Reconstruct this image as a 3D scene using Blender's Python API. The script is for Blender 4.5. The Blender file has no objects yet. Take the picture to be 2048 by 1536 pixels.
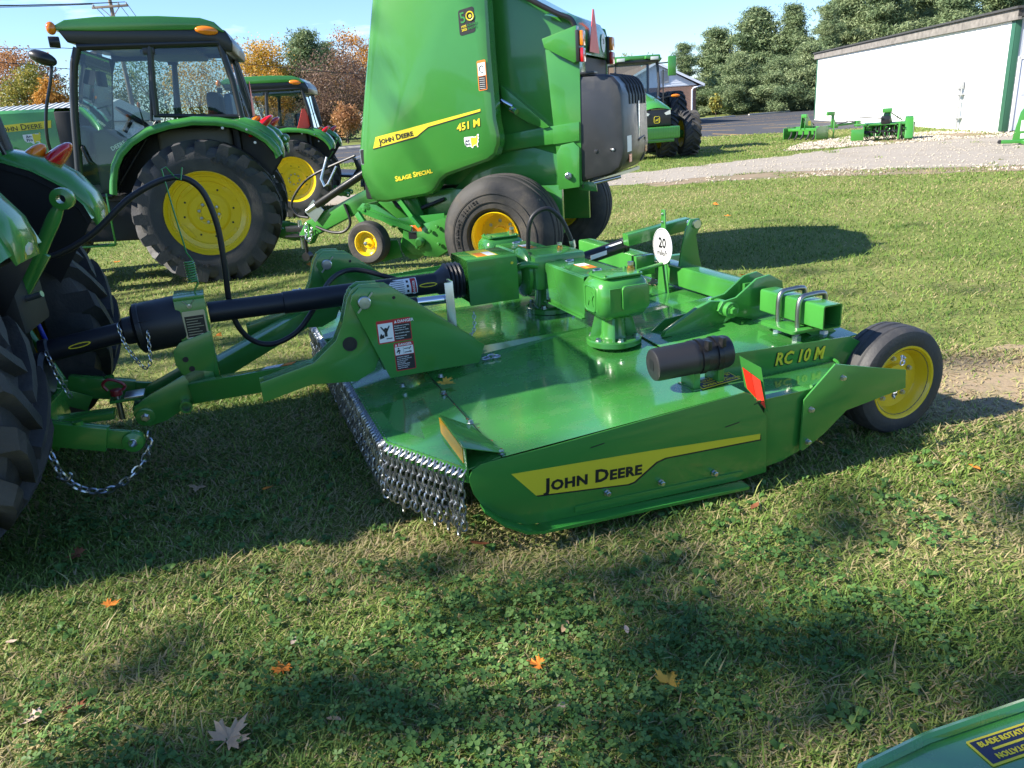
import bpy, bmesh, math, random
import numpy as np
from mathutils import Vector, Matrix

S = bpy.context.scene
COL = S.collection
rnd = random.Random(7)
PI = math.pi
R_ = math.radians

# ------------------------------------------------------------------ camera
PITCH, ROLL, CAM_H, FPX = 19.2, 4.1, 1.6, 1543.0
_p, _r = R_(PITCH), R_(ROLL)
cF = Vector((0, math.cos(_p), -math.sin(_p)))
_U0 = Vector((0, math.sin(_p), math.cos(_p))); _R0 = Vector((1, 0, 0))
cR = math.cos(_r) * _R0 - math.sin(_r) * _U0
cU = math.cos(_r) * _U0 + math.sin(_r) * _R0
cd = bpy.data.cameras.new('camera')
cam = bpy.data.objects.new('camera', cd); COL.objects.link(cam)
cd.sensor_width = 36.0; cd.lens = FPX * 36.0 / 2048.0
cd.clip_start = 0.05; cd.clip_end = 2000
m = Matrix.Identity(4)
for i in range(3):
    m[i][0] = cR[i]; m[i][1] = cU[i]; m[i][2] = -cF[i]
m.translation = (0, 0, CAM_H)
cam.matrix_world = m
S.camera = cam

# ------------------------------------------------------------------ world, sun, exposure
SUN_EL = R_(36); SUN_AZ = R_(13.5)            # light travels towards +x, a little +y
to_sun = Vector((-math.cos(SUN_AZ) * math.cos(SUN_EL), -math.sin(SUN_AZ) * math.cos(SUN_EL), math.sin(SUN_EL)))
W = bpy.data.worlds.new('World'); S.world = W; W.use_nodes = True
nt = W.node_tree; nt.nodes.clear()
out = nt.nodes.new('ShaderNodeOutputWorld'); bg = nt.nodes.new('ShaderNodeBackground')
sky = nt.nodes.new('ShaderNodeTexSky'); sky.sky_type = 'NISHITA'; sky.sun_disc = False
sky.sun_elevation = SUN_EL; sky.sun_rotation = math.atan2(to_sun.x, to_sun.y)
sky.altitude = 300; sky.air_density = 1.0; sky.dust_density = 0.1; sky.ozone_density = 3.5
# thin wisps of cloud low over the horizon
tc = nt.nodes.new('ShaderNodeTexCoord'); mp = nt.nodes.new('ShaderNodeMapping'); mp.inputs['Scale'].default_value = (2.2, 2.2, 11)
ns = nt.nodes.new('ShaderNodeTexNoise'); ns.inputs['Scale'].default_value = 2.6; ns.inputs['Detail'].default_value = 7; ns.inputs['Roughness'].default_value = .55
cr = nt.nodes.new('ShaderNodeValToRGB'); cr.color_ramp.elements[0].position = .60; cr.color_ramp.elements[1].position = .78
sx = nt.nodes.new('ShaderNodeSeparateXYZ')
hr = nt.nodes.new('ShaderNodeMapRange'); hr.inputs['From Min'].default_value = .45; hr.inputs['From Max'].default_value = .03
mu = nt.nodes.new('ShaderNodeMath'); mu.operation = 'MULTIPLY'
mx = nt.nodes.new('ShaderNodeMixRGB'); mx.inputs['Color2'].default_value = (8.5, 8.9, 9.4, 1)
L = nt.links.new
L(tc.outputs['Generated'], mp.inputs['Vector']); L(mp.outputs['Vector'], ns.inputs['Vector']); L(ns.outputs['Fac'], cr.inputs['Fac'])
L(tc.outputs['Generated'], sx.inputs['Vector']); L(sx.outputs['Z'], hr.inputs['Value'])
L(cr.outputs['Color'], mu.inputs[0]); L(hr.outputs['Result'], mu.inputs[1])
L(mu.outputs['Value'], mx.inputs['Fac']); L(sky.outputs['Color'], mx.inputs['Color1'])
tn = nt.nodes.new('ShaderNodeMixRGB'); tn.blend_type = 'MULTIPLY'; tn.inputs['Fac'].default_value = 1; tn.inputs['Color2'].default_value = (.84, .94, 1.10, 1)
L(mx.outputs['Color'], tn.inputs['Color1']); L(tn.outputs['Color'], bg.inputs['Color']); bg.inputs['Strength'].default_value = 0.088
L(bg.outputs['Background'], out.inputs['Surface'])
sl = bpy.data.lights.new('sun', 'SUN'); sl.energy = 5.0; sl.angle = R_(0.53); sl.color = (1.0, 0.93, 0.82)
so = bpy.data.objects.new('sun', sl); COL.objects.link(so)
so.rotation_euler = (-to_sun).to_track_quat('-Z', 'Y').to_euler()
S.view_settings.view_transform = 'Standard'; S.view_settings.look = 'None'
S.view_settings.exposure = 1.34; S.view_settings.gamma = 1.0
S.view_settings.use_curve_mapping = False

# ------------------------------------------------------------------ materials
def mat(name, col, rough=.5, metal=0., coat=0., var=.12, scale=6., bump=0., bscale=60., dust=None, spec=.5, dust_amt=.35, dscale=3.):
    M = bpy.data.materials.new(name); M.use_nodes = True
    t = M.node_tree; b = t.nodes['Principled BSDF']; l = t.links.new
    b.inputs['Roughness'].default_value = rough; b.inputs['Metallic'].default_value = metal
    b.inputs['Coat Weight'].default_value = coat; b.inputs['Coat Roughness'].default_value = .06 if coat < 1 else .10
    if coat >= 1: b.inputs['Coat IOR'].default_value = 1.95
    b.inputs['Specular IOR Level'].default_value = spec
    c = t.nodes.new('ShaderNodeTexCoord')
    n = t.nodes.new('ShaderNodeTexNoise'); n.inputs['Scale'].default_value = scale; n.inputs['Detail'].default_value = 6
    l(c.outputs['Object'], n.inputs['Vector'])
    mix = t.nodes.new('ShaderNodeMixRGB')
    mix.inputs['Color1'].default_value = [max(0, x * (1 - var)) for x in col] + [1]
    mix.inputs['Color2'].default_value = [min(1, x * (1 + var)) for x in col] + [1]
    l(n.outputs['Fac'], mix.inputs['Fac'])
    last = mix.outputs['Color']
    if dust:
        n2 = t.nodes.new('ShaderNodeTexNoise'); n2.inputs['Scale'].default_value = dscale; n2.inputs['Detail'].default_value = 9; n2.inputs['Roughness'].default_value = .65
        l(c.outputs['Object'], n2.inputs['Vector'])
        r = t.nodes.new('ShaderNodeMapRange'); r.inputs['From Min'].default_value = .48; r.inputs['From Max'].default_value = .72; r.inputs['To Max'].default_value = dust_amt
        l(n2.outputs['Fac'], r.inputs['Value'])
        m2 = t.nodes.new('ShaderNodeMixRGB'); m2.inputs['Color2'].default_value = list(dust) + [1]
        l(last, m2.inputs['Color1']); l(r.outputs['Result'], m2.inputs['Fac']); last = m2.outputs['Color']
        rr = t.nodes.new('ShaderNodeMath'); rr.operation = 'ADD'; rr.inputs[1].default_value = rough
        l(r.outputs['Result'], rr.inputs[0]); l(rr.outputs['Value'], b.inputs['Roughness'])
    l(last, b.inputs['Base Color'])
    if bump:
        n3 = t.nodes.new('ShaderNodeTexNoise'); n3.inputs['Scale'].default_value = bscale; n3.inputs['Detail'].default_value = 5
        l(c.outputs['Object'], n3.inputs['Vector'])
        bp = t.nodes.new('ShaderNodeBump'); bp.inputs['Strength'].default_value = bump; bp.inputs['Distance'].default_value = .01
        l(n3.outputs['Fac'], bp.inputs['Height']); l(bp.outputs['Normal'], b.inputs['Normal'])
    return M
GREEN = mat('green_paint', (.046, .225, .036), .27, coat=.55, var=.06, bump=.015, bscale=25)
DECKG = mat('deck_green_paint', (.044, .225, .040), .22, coat=1.0, var=.10, bump=.045, bscale=4, dust=(.16, .20, .10), dust_amt=.22, dscale=9)
YEL = mat('yellow_paint', (.80, .55, .012), .32, coat=.4, var=.05)
DECY = mat('yellow_decal', (.74, .60, .03), .4, var=.04)
BLK = mat('black_paint', (.012, .012, .013), .38, coat=.15, var=.2)
PLAS = mat('black_plastic', (.018, .018, .02), .42, var=.25, bump=.12, bscale=180)
TUBE = mat('driveline_plastic', (.010, .011, .018), .45, var=.2)
TAIL = mat('grey_black_plastic', (.028, .028, .031), .34, spec=.7, var=.2, bump=.05, bscale=140, dust=(.09, .088, .08), dust_amt=.2)
RUB = mat('rubber', (.036, .036, .038), .62, var=.3, bump=.25, bscale=70, dust=(.15, .14, .12), dust_amt=.5, dscale=5)
RUBT = mat('implement_rubber', (.035, .033, .031), .72, var=.25, bump=.2, bscale=60, dust=(.21, .18, .14), dust_amt=.45, dscale=4)
ZINC = mat('zinc_steel', (.58, .60, .62), .28, metal=1., var=.12)
CHR = mat('chrome', (.75, .77, .80), .09, metal=1., var=.04)
GAL = mat('galvanised_chain', (.36, .38, .40), .38, metal=1., var=.25, scale=40)
BRASS = mat('brass', (.50, .30, .10), .35, metal=1.)
WHT = mat('white_print', (.78, .78, .77), .45, var=.02)
BPR = mat('black_print', (.012, .012, .014), .45, var=.02)
NAVY = mat('navy_print', (.02, .025, .06), .45, var=.02)
REDP = mat('red_print', (.45, .02, .025), .45, var=.03)
ORP = mat('orange_print', (.80, .20, .02), .45, var=.03)
AMB = mat('amber_lens', (.85, .22, .01), .12, coat=.6, var=.12, scale=40)
REDL = mat('red_lens', (.55, .008, .012), .10, coat=.7, var=.15, scale=30)
REFY = mat('amber_reflector', (.80, .34, .01), .25, coat=.5, var=.3, scale=160)
REFR = mat('red_reflector', (.75, .03, .012), .25, coat=.5, var=.2, scale=160)
SMVR = mat('warning_triangle_red', (.85, .045, .02), .4, var=.04)
CLR = mat('clear_lens', (.62, .64, .62), .08, coat=.8, var=.1)
LGRN = mat('light_green_steel', (.03, .22, .03), .35, coat=.4)
TANP = mat('tan_interior', (.16, .15, .12), .6, var=.15)
DKINT = mat('dark_interior', (.02, .02, .022), .6, var=.2)
BLUC = mat('blue_seat_cover', (.05, .10, .20), .35, var=.2)
STEEL = mat('bare_steel', (.38, .37, .35), .35, metal=1., var=.3, scale=20)
REDH = mat('red_handle', (.22, .01, .015), .4, coat=.3)
BLUE = mat('blue_cap', (.01, .03, .35), .4)
GREY = mat('grey_loader_paint', (.24, .26, .28), .38, coat=.3)
HOSE = mat('hose_rubber', (.014, .014, .016), .48, var=.2)
def glass_mat():
    M = bpy.data.materials.new('tinted_glass'); M.use_nodes = True; t = M.node_tree; t.nodes.clear(); l = t.links.new
    o = t.nodes.new('ShaderNodeOutputMaterial'); mx = t.nodes.new('ShaderNodeMixShader'); tr = t.nodes.new('ShaderNodeBsdfTransparent')
    tr.inputs['Color'].default_value = (.66, .74, .72, 1)
    g = t.nodes.new('ShaderNodeBsdfGlossy'); g.inputs['Roughness'].default_value = .02; g.inputs['Color'].default_value = (.9, .95, 1, 1)
    fr = t.nodes.new('ShaderNodeFresnel'); fr.inputs['IOR'].default_value = 1.7
    l(fr.outputs[0], mx.inputs['Fac']); l(tr.outputs[0], mx.inputs[1]); l(g.outputs[0], mx.inputs[2]); l(mx.outputs[0], o.inputs['Surface'])
    return M
GLASS = glass_mat()

# ------------------------------------------------------------------ helpers
class MB:
    """collects faces and links them as one mesh object"""
    def __init__(s): s.v = []; s.f = []
    def add(s, vs, fs):
        k = len(s.v); s.v += [tuple(x) for x in vs]; s.f += [tuple(i + k for i in f) for f in fs]; return s
    def box(s, x0, x1, y0, y1, z0, z1):
        return s.add([(x0,y0,z0),(x1,y0,z0),(x1,y1,z0),(x0,y1,z0),(x0,y0,z1),(x1,y0,z1),(x1,y1,z1),(x0,y1,z1)],
                     [(0,3,2,1),(4,5,6,7),(0,1,5,4),(1,2,6,5),(2,3,7,6),(3,0,4,7)])
    def prism(s, pts, o, ax, ay, t):
        """flat outline pts in the plane o+ax*u+ay*v, thickened by t along ax x ay"""
        o, ax, ay = Vector(o), Vector(ax), Vector(ay); n = ax.cross(ay).normalized() * t
        A = [o + ax * a + ay * b for a, b in pts]; k = len(A)
        area = sum(pts[i][0] * pts[(i+1) % k][1] - pts[(i+1) % k][0] * pts[i][1] for i in range(k))
        if area < 0: A = A[::-1]
        if t < 0: A = [a + n for a in A]; n = -n
        return s.add([*A, *[a + n for a in A]], [tuple(range(k))[::-1], tuple(range(k, 2*k))] + [(i, (i+1) % k, k + (i+1) % k, k + i) for i in range(k)])
    def slab(s, P, t):
        """3d polygon thickened downwards by t"""
        k = len(P); B = [(p[0], p[1], p[2] - t) for p in P]
        return s.add([*P, *B], [tuple(range(k)), tuple(range(k, 2*k))[::-1]] + [(i, i + k, (i+1) % k + k, (i+1) % k) for i in range(k)])
    def bar(s, p, q, w, h, up=(0, 0, 1)):
        p, q = Vector(p), Vector(q); d = (q - p).normalized(); sd = d.cross(Vector(up)).normalized() * (w / 2); u = sd.cross(d).normalized() * (h / 2)
        vs = [p - sd - u, p + sd - u, p + sd + u, p - sd + u, q - sd - u, q + sd - u, q + sd + u, q - sd + u]
        return s.add(vs, [(0,1,2,3),(7,6,5,4),(1,0,4,5),(2,1,5,6),(3,2,6,7),(0,3,7,4)])
    def tube(s, pts, r, n=10, closed=False, caps=True, radii=None):
        P = [Vector(p) for p in pts]; k = len(P); rings = []
        t0 = (P[1] - P[0]).normalized(); a = Vector((0, 0, 1)) if abs(t0.z) < .9 else Vector((1, 0, 0)); nrm = (a - t0 * a.dot(t0)).normalized()
        for i in range(k):
            if closed: t = (P[(i+1) % k] - P[i-1]).normalized()
            else: t = (P[min(i+1, k-1)] - P[max(i-1, 0)]).normalized()
            nrm = (nrm - t * nrm.dot(t)).normalized(); b = t.cross(nrm)
            rr = radii[i] if radii else r
            rings.append([P[i] + (nrm * math.cos(2*PI*j/n) + b * math.sin(2*PI*j/n)) * rr for j in range(n)])
        vs = [v for rg in rings for v in rg]; fs = []
        for i in range(k if closed else k - 1):
            i2 = (i + 1) % k
            for j in range(n): fs.append((i*n + j, i*n + (j+1) % n, i2*n + (j+1) % n, i2*n + j))
        if caps and not closed: fs += [tuple(range(n))[::-1], tuple(range((k-1)*n, k*n))]
        return s.add(vs, fs)
    def lathe(s, o, ax, prof, n=24, closed=False):
        """profile of (radius, distance along axis)"""
        o, ax = Vector(o), Vector(ax).normalized(); a = Vector((0, 0, 1)) if abs(ax.z) < .9 else Vector((1, 0, 0))
        e = (a - ax * a.dot(ax)).normalized(); b = ax.cross(e); k = len(prof); vs = []
        for r, h in prof:
            for j in range(n): vs.append(o + ax * h + (e * math.cos(2*PI*j/n) + b * math.sin(2*PI*j/n)) * max(r, 1e-5))
        fs = []
        for i in range(k if closed else k - 1):
            i2 = (i + 1) % k
            for j in range(n): fs.append((i*n + j, i*n + (j+1) % n, i2*n + (j+1) % n, i2*n + j))
        return s.add(vs, fs)
    def cyl(s, p, q, r, n=16):
        p, q = Vector(p), Vector(q); d = (q - p).length
        return s.lathe(p, q - p, [(0, 0), (r, 0), (r, d), (0, d)], n)
    def ell(s, c, r, n=16, m=10, rot=None):
        vs = []; c = Vector(c)
        for i in range(m + 1):
            th = PI * i / m
            for j in range(n):
                p = Vector((r[0]*math.sin(th)*math.cos(2*PI*j/n), r[1]*math.sin(th)*math.sin(2*PI*j/n), r[2]*math.cos(th)))
                if rot: p = rot @ p
                vs.append(c + p)
        return s.add(vs, [(i*n + j, (i+1)*n + j, (i+1)*n + (j+1) % n, i*n + (j+1) % n) for i in range(m) for j in range(n)])
    def grid(s, rows):
        k = len(rows[0]); return s.add([p for r in rows for p in r], [(i*k + j, i*k + j + 1, (i+1)*k + j + 1, (i+1)*k + j) for i in range(len(rows) - 1) for j in range(k - 1)])
    def mesh(s, name, m, bevel=0, smooth=40):
        me = bpy.data.meshes.new(name); me.from_pydata(s.v, [], s.f)
        if bevel or True:
            bm = bmesh.new(); bm.from_mesh(me)
            bmesh.ops.remove_doubles(bm, verts=bm.verts, dist=1e-5)
            bmesh.ops.recalc_face_normals(bm, faces=bm.faces)
            if bevel:
                eg = [e for e in bm.edges if len(e.link_faces) == 2 and e.calc_face_angle(0) > R_(32)]
                bmesh.ops.bevel(bm, geom=eg, offset=bevel, segments=2, profile=.6, affect='EDGES', clamp_overlap=True)
            bm.to_mesh(me); bm.free()
        me.materials.append(m)
        if smooth:
            me.shade_smooth(); me.set_sharp_from_angle(angle=R_(smooth))
        return me
    def build(s, name, m, parent=None, bevel=0, smooth=40):
        return link(name, s.mesh(name, m, bevel, smooth), parent)
def link(name, me, parent=None):
    o = bpy.data.objects.new(name, me); COL.objects.link(o)
    if parent: o.parent = parent
    return o
def tag(o, label=None, cat=None, group=None, kind=None):
    if label: o['label'] = label
    if cat: o['category'] = cat
    if group: o['group'] = group
    if kind: o['kind'] = kind
    return o
def empty(name, loc, rz=0., label=None, cat=None, group=None, ry=0., scale=1.):
    o = bpy.data.objects.new(name, None); COL.objects.link(o); o.empty_display_size = .2
    o.location = loc; o.rotation_euler = (0, ry, rz); o.scale = (scale,) * 3
    return tag(o, label, cat, group)
def copy_tree(o, parent=None):
    c = o.copy(); COL.objects.link(c)
    if parent: c.parent = parent
    for ch in list(o.children): copy_tree(ch, c)
    return c
_tcache = {}
def text_mesh(body, size, bold=0., shear=0., sx=1., ext=.0008, spacing=1., small=False, align='LEFT', line=1.0):
    key = (body, size, bold, shear, sx, ext, spacing, small, align)
    if key in _tcache: return _tcache[key]
    c = bpy.data.curves.new('lettering', 'FONT'); c.body = body; c.size = size; c.offset = bold * size; c.shear = shear
    c.extrude = ext; c.resolution_u = 2; c.space_character = spacing; c.align_x = align; c.space_line = line; c.small_caps_scale = .78
    if small:
        for i, ch in enumerate(body): c.body_format[i].use_small_caps = ch.islower()
    o = bpy.data.objects.new('tmp', c); COL.objects.link(o)
    dg = bpy.context.evaluated_depsgraph_get(); dg.update()
    me = bpy.data.meshes.new_from_object(o.evaluated_get(dg))
    bpy.data.objects.remove(o); bpy.data.curves.remove(c)
    if sx != 1: me.transform(Matrix.Diagonal((sx, 1, 1, 1)))
    me.materials.clear(); _tcache[key] = me
    return me
def frame(o, ax, ay):
    ax, ay = Vector(ax).normalized(), Vector(ay); n = ax.cross(ay).normalized(); ay = n.cross(ax)
    M = Matrix.Identity(4)
    for i in range(3): M[i][0] = ax[i]; M[i][1] = ay[i]; M[i][2] = n[i]
    M.translation = o
    return M
def text(name, body, size, o, ax, ay, m, parent, **kw):
    me = text_mesh(body, size, **kw).copy(); me.materials.append(m)
    ob = link(name, me, parent); ob.matrix_local = frame(o, ax, ay)
    return ob
def plate(name, pts, o, ax, ay, t, m, parent, bevel=0):
    return MB().prism(pts, o, ax, ay, t).build(name, m, parent, bevel)
def rect(x0, y0, x1, y1): return [(x0, y0), (x1, y0), (x1, y1), (x0, y1)]
def rrect(x0, y0, x1, y1, r, n=4):
    P = []
    for cx, cy, a in ((x1-r, y1-r, 0), (x0+r, y1-r, 90), (x0+r, y0+r, 180), (x1-r, y0+r, 270)):
        for i in range(n + 1): t = R_(a + 90*i/n); P.append((cx + r*math.cos(t), cy + r*math.sin(t)))
    return P
def circ(cx, cy, r, n=24, ry=None): return [(cx + r*math.cos(2*PI*i/n), cy + (ry or r)*math.sin(2*PI*i/n)) for i in range(n)]
def smooth_path(P, n=8):
    P = [Vector(p) for p in P]; out = []
    for i in range(len(P) - 1):
        a, b, c, d = P[max(i-1, 0)], P[i], P[i+1], P[min(i+2, len(P)-1)]
        for k in range(n):
            t = k / n; out.append(.5*((2*b) + (c-a)*t + (2*a-5*b+4*c-d)*t*t + (3*b-a-3*c+d)*t**3))
    out.append(P[-1]); return out
def bolt(p, ax, r, h, parent, m=None, name='bolt'):
    M = MB().lathe(p, ax, [(0, 0), (r*1.35, 0), (r*1.35, h*.22), (r, h*.22), (r, h*.9), (r*.8, h), (0, h)], 6)
    return M.build(name, m or ZINC, parent, smooth=20)
def chain_mesh(path, wire=.0035, ln=.026, wd=.017, seg=10, m=5):
    """links strung along a path"""
    P = [Vector(p) for p in path]; D = [0]
    for i in range(1, len(P)): D.append(D[-1] + (P[i]-P[i-1]).length)
    M = MB(); pitch = ln - 2*wire; n = max(1, int(D[-1] / pitch))
    def at(s):
        s = min(max(s, 0), D[-1] - 1e-6)
        for i in range(1, len(P)):
            if D[i] >= s: t = (s - D[i-1]) / max(D[i] - D[i-1], 1e-9); return P[i-1].lerp(P[i], t)
        return P[-1]
    for k in range(n):
        a, b = at(k*pitch), at((k+1)*pitch); t = (b - a).normalized() if (b-a).length > 1e-6 else Vector((0, 0, -1)); c = (a + b) / 2
        s1 = t.cross(Vector((.31, .77, .11))).normalized(); s2 = t.cross(s1)
        sd = s1 if k % 2 else s2
        pts = []
        for j in range(seg):
            an = 2*PI*j/seg; x = math.cos(an); y = math.sin(an)
            pts.append(c + t * (math.copysign(abs(x)**.75, x) * ln/2) + sd * (math.copysign(abs(y)**.9, y) * wd/2))
        M.tube(pts, wire, m, closed=True)
    return M
# ------------------------------------------------------------------ rotary mower (local: x to its rear, y across away from camera, z up)
MOW = empty('rotary_mower', (0.06, 2.652, 0), R_(19.7), 'big green ten foot rotary mower with chain curtain and round speed sign, in the foreground', 'rotary mower')
DX, DW, DZ = (1, 0, 0), (0, 1, 0), (0, 0, 1)
WID, WC = 3.16, 1.6
def zn(d): return .402 + (d + .21) * .046
def zi(d): return .428 + (d + .12) * .074
def zd(d, w):
    if w > WC: w = 2*WC - w
    return zn(d) + (zi(d) - zn(d)) * min(w / 1.15, 1)
def side(pts, w, t): return dict(o=(0, w + t, 0), ax=DX, ay=DZ, t=t)
def splate(name, pts, w, t, m, parent=MOW, bevel=.0015):
    """upright plate whose face towards the camera lies at w"""
    return MB().prism(pts, (0, w + t, 0), DX, DZ, t).build(name, m, parent, bevel)
# deck skins
def skin(name, pts, lift=0., t=.006, parent=MOW):
    return MB().slab([(d, w, zz + lift) for d, w, zz in pts], t).build(name, DECKG, parent, .001)
def dk(d, w, lift=0): return (d, w, zd(d, w) + lift)
LIPZ = .383
skin('front_skin', [(-.47, .42, LIPZ), (-.256, .012, LIPZ), (-.124, .012, zn(-.124)), (-.124, 1.15, zi(-.124)), (-.47, 1.15, LIPZ + .004)])
M = MB(); rows = []
for i in range(9):
    d = -.119 + (.955 + .119) * i / 8; rows.append([(d, .004 + (1.15 - .004) * j / 8, zd(d, .004 + 1.146 * j / 8) - .012 * math.sin(PI * j / 8)) for j in range(9)])
M.grid(rows).build('main_skin', DECKG, MOW)
skin('rear_skin', [dk(.957, .255), dk(1.78, .255), dk(1.78, 1.15), dk(.957, 1.15)])
CZ = .492
M = MB()
rows = [[(d, w, z) for w, z in ((1.15, zi(d)), (1.155, CZ + .004*max(0, d)), (1.6, CZ + .012), (2.045, CZ + .004*max(0, d)), (2.05, zi(d)))] for d in (-.12, .2, .5, .84, .95)]
M.grid(rows).build('centre_skin', DECKG, MOW, smooth=25)
skin('centre_front_skin', [(-.47, 1.15, LIPZ + .004), (-.122, 1.15, zi(-.122)), (-.122, 2.05, zi(-.122)), (-.47, 2.05, LIPZ + .004)])
skin('centre_rear_skin', [dk(.952, 1.15), dk(1.78, 1.15), dk(1.78, 2.05), dk(.952, 2.05)])
M = MB(); rows = []
for i in range(5):
    d = -.12 + 1.9 * i / 4; rows.append([(d, 2.05 + (WID - 2.05) * j / 4, zi(d) + (.53 - zi(d)) * (j / 4)) for j in range(5)])
M.grid(rows).build('far_skin', DECKG, MOW)
skin('front_skin', [(-.47, 2.05, LIPZ + .004), (-.122, 2.05, zi(-.122)), (-.122, 3.12, .50), (-.256, 3.15, .47), (-.47, 2.78, .42)])
# front lip that carries the chains
lipw = [(-.256, .012), (-.47, .42), (-.47, 2.78), (-.256, WID)]
for (a, b) in zip(lipw[:-1], lipw[1:]):
    M = MB(); M.add([(a[0]-.003, a[1], LIPZ + .004), (b[0]-.003, b[1], LIPZ + .004), (b[0]-.003, b[1], LIPZ - .055), (a[0]-.003, a[1], LIPZ - .055),
                     (a[0]+.004, a[1], LIPZ + .004), (b[0]+.004, b[1], LIPZ + .004), (b[0]+.004, b[1], LIPZ - .055), (a[0]+.004, a[1], LIPZ - .055)],
                    [(0,1,2,3),(7,6,5,4),(0,4,5,1),(2,6,7,3),(1,5,6,2),(0,3,7,4)]).build('front_lip', GREEN, MOW)
# chain curtain: every strand is a part
def strand(nl, sway, seed):
    r2 = random.Random(seed); P = [(.0, 0, .006), (-.013, 0, .012), (-.018, 0, -.012)]; z = -.012; y = 0
    for i in range(6): z -= nl/6; y += r2.uniform(-.002, .002); P.append((-.018 + sway*(i+1)/6, y, z))
    return chain_mesh(P, wire=.0046, ln=.042, wd=.026, seg=8, m=5)
STR = [strand(.246 + .010*(i % 3), .005*(i % 4) - .006, i).mesh('chain', GAL) for i in range(7)]
k = 0
for (a, b) in zip(lipw[:-1], lipw[1:]):
    A, B = Vector((*a, 0)), Vector((*b, 0)); n = int((B-A).length / .031); dv = (B-A).normalized()
    for i in range(n):
        p = A + (B-A) * (i + .5) / n
        o = link('chain', STR[(k*5 + k//3) % 7], MOW); o.location = (p.x - .003, p.y, LIPZ - .012); o.rotation_euler = (0, 0, math.atan2(-dv.x, dv.y) + rnd.uniform(-.12, .12)); k += 1
# near side plate, skid shoe
sp = [(-.256, .336), (-.246, .285), (-.215, .226), (-.14, .150), (-.05, .104), (.02, .093), (.05, .091), (.93, .057), (1.078, .062), (1.067, .322), (.992, .436), (.953, .455), (.504, .432), (.071, .408), (-.205, .398), (-.24, .382), (-.256, .355)]
splate('side_plate', sp, 0., .008, GREEN)
M = MB()
path = [(-.225, .232), (-.15, .155), (-.065, .10), (.0, .085), (.06, .083), (.95, .042)]
for (a, b) in zip(path[:-1], path[1:]):
    M.add([(a[0], -.055, a[1]+.006), (b[0], -.055, b[1]+.006), (b[0], .0, b[1]+.010), (a[0], .0, a[1]+.010), (a[0], -.055, a[1]-.008), (b[0], -.055, b[1]-.008), (b[0], .0, b[1]+.002), (a[0], .0, a[1]+.002)],
          [(0,1,2,3),(7,6,5,4),(0,4,5,1),(3,2,6,7),(0,3,7,4),(1,5,6,2)])
M.build('skid_shoe', LGRN, MOW, .0015, smooth=50)
plate('skid_flange', [(.16, .104), (.93, .072), (.955, .088), (.955, .098), (.20, .13), (.16, .13)], (0, 0, 0), DX, DZ, .006, GREEN, MOW, .001)
for d, z in ((.303, .156), (.55, .142), (.806, .124)):
    b = bolt((d, -.001, z), (0, -1, 0), .011, .022, MOW)
for d, z, l in ((.24, .362, .06), (.86, .318, .07), (1.0, .39, .05)):
    splate('slot', [(d, z), (d+l, z+.007), (d+l, z+.011), (d, z+.004)], -.0008, .001, BPR, bevel=0)
# name stripe
st = [(-.093, .331), (.502, .293), (1.037, .252), (1.037, .227), (.572, .247), (.53, .238), (.427, .174), (.40, .170), (.001, .218)]
splate('name_stripe', [(a + .006, b - .007) for a, b in st], -.0008, .0008, BPR, bevel=0)
splate('name_stripe', st, -.0016, .0012, DECY, bevel=0)
tilt = Vector((1, 0, -.062))
text('lettering', 'John Deere', .074, (.040, -.0022, .227), tilt, DZ, BPR, MOW, bold=.032, small=True, sx=1.14, spacing=1.06)
# rear part of the near side: lower plate, bracket, upper plate with model number, rounded shelf, reflector plate
splate('rear_side_plate', [(1.07, .08), (1.17, .09), (1.255, .115), (1.372, .185), (1.372, .40), (1.07, .40), (1.062, .322)], .012, .007, GREEN)
splate('wheel_bracket', [(1.245, .135), (1.262, .125), (1.372, .183), (1.489, .27), (1.824, .312), (1.815, .40), (1.626, .445), (1.409, .50), (1.251, .365)], -.010, .009, GREEN, bevel=.002)
for d, z in ((1.29, .315), (1.283, .165), (1.452, .43)):
    bolt((d, -.010, z), (0, -1, 0), .011, .016, MOW)
up = [(1.02, .538), (1.105, .536), (1.731, .508), (1.80, .47), (1.90, .372), (1.90, .30), (1.60, .30), (1.60, .37), (1.02, .37)]
splate('upper_side_plate', up, .25, .007, GREEN)
text('lettering', 'RC 10 M', .082, (1.297, .2475, .440), Vector((1, 0, -.045)), DZ, BPR, MOW, bold=.055, shear=.2, sx=.90, spacing=1.04)
text('lettering', 'RC 10 M', .082, (1.2985, .2462, .4415), Vector((1, 0, -.045)), DZ, DECY, MOW, bold=.026, shear=.2, sx=.90, spacing=1.04)
sh = [(.96, .005), (1.30, .008), (1.45, .06), (1.56, .13), (1.62, .20), (1.635, .25), (.96, .25)]
M = MB(); M.slab([(a, b, .402) for a, b in sh], .006).build('shelf', DECKG, MOW, .001)
M = MB(); rp = [(a, b, .413) for a, b in sh[1:6]]; M.tube(smooth_path(rp, 4), .008, 8).build('shelf_edge', GREEN, MOW)
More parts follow.
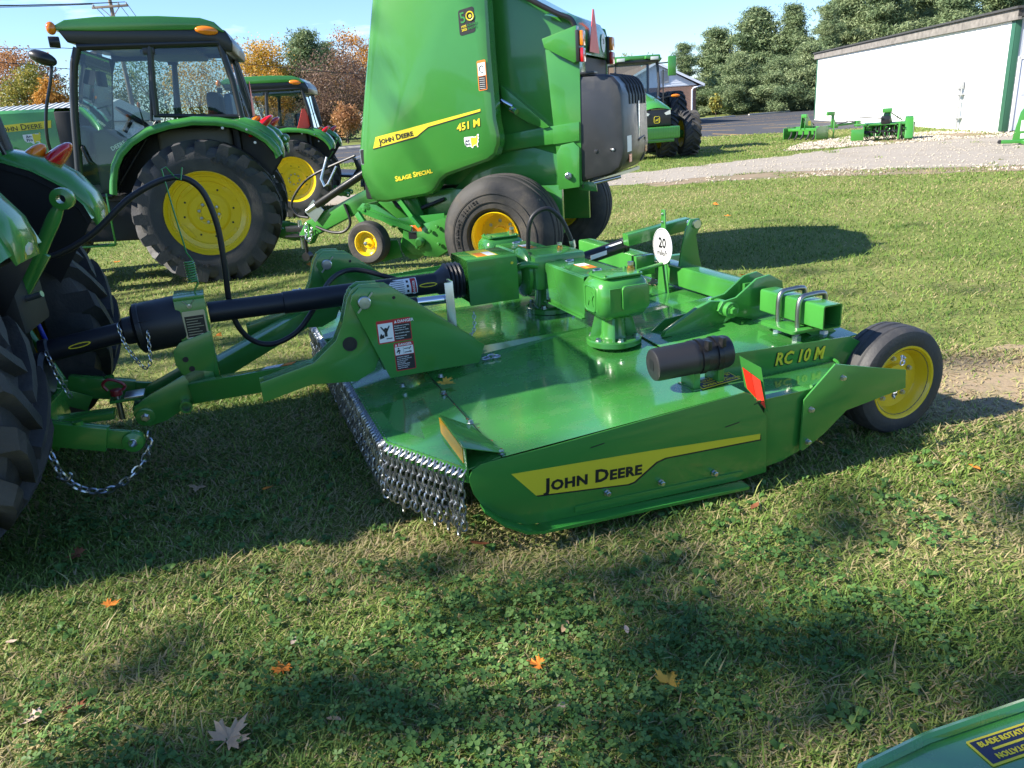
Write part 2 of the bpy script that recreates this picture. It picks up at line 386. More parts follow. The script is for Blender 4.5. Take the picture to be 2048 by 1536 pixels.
# slanted reflector plate between the shelf and the deck
M = MB()
a, b, c, d_ = Vector((.975, .075, .590)), Vector((1.045, .020, .540)), Vector((1.066, -.008, .345)), Vector((.958, .010, .460))
_n = (b - a).cross(c - a).normalized(); d_ = d_ - _n*(d_ - a).dot(_n); nn = (b - a).cross(d_ - a).normalized() * .003
M.add([a, b, c, d_, a+nn, b+nn, c+nn, d_+nn], [(0,1,2,3),(7,6,5,4),(0,4,5,1),(1,5,6,2),(2,6,7,3),(3,7,4,0)]).build('reflector_plate', GREEN, MOW)
nn.normalize()
def onrp(u, v, lift): return a + (b - a)*u + ((d_ + (c - d_)*u) - (a + (b-a)*u))*v - nn*lift
for u0, u1, m_ in ((.06, .44, REFR), (.46, .86, SMVR)):
    Q = [(u0, .32), (u1, .32), (u1 + .06, .95), (u0 + .06, .95)]
    MB().add([onrp(*q, .007) for q in Q] + [onrp(*q, .0005) for q in Q], [(0,1,2,3),(7,6,5,4),(0,4,5,1),(1,5,6,2),(2,6,7,3),(3,7,4,0)]).build('red_reflector', m_, MOW)
# amber reflector bracket at the front corner
M = MB(); M.prism([(.0, .385), (.0, .47), (.345, .488), (.345, .40)], (-.262, 0, 0), (0, 1, 0), (0, 0, 1), .004)
M.build('reflector_bracket', GREEN, MOW, .001)
M = MB(); M.slab([(-.262, .005, .474), (-.262, .34, .49), (-.14, .30, .428), (-.10, .02, .412)], .004).build('bracket_top', GREEN, MOW, .001)
MB().prism(rect(.05, .405, .37, .466), (-.2632, 0, 0), (0, -1, 0), (0, 0, 1), .002)
M = MB(); M.add([(-.2645, .03, .402), (-.2645, .325, .415), (-.2645, .335, .478), (-.2645, .03, .462), (-.2625, .03, .402), (-.2625, .325, .415), (-.2625, .335, .478), (-.2625, .03, .462)],
                [(0,3,2,1),(4,5,6,7),(0,1,5,4),(1,2,6,5),(2,3,7,6),(3,0,4,7)]).build('amber_reflector', REFY, MOW)
M = MB(); M.add([(-.258, -.002, .335), (-.258, .01, .385), (-.25, .01, .385), (-.25, -.002, .335)], [(0,1,2,3)])
# seam bolts
for d, w in ((-.128, .755), (-.126, .365), (-.115, .03), (1.55, .60), (1.60, 1.0), (1.2, 1.35), (.30, 2.3)):
    bolt((d, w, zd(d, w) + .001), (0, 0, 1), .011, .014, MOW)
MB().tube([(-.1215, .02, zn(-.12) + .0005), (-.1215, 1.0, zi(-.12) - .001)], .002, 6).build('seam', BPR, MOW)
# rotation decal on the deck
def deck_frame(d, w, lift=.002):
    return (d, w, zd(d, w) - .012*math.sin(PI*min(w/1.15, 1)) + lift)
o_ = deck_frame(.83, .12, .004); axd = Vector((.19, 0, .012)).normalized(); ayd = Vector((0, .09, .006)).normalized()
plate('decal', rect(0, 0, .19, .085), o_, axd, ayd, .001, DECY, MOW)
plate('decal', rect(.006, .006, .184, .079), o_, axd, ayd, .0016, NAVY, MOW)
text('lettering', 'BLADE ROTATION', .022, Vector(o_) + axd*.014 + ayd*.014 + Vector((0,0,.0022)), axd, ayd, DECY, MOW, bold=.02)
text('lettering', 'BLADE ROTATION', .022, Vector(o_) + axd*.176 + ayd*.071 + Vector((0,0,.0022)), -axd, -ayd, DECY, MOW, bold=.02)
plate('arrow', [(.03, .040), (.125, .040), (.125, .033), (.16, .043), (.125, .053), (.125, .046), (.03, .046)], o_, axd, ayd, .0022, DECY, MOW)
# oil canister with straps
c0, c1 = Vector((.635, .205, .572)), Vector((.985, .165, .588)); ca = (c1 - c0).normalized(); cl = (c1-c0).length
M = MB().lathe(c0, ca, [(0, 0), (.058, 0), (.067, .006), (.070, .02), (.071, .17), (.074, .175), (.074, .195), (.071, .20), (.071, cl-.02), (.066, cl-.004), (.05, cl), (0, cl)], 32)
CAN = M.build('document_canister', PLAS, MOW, smooth=35)
for s_ in (.205, .275):
    M = MB(); p_ = c0 + ca*s_; M.lathe(p_, ca, [(.076, 0), (.076, .022), (.072, .022), (.072, 0)], 28, closed=True); M.build('strap', BLK, CAN, smooth=30)
    MB().box(p_.x+.002, p_.x+.02, .10, .13, p_.z+.045, p_.z+.085).build('buckle', BLK, CAN, .002)
M = MB().box(.80, .83, .14, .24, .44, .52).box(.92, .95, .14, .24, .445, .52).box(.79, .96, .13, .25, .445, .455).build('canister_bracket', GREEN, MOW, .001)
plate('emblem', rrect(-.02, -.02, .02, .024, .008), c0 - ca*.0015, ca.cross(Vector((0,0,1))).normalized(), DZ, -.0015, BLK, CAN)
# cap ring on the deck
MB().lathe((1.259, .966, .495), DZ, [(.045, -.03), (.045, .012), (.038, .012), (.034, .0), (0, -.002)], 24).build('filler_ring', GREEN, MOW)

# --- gearboxes
def emblem(parent, o, ax, ay, s, m, lift=.002):
    P = rrect(-.5*s, -.55*s, .5*s, .55*s, .22*s)
    M = MB(); M.tube([Vector(o) + Vector(ax)*x + Vector(ay)*y for x, y in P], .035*s, 6, closed=True)
    deer = [(-.30,-.36),(-.20,-.12),(-.32,.0),(-.14,.05),(.10,.02),(.24,.20),(.20,.36),(.32,.22),(.40,.20),(.28,.08),(.22,-.10),(.34,-.34),(.26,-.34),(.12,-.12),(-.10,-.10),(-.22,-.36)]
    M.prism([(x*s*.9, y*s*.9) for x, y in deer], o, ax, ay, lift)
    return M.build('emblem', m, parent)
def outboard(wc, mir):
    s_ = -1 if mir else 1; gc = .805; zb = .515
    M = MB().lathe((gc, wc, zb - .03), DZ, [(0, 0), (.135, 0), (.138, .004), (.138, .026), (.132, .032), (.07, .034), (.062, .05), (.058, .15), (0, .16)], 36)
    fl = M.build('flange', GREEN, MOW, smooth=35)
    for q in range(4):
        M = MB(); an = PI/4 + q*PI/2 + .3; e = Vector((math.cos(an), math.sin(an), 0)); M.prism([(.05, 0), (.122, 0), (.115, .02), (.085, .14), (.05, .16)], Vector((gc, wc, zb)) - e.cross(Vector(DZ))*.007, e, DZ, .014); M.build('rib', GREEN, fl, .002)
    for q in range(6):
        an = q*PI/3 + .35; bolt((gc + .112*math.cos(an), wc + .112*math.sin(an), zb + .002), DZ, .013, .016, fl)
    # cast body with chamfered corners
    body = bmesh.new(); bmesh.ops.create_cube(body, size=1)
    for v in body.verts: v.co = Vector((gc + v.co.x*.275, wc - s_*.03 + v.co.y*.235, .735 + v.co.z*.205))
    bmesh.ops.bevel(body, geom=[e for e in body.edges], offset=.04, segments=1, affect='EDGES')
    bmesh.ops.bevel(body, geom=[e for e in body.edges if e.calc_face_angle(0) > .3], offset=.006, segments=2, affect='EDGES')
    me = bpy.data.meshes.new('gearbox'); body.to_mesh(me); body.free(); me.materials.append(GREEN); me.shade_smooth(); me.set_sharp_from_angle(angle=R_(40))
    gb = link('gearbox', me, MOW)
    M = MB().prism(rrect(gc-.11, wc-s_*.03-.09, gc+.11, wc-s_*.03+.09, .025), (0, 0, .836), DX, DW, .009); M.build('cover_plate', GREEN, gb, .002)
    fw = wc - s_*.1475
    M = MB().prism(rrect(gc-.03 - (0), .68, gc+.115, .80, .02), (0, fw + s_*.004, 0), DX, DZ, .016 * s_); M.build('end_cover', GREEN, gb, .003)
    M = MB(); M.lathe((gc + .04, fw - s_*.012, .74), (0, -s_, 0), [(.0, .0005), (.045, .0005), (.048, .0)], 24); M.build('cast_ring', GREEN, gb)
    for x, y in ((-.09, -.07), (.09, -.07), (-.09, .07), (.09, .07)): bolt((gc + x, wc - s_*.03 + y, .845), DZ, .008, .008, gb, GREEN)
    bp = (gc + .085, wc - s_*.03, .845)
    MB().lathe(bp, DZ, [(0, 0), (.019, 0), (.019, .016), (.014, .018), (.015, .03), (.012, .034), (0, .034)], 10).build('breather', BRASS, gb, smooth=30)
    MB().lathe((bp[0], bp[1], .871), DZ, [(.015, 0), (.015, .016), (0, .017)], 10).build('breather_cap', ZINC, gb, smooth=30)
    emblem(gb, (gc - .1376, wc - s_*.03, .735), (0, -1, 0), DZ, .11, GREEN, .004)
    return gb
outboard(.86, False); outboard(2.42, True)
# centre gearbox and its pedestal
M = MB().lathe((.80, 1.62, CZ + .012), DZ, [(0, 0), (.15, 0), (.15, .025), (.14, .03), (.10, .032), (.09, .14), (.11, .20), (0, .2)], 32)
ped = M.build('pedestal', GREEN, MOW, smooth=35)
for q in range(8): bolt((.80 + .125*math.cos(q*PI/4), 1.62 + .125*math.sin(q*PI/4), CZ + .042), DZ, .015, .02, ped)
bmc = MB().box(.64, .96, 1.46, 1.78, .655, .852)
cg = bmc.build('centre_gearbox', GREEN, MOW, .03, smooth=50)
MB().lathe((.64, 1.62, .745), (-1, 0, 0), [(.14, 0), (.14, .02), (.125, .035), (.085, .05), (.075, .12), (.085, .14), (0, .14)], 28).build('input_snout', GREEN, cg, smooth=35)
for q in range(8):
    an = q*PI/4 + .2; bolt((.622, 1.62 + .125*math.cos(an), .745 + .12*math.sin(an)), (-1, 0, 0), .010, .012, cg, GREEN)
MB().tube(smooth_path([(.66, 1.47, .80), (.60, 1.47, .815), (.55, 1.50, .80), (.52, 1.54, .76)], 5), .018, 10).build('hose_elbow', GREEN, cg)
MB().lathe((.86, 1.60, .852), DZ, [(0, 0), (.017, 0), (.017, .014), (.012, .016), (.014, .03), (0, .032)], 10).build('breather', BRASS, cg)
MB().lathe((.86, 1.60, .876), DZ, [(.014, 0), (.014, .014), (0, .015)], 10).build('breather_cap', ZINC, cg)
# sheet metal covers of the cross shafts
def cover(w0, w1):
    M = MB(); t = .004; pr = [(.70, .60), (.70, .815), (.94, .815), (.94, .60)]
    M.prism([(.70, .625), (.704, .625), (.704, .811), (.936, .811), (.936, .625), (.94, .625), (.94, .805), (.93, .815), (.71, .815), (.70, .805)], (0, w0, 0), DX, DZ, -(w1 - w0))
    c = M.build('shaft_cover', GREEN, MOW, .0008, smooth=50)
    M = MB().prism([(.706, .60), (.71, .60), (.71, .655), (.706, .655)], (0, w0 + .02, 0), DX, DZ, -(w1 - w0 - .0))
    M.prism([(.690, .592), (.712, .592), (.712, .60), (.690, .60)], (0, w0 + .02, 0), DX, DZ, -(w1 - w0)).build('lower_flange', GREEN, c, .002)
    MB().cyl((.82, w0 - .12, .74), (.82, w1 + .12, .74), .045).build('shaft', BLK, c)
    for w in (w0 + .07, w1 - .08):
        MB().tube([(.80, w, .818), (.84, w + .01, .819), (.845, w + .02, .822), (.82, w + .022, .824), (.795, w + .012, .822), (.80, w, .818)], .005, 6).build('latch', ZINC, c)
    wm = (w0 + w1) / 2
    plate('warning_decal', rect(-.02, -.07, .045, .085), (.82, wm, .8152), DX, DW, .0008, ORP, c)
    plate('decal_panel', rect(-.017, .012, .042, .082), (.82, wm, .8160), DX, DW, .0005, WHT, c)
    plate('decal_panel', rect(-.008, -.06, .008, .0), (.82, wm, .8160), DX, DW, .0005, DECY, c)
cover(.965, 1.45); cover(1.80, 2.26)
# input shield box over the driveline end
M = MB().prism([(.25, .638), (.254, .638), (.254, .881), (.526, .881), (.526, .632), (.53, .632), (.53, .885), (.25, .885)][:0] or [(1.45, .635), (1.454, .635), (1.454, .881), (1.746, .881), (1.746, .635), (1.75, .635), (1.75, .875), (1.74, .885), (1.46, .885), (1.45, .875)], (.25, 0, 0), DW, DZ, .285)
SH = M.build('input_shield', GREEN, MOW, .0008, smooth=50)
plate('shield_base', rect(.27, 1.454, .50, 1.746), (0, 0, .636), DX, DW, .004, GREEN, SH)
plate('decal', rect(-.06, -.10, .06, .12), (.385, 1.60, .8852), DX, DW, .0008, DECY, SH)
plate('decal_panel', rect(-.05, -.09, .0, .03), (.385, 1.60, .8860), DX, DW, .0006, ORP, SH)
plate('decal_panel', rect(.005, -.09, .05, .03), (.385, 1.60, .8860), DX, DW, .0006, WHT, SH)
MB().lathe((.505, 1.45, .84), (0, -1, 0), [(0, 0), (.008, 0), (.008, .002), (0, .003)], 10).build('rivet', DECY, SH)
# --- driveline
AXL = Vector((1.0, 0, .002)).normalized()
DL = MB().lathe((-1.07, 1.6, .770), (Vector((.19, 1.6, .756)) - Vector((-1.07, 1.6, .770))), [(0, 0), (.052, 0), (.052, .36), (.057, .365), (.057, 1.20), (.052, 1.20), (.052, 1.26), (0, 1.26)], 28).build('driveline_tube', TUBE, MOW, smooth=30)
prof = [(.055, 0), (.06, .01), (.085, .05)]
for i in range(4): prof += [(.098, .06 + i*.022), (.102, .066 + i*.022), (.088, .074 + i*.022)]
prof += [(.096, .155), (0, .155)]
MB().lathe((.10, 1.6, .757), DX, prof, 28).build('boot', PLAS, DL)
MB().lathe((-1.47, 1.6, .735), Vector((.30, 0, .020)), [(.05, -.005), (.066, .01), (.068, .05), (.100, .055), (.122, .07), (.124, .09), (.120, .095), (.122, .10), (.125, .26), (.118, .28), (.075, .285), (0, .285)], 32).build('clutch_guard', PLAS, DL, smooth=35)
MB().prism([(0, 0), (.12, .0), (.10, -.03), (.07, -.05), (.05, -.05), (.02, -.03)], (-1.39, 1.49, .795), DX, (0, -.4, .9), .004).build('guard_flap', PLAS, DL, .001)
MB().lathe((-1.83, 1.6, .690), Vector((-1.46, 1.6, .735)) - Vector((-1.83, 1.6, .690)), [(0, 0), (.062, 0), (.062, .03), (.052, .04), (.05, .36), (0, .37)], 26).build('driveline_tube', TUBE, DL, smooth=30)
for o_, ax_ in (((-1.66, 1.549, .712), Vector((1, 0, .12))), ((.05, 1.542, .765), Vector((1, 0, -.01)))):
    plate('maker_badge', circ(0, 0, .05, 20, .012), o_, ax_.normalized(), DZ, .0016, DECY, DL)
    plate('badge_inset', circ(0, 0, .042, 20, .007), Vector(o_) + Vector((0, -.0014, 0)), ax_.normalized(), DZ, .0010, BPR, DL)
# wrapped warning label on the driveline tube
def wrap(name, x0, x1, a0, a1, r, m_, parent, cz=.758):
    M = MB(); M.grid([[(x, 1.6 - r*math.cos(R_(an)), cz + r*math.sin(R_(an))) for an in np.linspace(a0, a1, 9)] for x in (x0, x1)]); return M.build(name, m_, parent)
wrap('warning_label', -.16, -.01, -28, 62, .0582, WHT, DL)
wrap('label_band', -.045, -.015, -24, 58, .0588, REDP, DL)
for i in range(7): wrap('label_line', -.152, -.08, -20 + i*11, -17 + i*11, .0588, BPR, DL)
for i in range(3): wrap('label_pictogram', -.068, -.056, -18 + i*26, -4 + i*26, .0588, BPR, DL)
text('lettering', 'DANGER', .018, (-.024, 1.5408, .728), (0, 0, 1), (-1, 0, 0), WHT, DL, bold=.02)
# stand with holes that props the driveline
M = MB().box(-1.215, -1.075, 1.50, 1.70, .862, .882).box(-1.215, -1.075, 1.50, 1.506, .60, .866)
M.build('prop_bracket', GREEN, MOW, .002)
pb = splate('prop_plate', [(-1.262, .628), (-1.225, .665), (-1.085, .70), (-1.075, .60), (-1.12, .41), (-1.215, .44), (-1.265, .56)], 1.49, .008, GREEN)
MB().box(-1.10, -1.075, 1.498, 1.70, .45, .70).build('prop_web', GREEN, MOW, .002)
for z in (.578, .527): MB().lathe((-1.215 + (z < .55)*.02, 1.4895, z), (0, -1, 0), [(.014, .0), (.014, .002), (.010, .002), (.010, .0004), (0, .0004)], 16).build('hole', BPR, pb)
sg = splate('spec_tag', rrect(-1.19, .675, -1.085, .81, .008), 1.4985, .0015, ZINC, bevel=0)
splate('tag_print', rect(-1.182, .682, -1.093, .785), 1.4979, .0006, BPR, sg, 0)
for i in range(7): splate('tag_line', rect(-1.176, .692 + i*.013, -1.10 - (i % 3)*.012, .6945 + i*.013), 1.4974, .0005, ZINC, sg, 0)
MB().lathe((-1.148, 1.499, .835), (0, -1, 0), [(0, 0), (.011, 0), (.011, .006), (0, .007)], 12).build('pin', ZINC, MOW)
MB().tube([(-1.175, 1.492, .862), (-1.148, 1.490, .835), (-1.12, 1.492, .865)], .0022, 6).build('split_pin', ZINC, MOW)
# spring with hose hook
P = []
for i in range(9*14): an = 2*PI*i/14; P.append((-1.112 + .022*math.cos(an), 1.56 + .022*math.sin(an), .935 + .105*i/(9*14)))
sp_ = [(-1.118, 1.56, .872), (-1.108, 1.56, .905), (-1.09, 1.56, .928)] + P + [(-1.115, 1.57, 1.08), (-1.135, 1.6, 1.28), (-1.15, 1.62, 1.47), (-1.13, 1.62, 1.478), (-1.10, 1.61, 1.43), (-1.075, 1.60, 1.415), (-1.06, 1.62, 1.47)]
MB().tube(sp_, .0042, 6).build('hose_spring', GREEN, MOW)
# hydraulic hoses
MB().tube(smooth_path([(-1.78, 1.62, 1.115), (-1.66, 1.62, 1.135), (-1.50, 1.62, 1.21), (-1.30, 1.62, 1.36), (-1.11, 1.62, 1.428), (-1.0, 1.62, 1.37), (-.955, 1.62, 1.20), (-.955, 1.63, 1.0), (-.965, 1.67, .80), (-.945, 1.68, .66), (-.88, 1.7, .565), (-.78, 1.7, .535), (-.65, 1.7, .585), (-.53, 1.75, .70), (-.40, 2.0, .78), (-.25, 2.1, .80), (-.05, 2.0, .74), (.3, 1.9, .60)], 10), .0145, 12).build('hydraulic_hose', HOSE, MOW)
MB().tube([(-1.83, 1.62, 1.10), (-1.72, 1.62, 1.125)], .019, 12).build('hose_end', ZINC, MOW)
MB().tube(smooth_path([(.72, 1.74, .85), (.725, 1.72, .98), (.76, 1.71, 1.05), (.84, 1.70, 1.075), (.92, 1.70, 1.01), (.965, 1.70, .92), (.985, 1.70, .86)], 8), .013, 12).build('hydraulic_hose', HOSE, MOW)
MB().cyl((.985, 1.70, .875), (.992, 1.70, .835), .018).cyl((.992, 1.70, .835), (.996, 1.70, .80), .013).cyl((.996, 1.70, .80), (1.0, 1.70, .775), .019).build('hose_fitting', ZINC, MOW)
# lift cylinder and lever to the rear axle
cy0, cy1 = Vector((.985, 1.70, .742)), Vector((1.345, 1.70, .808))
LC = MB().lathe(cy0, cy1 - cy0, [(0, 0), (.042, 0), (.046, .01), (.046, .03), (.040, .035), (.040, .335), (.047, .34), (.047, .365), (0, .366)], 26).build('lift_cylinder', BLK, MOW, smooth=35)
plate('cylinder_label', rect(.05, -.012, .16, .014), cy0 + Vector((.05, -.041, .012)), (cy1-cy0).normalized(), DZ, .001, WHT, LC)
plate('cylinder_label', rect(.18, -.006, .29, .006), cy0 + Vector((.03, -.028, .036)), (cy1-cy0).normalized(), (0, .7, .7), .001, WHT, LC)
MB().cyl((1.34, 1.68, .82), (1.34, 1.68, .865), .018).build('cylinder_pin', STEEL, LC)
MB().bar((1.30, 1.62, .85), (1.72, 1.60, .905), .075, .07).build('lift_lever', GREEN, MOW, .004)
splate('lever_plate', [(1.53, .60), (1.72, .60), (1.68, .74), (1.66, .86), (1.70, .92), (1.68, .955), (1.62, .955), (1.59, .90), (1.56, .78)], 1.42, .014, GREEN)
MB().cyl((1.655, 1.40, .925), (1.655, 1.48, .925), .024).build('lever_pin', ZINC, MOW)
MB().tube([(1.0, 1.42, .665), (1.5, 1.46, .715)], .012, 10).build('link_rod', GREEN, MOW)
splate('rod_bracket', [(1.37, .62), (1.50, .62), (1.50, .74), (1.37, .74)], 1.62, .06, GREEN, bevel=.004)
# speed sign on its post
M = MB().prism([(-.07, .47), (.075, .47), (.035, .70), (.03, .84), (.02, 1.025), (-.02, 1.025), (-.025, .84), (-.05, .70)], (1.462, 1.455, 0), (0, -1, 0), DZ, .006)
PST = M.build('sign_post', GREEN, MOW, .001)
for z in (1.0, .955): bolt((1.4555, 1.455, z), (-1, 0, 0), .007, .01, PST)
SG = plate('speed_sign', circ(0, 0, .105, 40), (1.4535, 1.455, .815), (0, -1, 0), DZ, .0025, WHT, PST)
text('lettering', '20', .082, (1.4508, 1.455, .806), (0, -1, 0), DZ, BPR, SG, bold=.035, align='CENTER')
text('lettering', 'mile/h', .046, (1.4508, 1.455, .760), (0, -1, 0), DZ, BPR, SG, bold=.02, align='CENTER')
M = MB(); M.tube([(1.4512, 1.455 + .098*math.cos(2*PI*i/40), .815 + .098*math.sin(2*PI*i/40)) for i in range(40)], .0022, 5, closed=True).build('sign_ring', BPR, SG)
# rear axle tube
TB = MB()
def boxtube(name, p, q, w, h, t, parent, m=GREEN):
    p, q = Vector(p), Vector(q); d = (q-p).normalized(); sd = d.cross(Vector((0,0,1))).normalized(); u = sd.cross(d)
    A = rrect(-w/2, -h/2, w/2, h/2, .012, 3); B = rrect(-w/2+t, -h/2+t, w/2-t, h/2-t, .006, 3); n = len(A); M = MB(); vs = []
    for P in (A, B):
        for e in (p, q): vs += [e + sd*x + u*y for x, y in P]
    fs = []
    for i in range(n):
        j = (i+1) % n
        fs += [(i, j, n+j, n+i), (2*n+i, 3*n+i, 3*n+j, 2*n+j), (i, 2*n+i, 2*n+j, j), (n+i, n+j, 3*n+j, 3*n+i)]
    M.add(vs, fs); return M.build(name, m, parent, smooth=30)
AT = boxtube('axle_tube', (1.585, .215, .632), (1.585, .66, .632), .105, .115, .007, MOW)
boxtube('axle_tube', (1.585, .78, .630), (1.585, 2.75, .630), .115, .12, .007, MOW)
splate('tube_stop', rect(1.52, .565, 1.65, .70), .77, .02, GREEN, bevel=.004)
# clamp plates and pivot at the tube
splate('pivot_plate', [(1.31, .60), (1.36, .57), (1.46, .545), (1.60, .50), (1.69, .50), (1.72, .60), (1.70, .70), (1.62, .745), (1.54, .735), (1.42, .655), (1.34, .645)], .70, .014, GREEN, bevel=.003)
splate('pivot_plate', [(1.31, .60), (1.36, .57), (1.46, .545), (1.60, .50), (1.69, .50), (1.72, .60), (1.70, .70), (1.62, .745), (1.54, .735), (1.42, .655), (1.34, .645)], .80, .014, GREEN, bevel=.003)
MB().cyl((1.375, .67, .60), (1.375, .84, .60), .04).build('pivot_boss', GREEN, MOW, .004)
bolt((1.375, .67, .60), (0, -1, 0), .02, .022, MOW, GREEN)
splate('pivot_arm', [(1.02, .50), (1.36, .49), (1.40, .56), (1.39, .63), (1.30, .645), (1.22, .62), (1.04, .53)], .745, .03, GREEN, bevel=.003)
splate('rear_gusset', [(1.02, zd(1.02, .86)), (1.56, .50), (1.40, .58), (1.10, .555)], .86, .012, GREEN, bevel=.002)
for w in (.49, .352):
    MB().tube(smooth_path([(1.505, w, .50), (1.508, w, .56), (1.508, w, .665), (1.525, w, .705), (1.57, w, .712), (1.635, w, .712), (1.66, w, .695), (1.665, w, .60), (1.665, w, .50)], 5), .0125, 10).build('u_bolt', STEEL, MOW)
    MB().cyl((1.505, w, .50), (1.505, w, .525), .022, 6).cyl((1.665, w, .50), (1.665, w, .525), .022, 6).build('nut', ZINC, MOW, smooth=20)
plate('clamp_plate', rrect(1.44, .30, 1.73, .545, .02), (0, 0, .548), DX, DW, .016, GREEN, MOW, .002)
# wheel arm and gauge wheels
MB().bar((1.60, .40, .56), (1.90, .36, .36), .08, .08).build('wheel_arm', GREEN, MOW, .004)
def gauge(dx, w, parent, near=True):
    r_, zc = .268, .268
    pr = [(.16, -.085), (.185, -.098), (.225, -.10), (.25, -.092), (.262, -.075), (.266, -.052), (.260, -.048), (.267, -.040), (.268, -.012), (.262, -.006), (.262, .006), (.268, .012), (.267, .040), (.260, .048), (.266, .052), (.262, .075), (.25, .092), (.225, .10), (.185, .098), (.16, .085)]
    t = MB().lathe((dx, w, zc), (0, -1, 0), [(r, -h) for r, h in pr[::-1]][::-1], 48).build('gauge_wheel', RUB, parent, smooth=35)
    rp = [(.178, -.096), (.182, -.092), (.165, -.08), (.158, -.02), (.158, .06), (.166, .082), (.184, .094), (.180, .100), (.172, .098), (.158, .080), (.150, .05), (.140, .030), (.08, .022), (.075, .045), (.04, .05), (0, .05)]
    rim = MB().lathe((dx, w, zc), (0, -1, 0), rp, 40).build('rim', YEL, t, smooth=35)
    for q in range(5):
        an = q*2*PI/5 + .4; bolt((dx + .105*math.cos(an), w - .026, zc + .105*math.sin(an)), (0, -1, 0), .011, .016, rim)
    MB().cyl((dx, w - .05, zc), (dx, w + .16, zc), .035).build('hub', GREEN, rim, .003)
    return t
gauge(1.965, .225, MOW); gauge(1.95, 2.25, MOW); gauge(1.95, 2.95, MOW)
MB().box(1.88, 2.02, 2.05, 2.11, .24, .62).build('wheel_arm', GREEN, MOW, .004); MB().bar((1.60, 2.2, .60), (1.95, 2.12, .30), .07, .07).bar((1.60, 2.85, .60), (1.95, 2.78, .30), .07, .07).build('wheel_arm', GREEN, MOW, .004)
chain_mesh([(1.80, .0, .425), (1.83, .03, .445), (1.86, .05, .44)], .0035, .032, .02).build('rear_chain', ZINC, MOW)
chain_mesh([(1.79, .01, .30), (1.81, .04, .255), (1.83, .06, .245), (1.845, .07, .27)], .0035, .032, .02).build('rear_chain', ZINC, MOW)
# --- hinge plates on the deck and tongue
hp = [(-.455, .845), (-.442, .88), (-.405, .908), (-.262, .888), (-.225, .86), (.165, .545), (.13, .46), (-.316, .46)]
def hinge(wn, sgn):
    wf = wn
    hpl = splate('hinge_plate', hp, wf, .010, GREEN, bevel=.002)
    splate('hinge_plate', hp, wf + .145, .010, GREEN, bevel=.002)
    MB().lathe((-.395, wf - .002, .842), (0, -1, 0), [(0, 0), (.030, 0), (.030, .022), (.026, .026), (0, .027)], 20).build('hinge_pin', ZINC, hpl, smooth=35)
    MB().bar((-.43, wf - .022, .80), (-.355, wf - .022, .885), .008, .008).build('roll_pin', ZINC, hpl)
    splate('hole', circ(-.255, .842, .008, 12), wf - .0006, .0007, BPR, hpl, 0)
    for d in (-.27, -.08): bolt((d, wf - .03, zd(d, wf) + .004), DZ, .012, .015, hpl)
    arm = [(-.31, .91), (-.40, .918), (-.435, .90), (-.462, .86), (-.50, .745), (-.54, .672), (-.654, .585), (-.90, .535), (-.90, .44), (-.676, .485), (-.47, .462), (-.38, .50), (-.33, .60), (-.28, .80)]
    ap = splate('tongue_plate', arm, wf + .035, .012, GREEN, bevel=.003)
    splate('tongue_plate', arm, wf + .108, .012, GREEN, bevel=.003)
    MB().grid([[(d, wf + .047, z), (d, wf + .108, z)] for d, z in ((-.435, .899), (-.462, .859), (-.50, .744), (-.54, .671), (-.654, .584), (-.88, .54))]).build('tongue_web', GREEN, ap)
    MB().lathe((-.478, wf + .0345, .648), (0, -1, 0), [(.034, 0), (.034, .004), (.026, .004), (.026, .0005), (0, .0005)], 24).build('hole', BPR, ap)
    return hpl
H1 = hinge(.995, 1); H2 = hinge(2.17, 1)
bolt((-.57, 2.165, .695), Vector((-1, -.3, .2)), .022, .05, MOW)
# tongue arms
def arm(p, q, w, h): return MB().bar(p, q, w, h).build('tongue_arm', GREEN, MOW, .008, smooth=50)
arm((-.62, 1.08, .535), (-1.20, 1.50, .405), .085, .105)
arm((-.58, 2.25, .520), (-1.20, 1.68, .405), .085, .105)
plate('tongue_label', rect(.14, -.022, .20, .022), (-.62, 1.08, .590), Vector((-.58, .42, -.13)).normalized(), Vector((-.42, -.58, 0)).normalized(), .001, ORP, MOW)
plate('tongue_label', rect(.21, -.022, .31, .022), (-.62, 1.08, .590), Vector((-.58, .42, -.13)).normalized(), Vector((-.42, -.58, 0)).normalized(), .001, WHT, MOW)
jw = [(-1.50, .35), (-1.485, .385), (-1.41, .43), (-1.19, .52), (-1.10, .50), (-1.10, .345), (-1.24, .345), (-1.36, .285), (-1.44, .272), (-1.49, .30)]
splate('tongue_jaw', jw, 1.49, .014, GREEN, bevel=.003); splate('tongue_jaw', jw, 1.70, .014, GREEN, bevel=.003)
MB().lathe((-1.448, 1.49, .325), (0, -1, 0), [(.045, 0), (.045, .008), (.03, .01), (0, .01)], 24).build('boss', GREEN, MOW, .001)
bolt((-1.448, 1.48, .325), (0, -1, 0), .016, .02, MOW)
MB().lathe((-1.255, 1.49, .352), (0, -1, 0), [(.0, 0), (.030, .0), (.030, .055), (.022, .055), (.022, .01), (0, .01)], 20).build('boss', GREEN, MOW)
MB().lathe((-1.165, 1.485, .448), (0, -1, 0), [(0, 0), (.015, 0), (.015, .01), (0, .011)], 14).build('pin', ZINC, MOW)
MB().tube([(-1.20, 1.475, .44), (-1.165, 1.473, .448), (-1.125, 1.475, .455)], .0022, 6).build('split_pin', ZINC, MOW)
plate('web', rect(-1.50, 1.50, -1.10, 1.70), (0, 0, .36), DX, DW, .012, GREEN, MOW, .002)
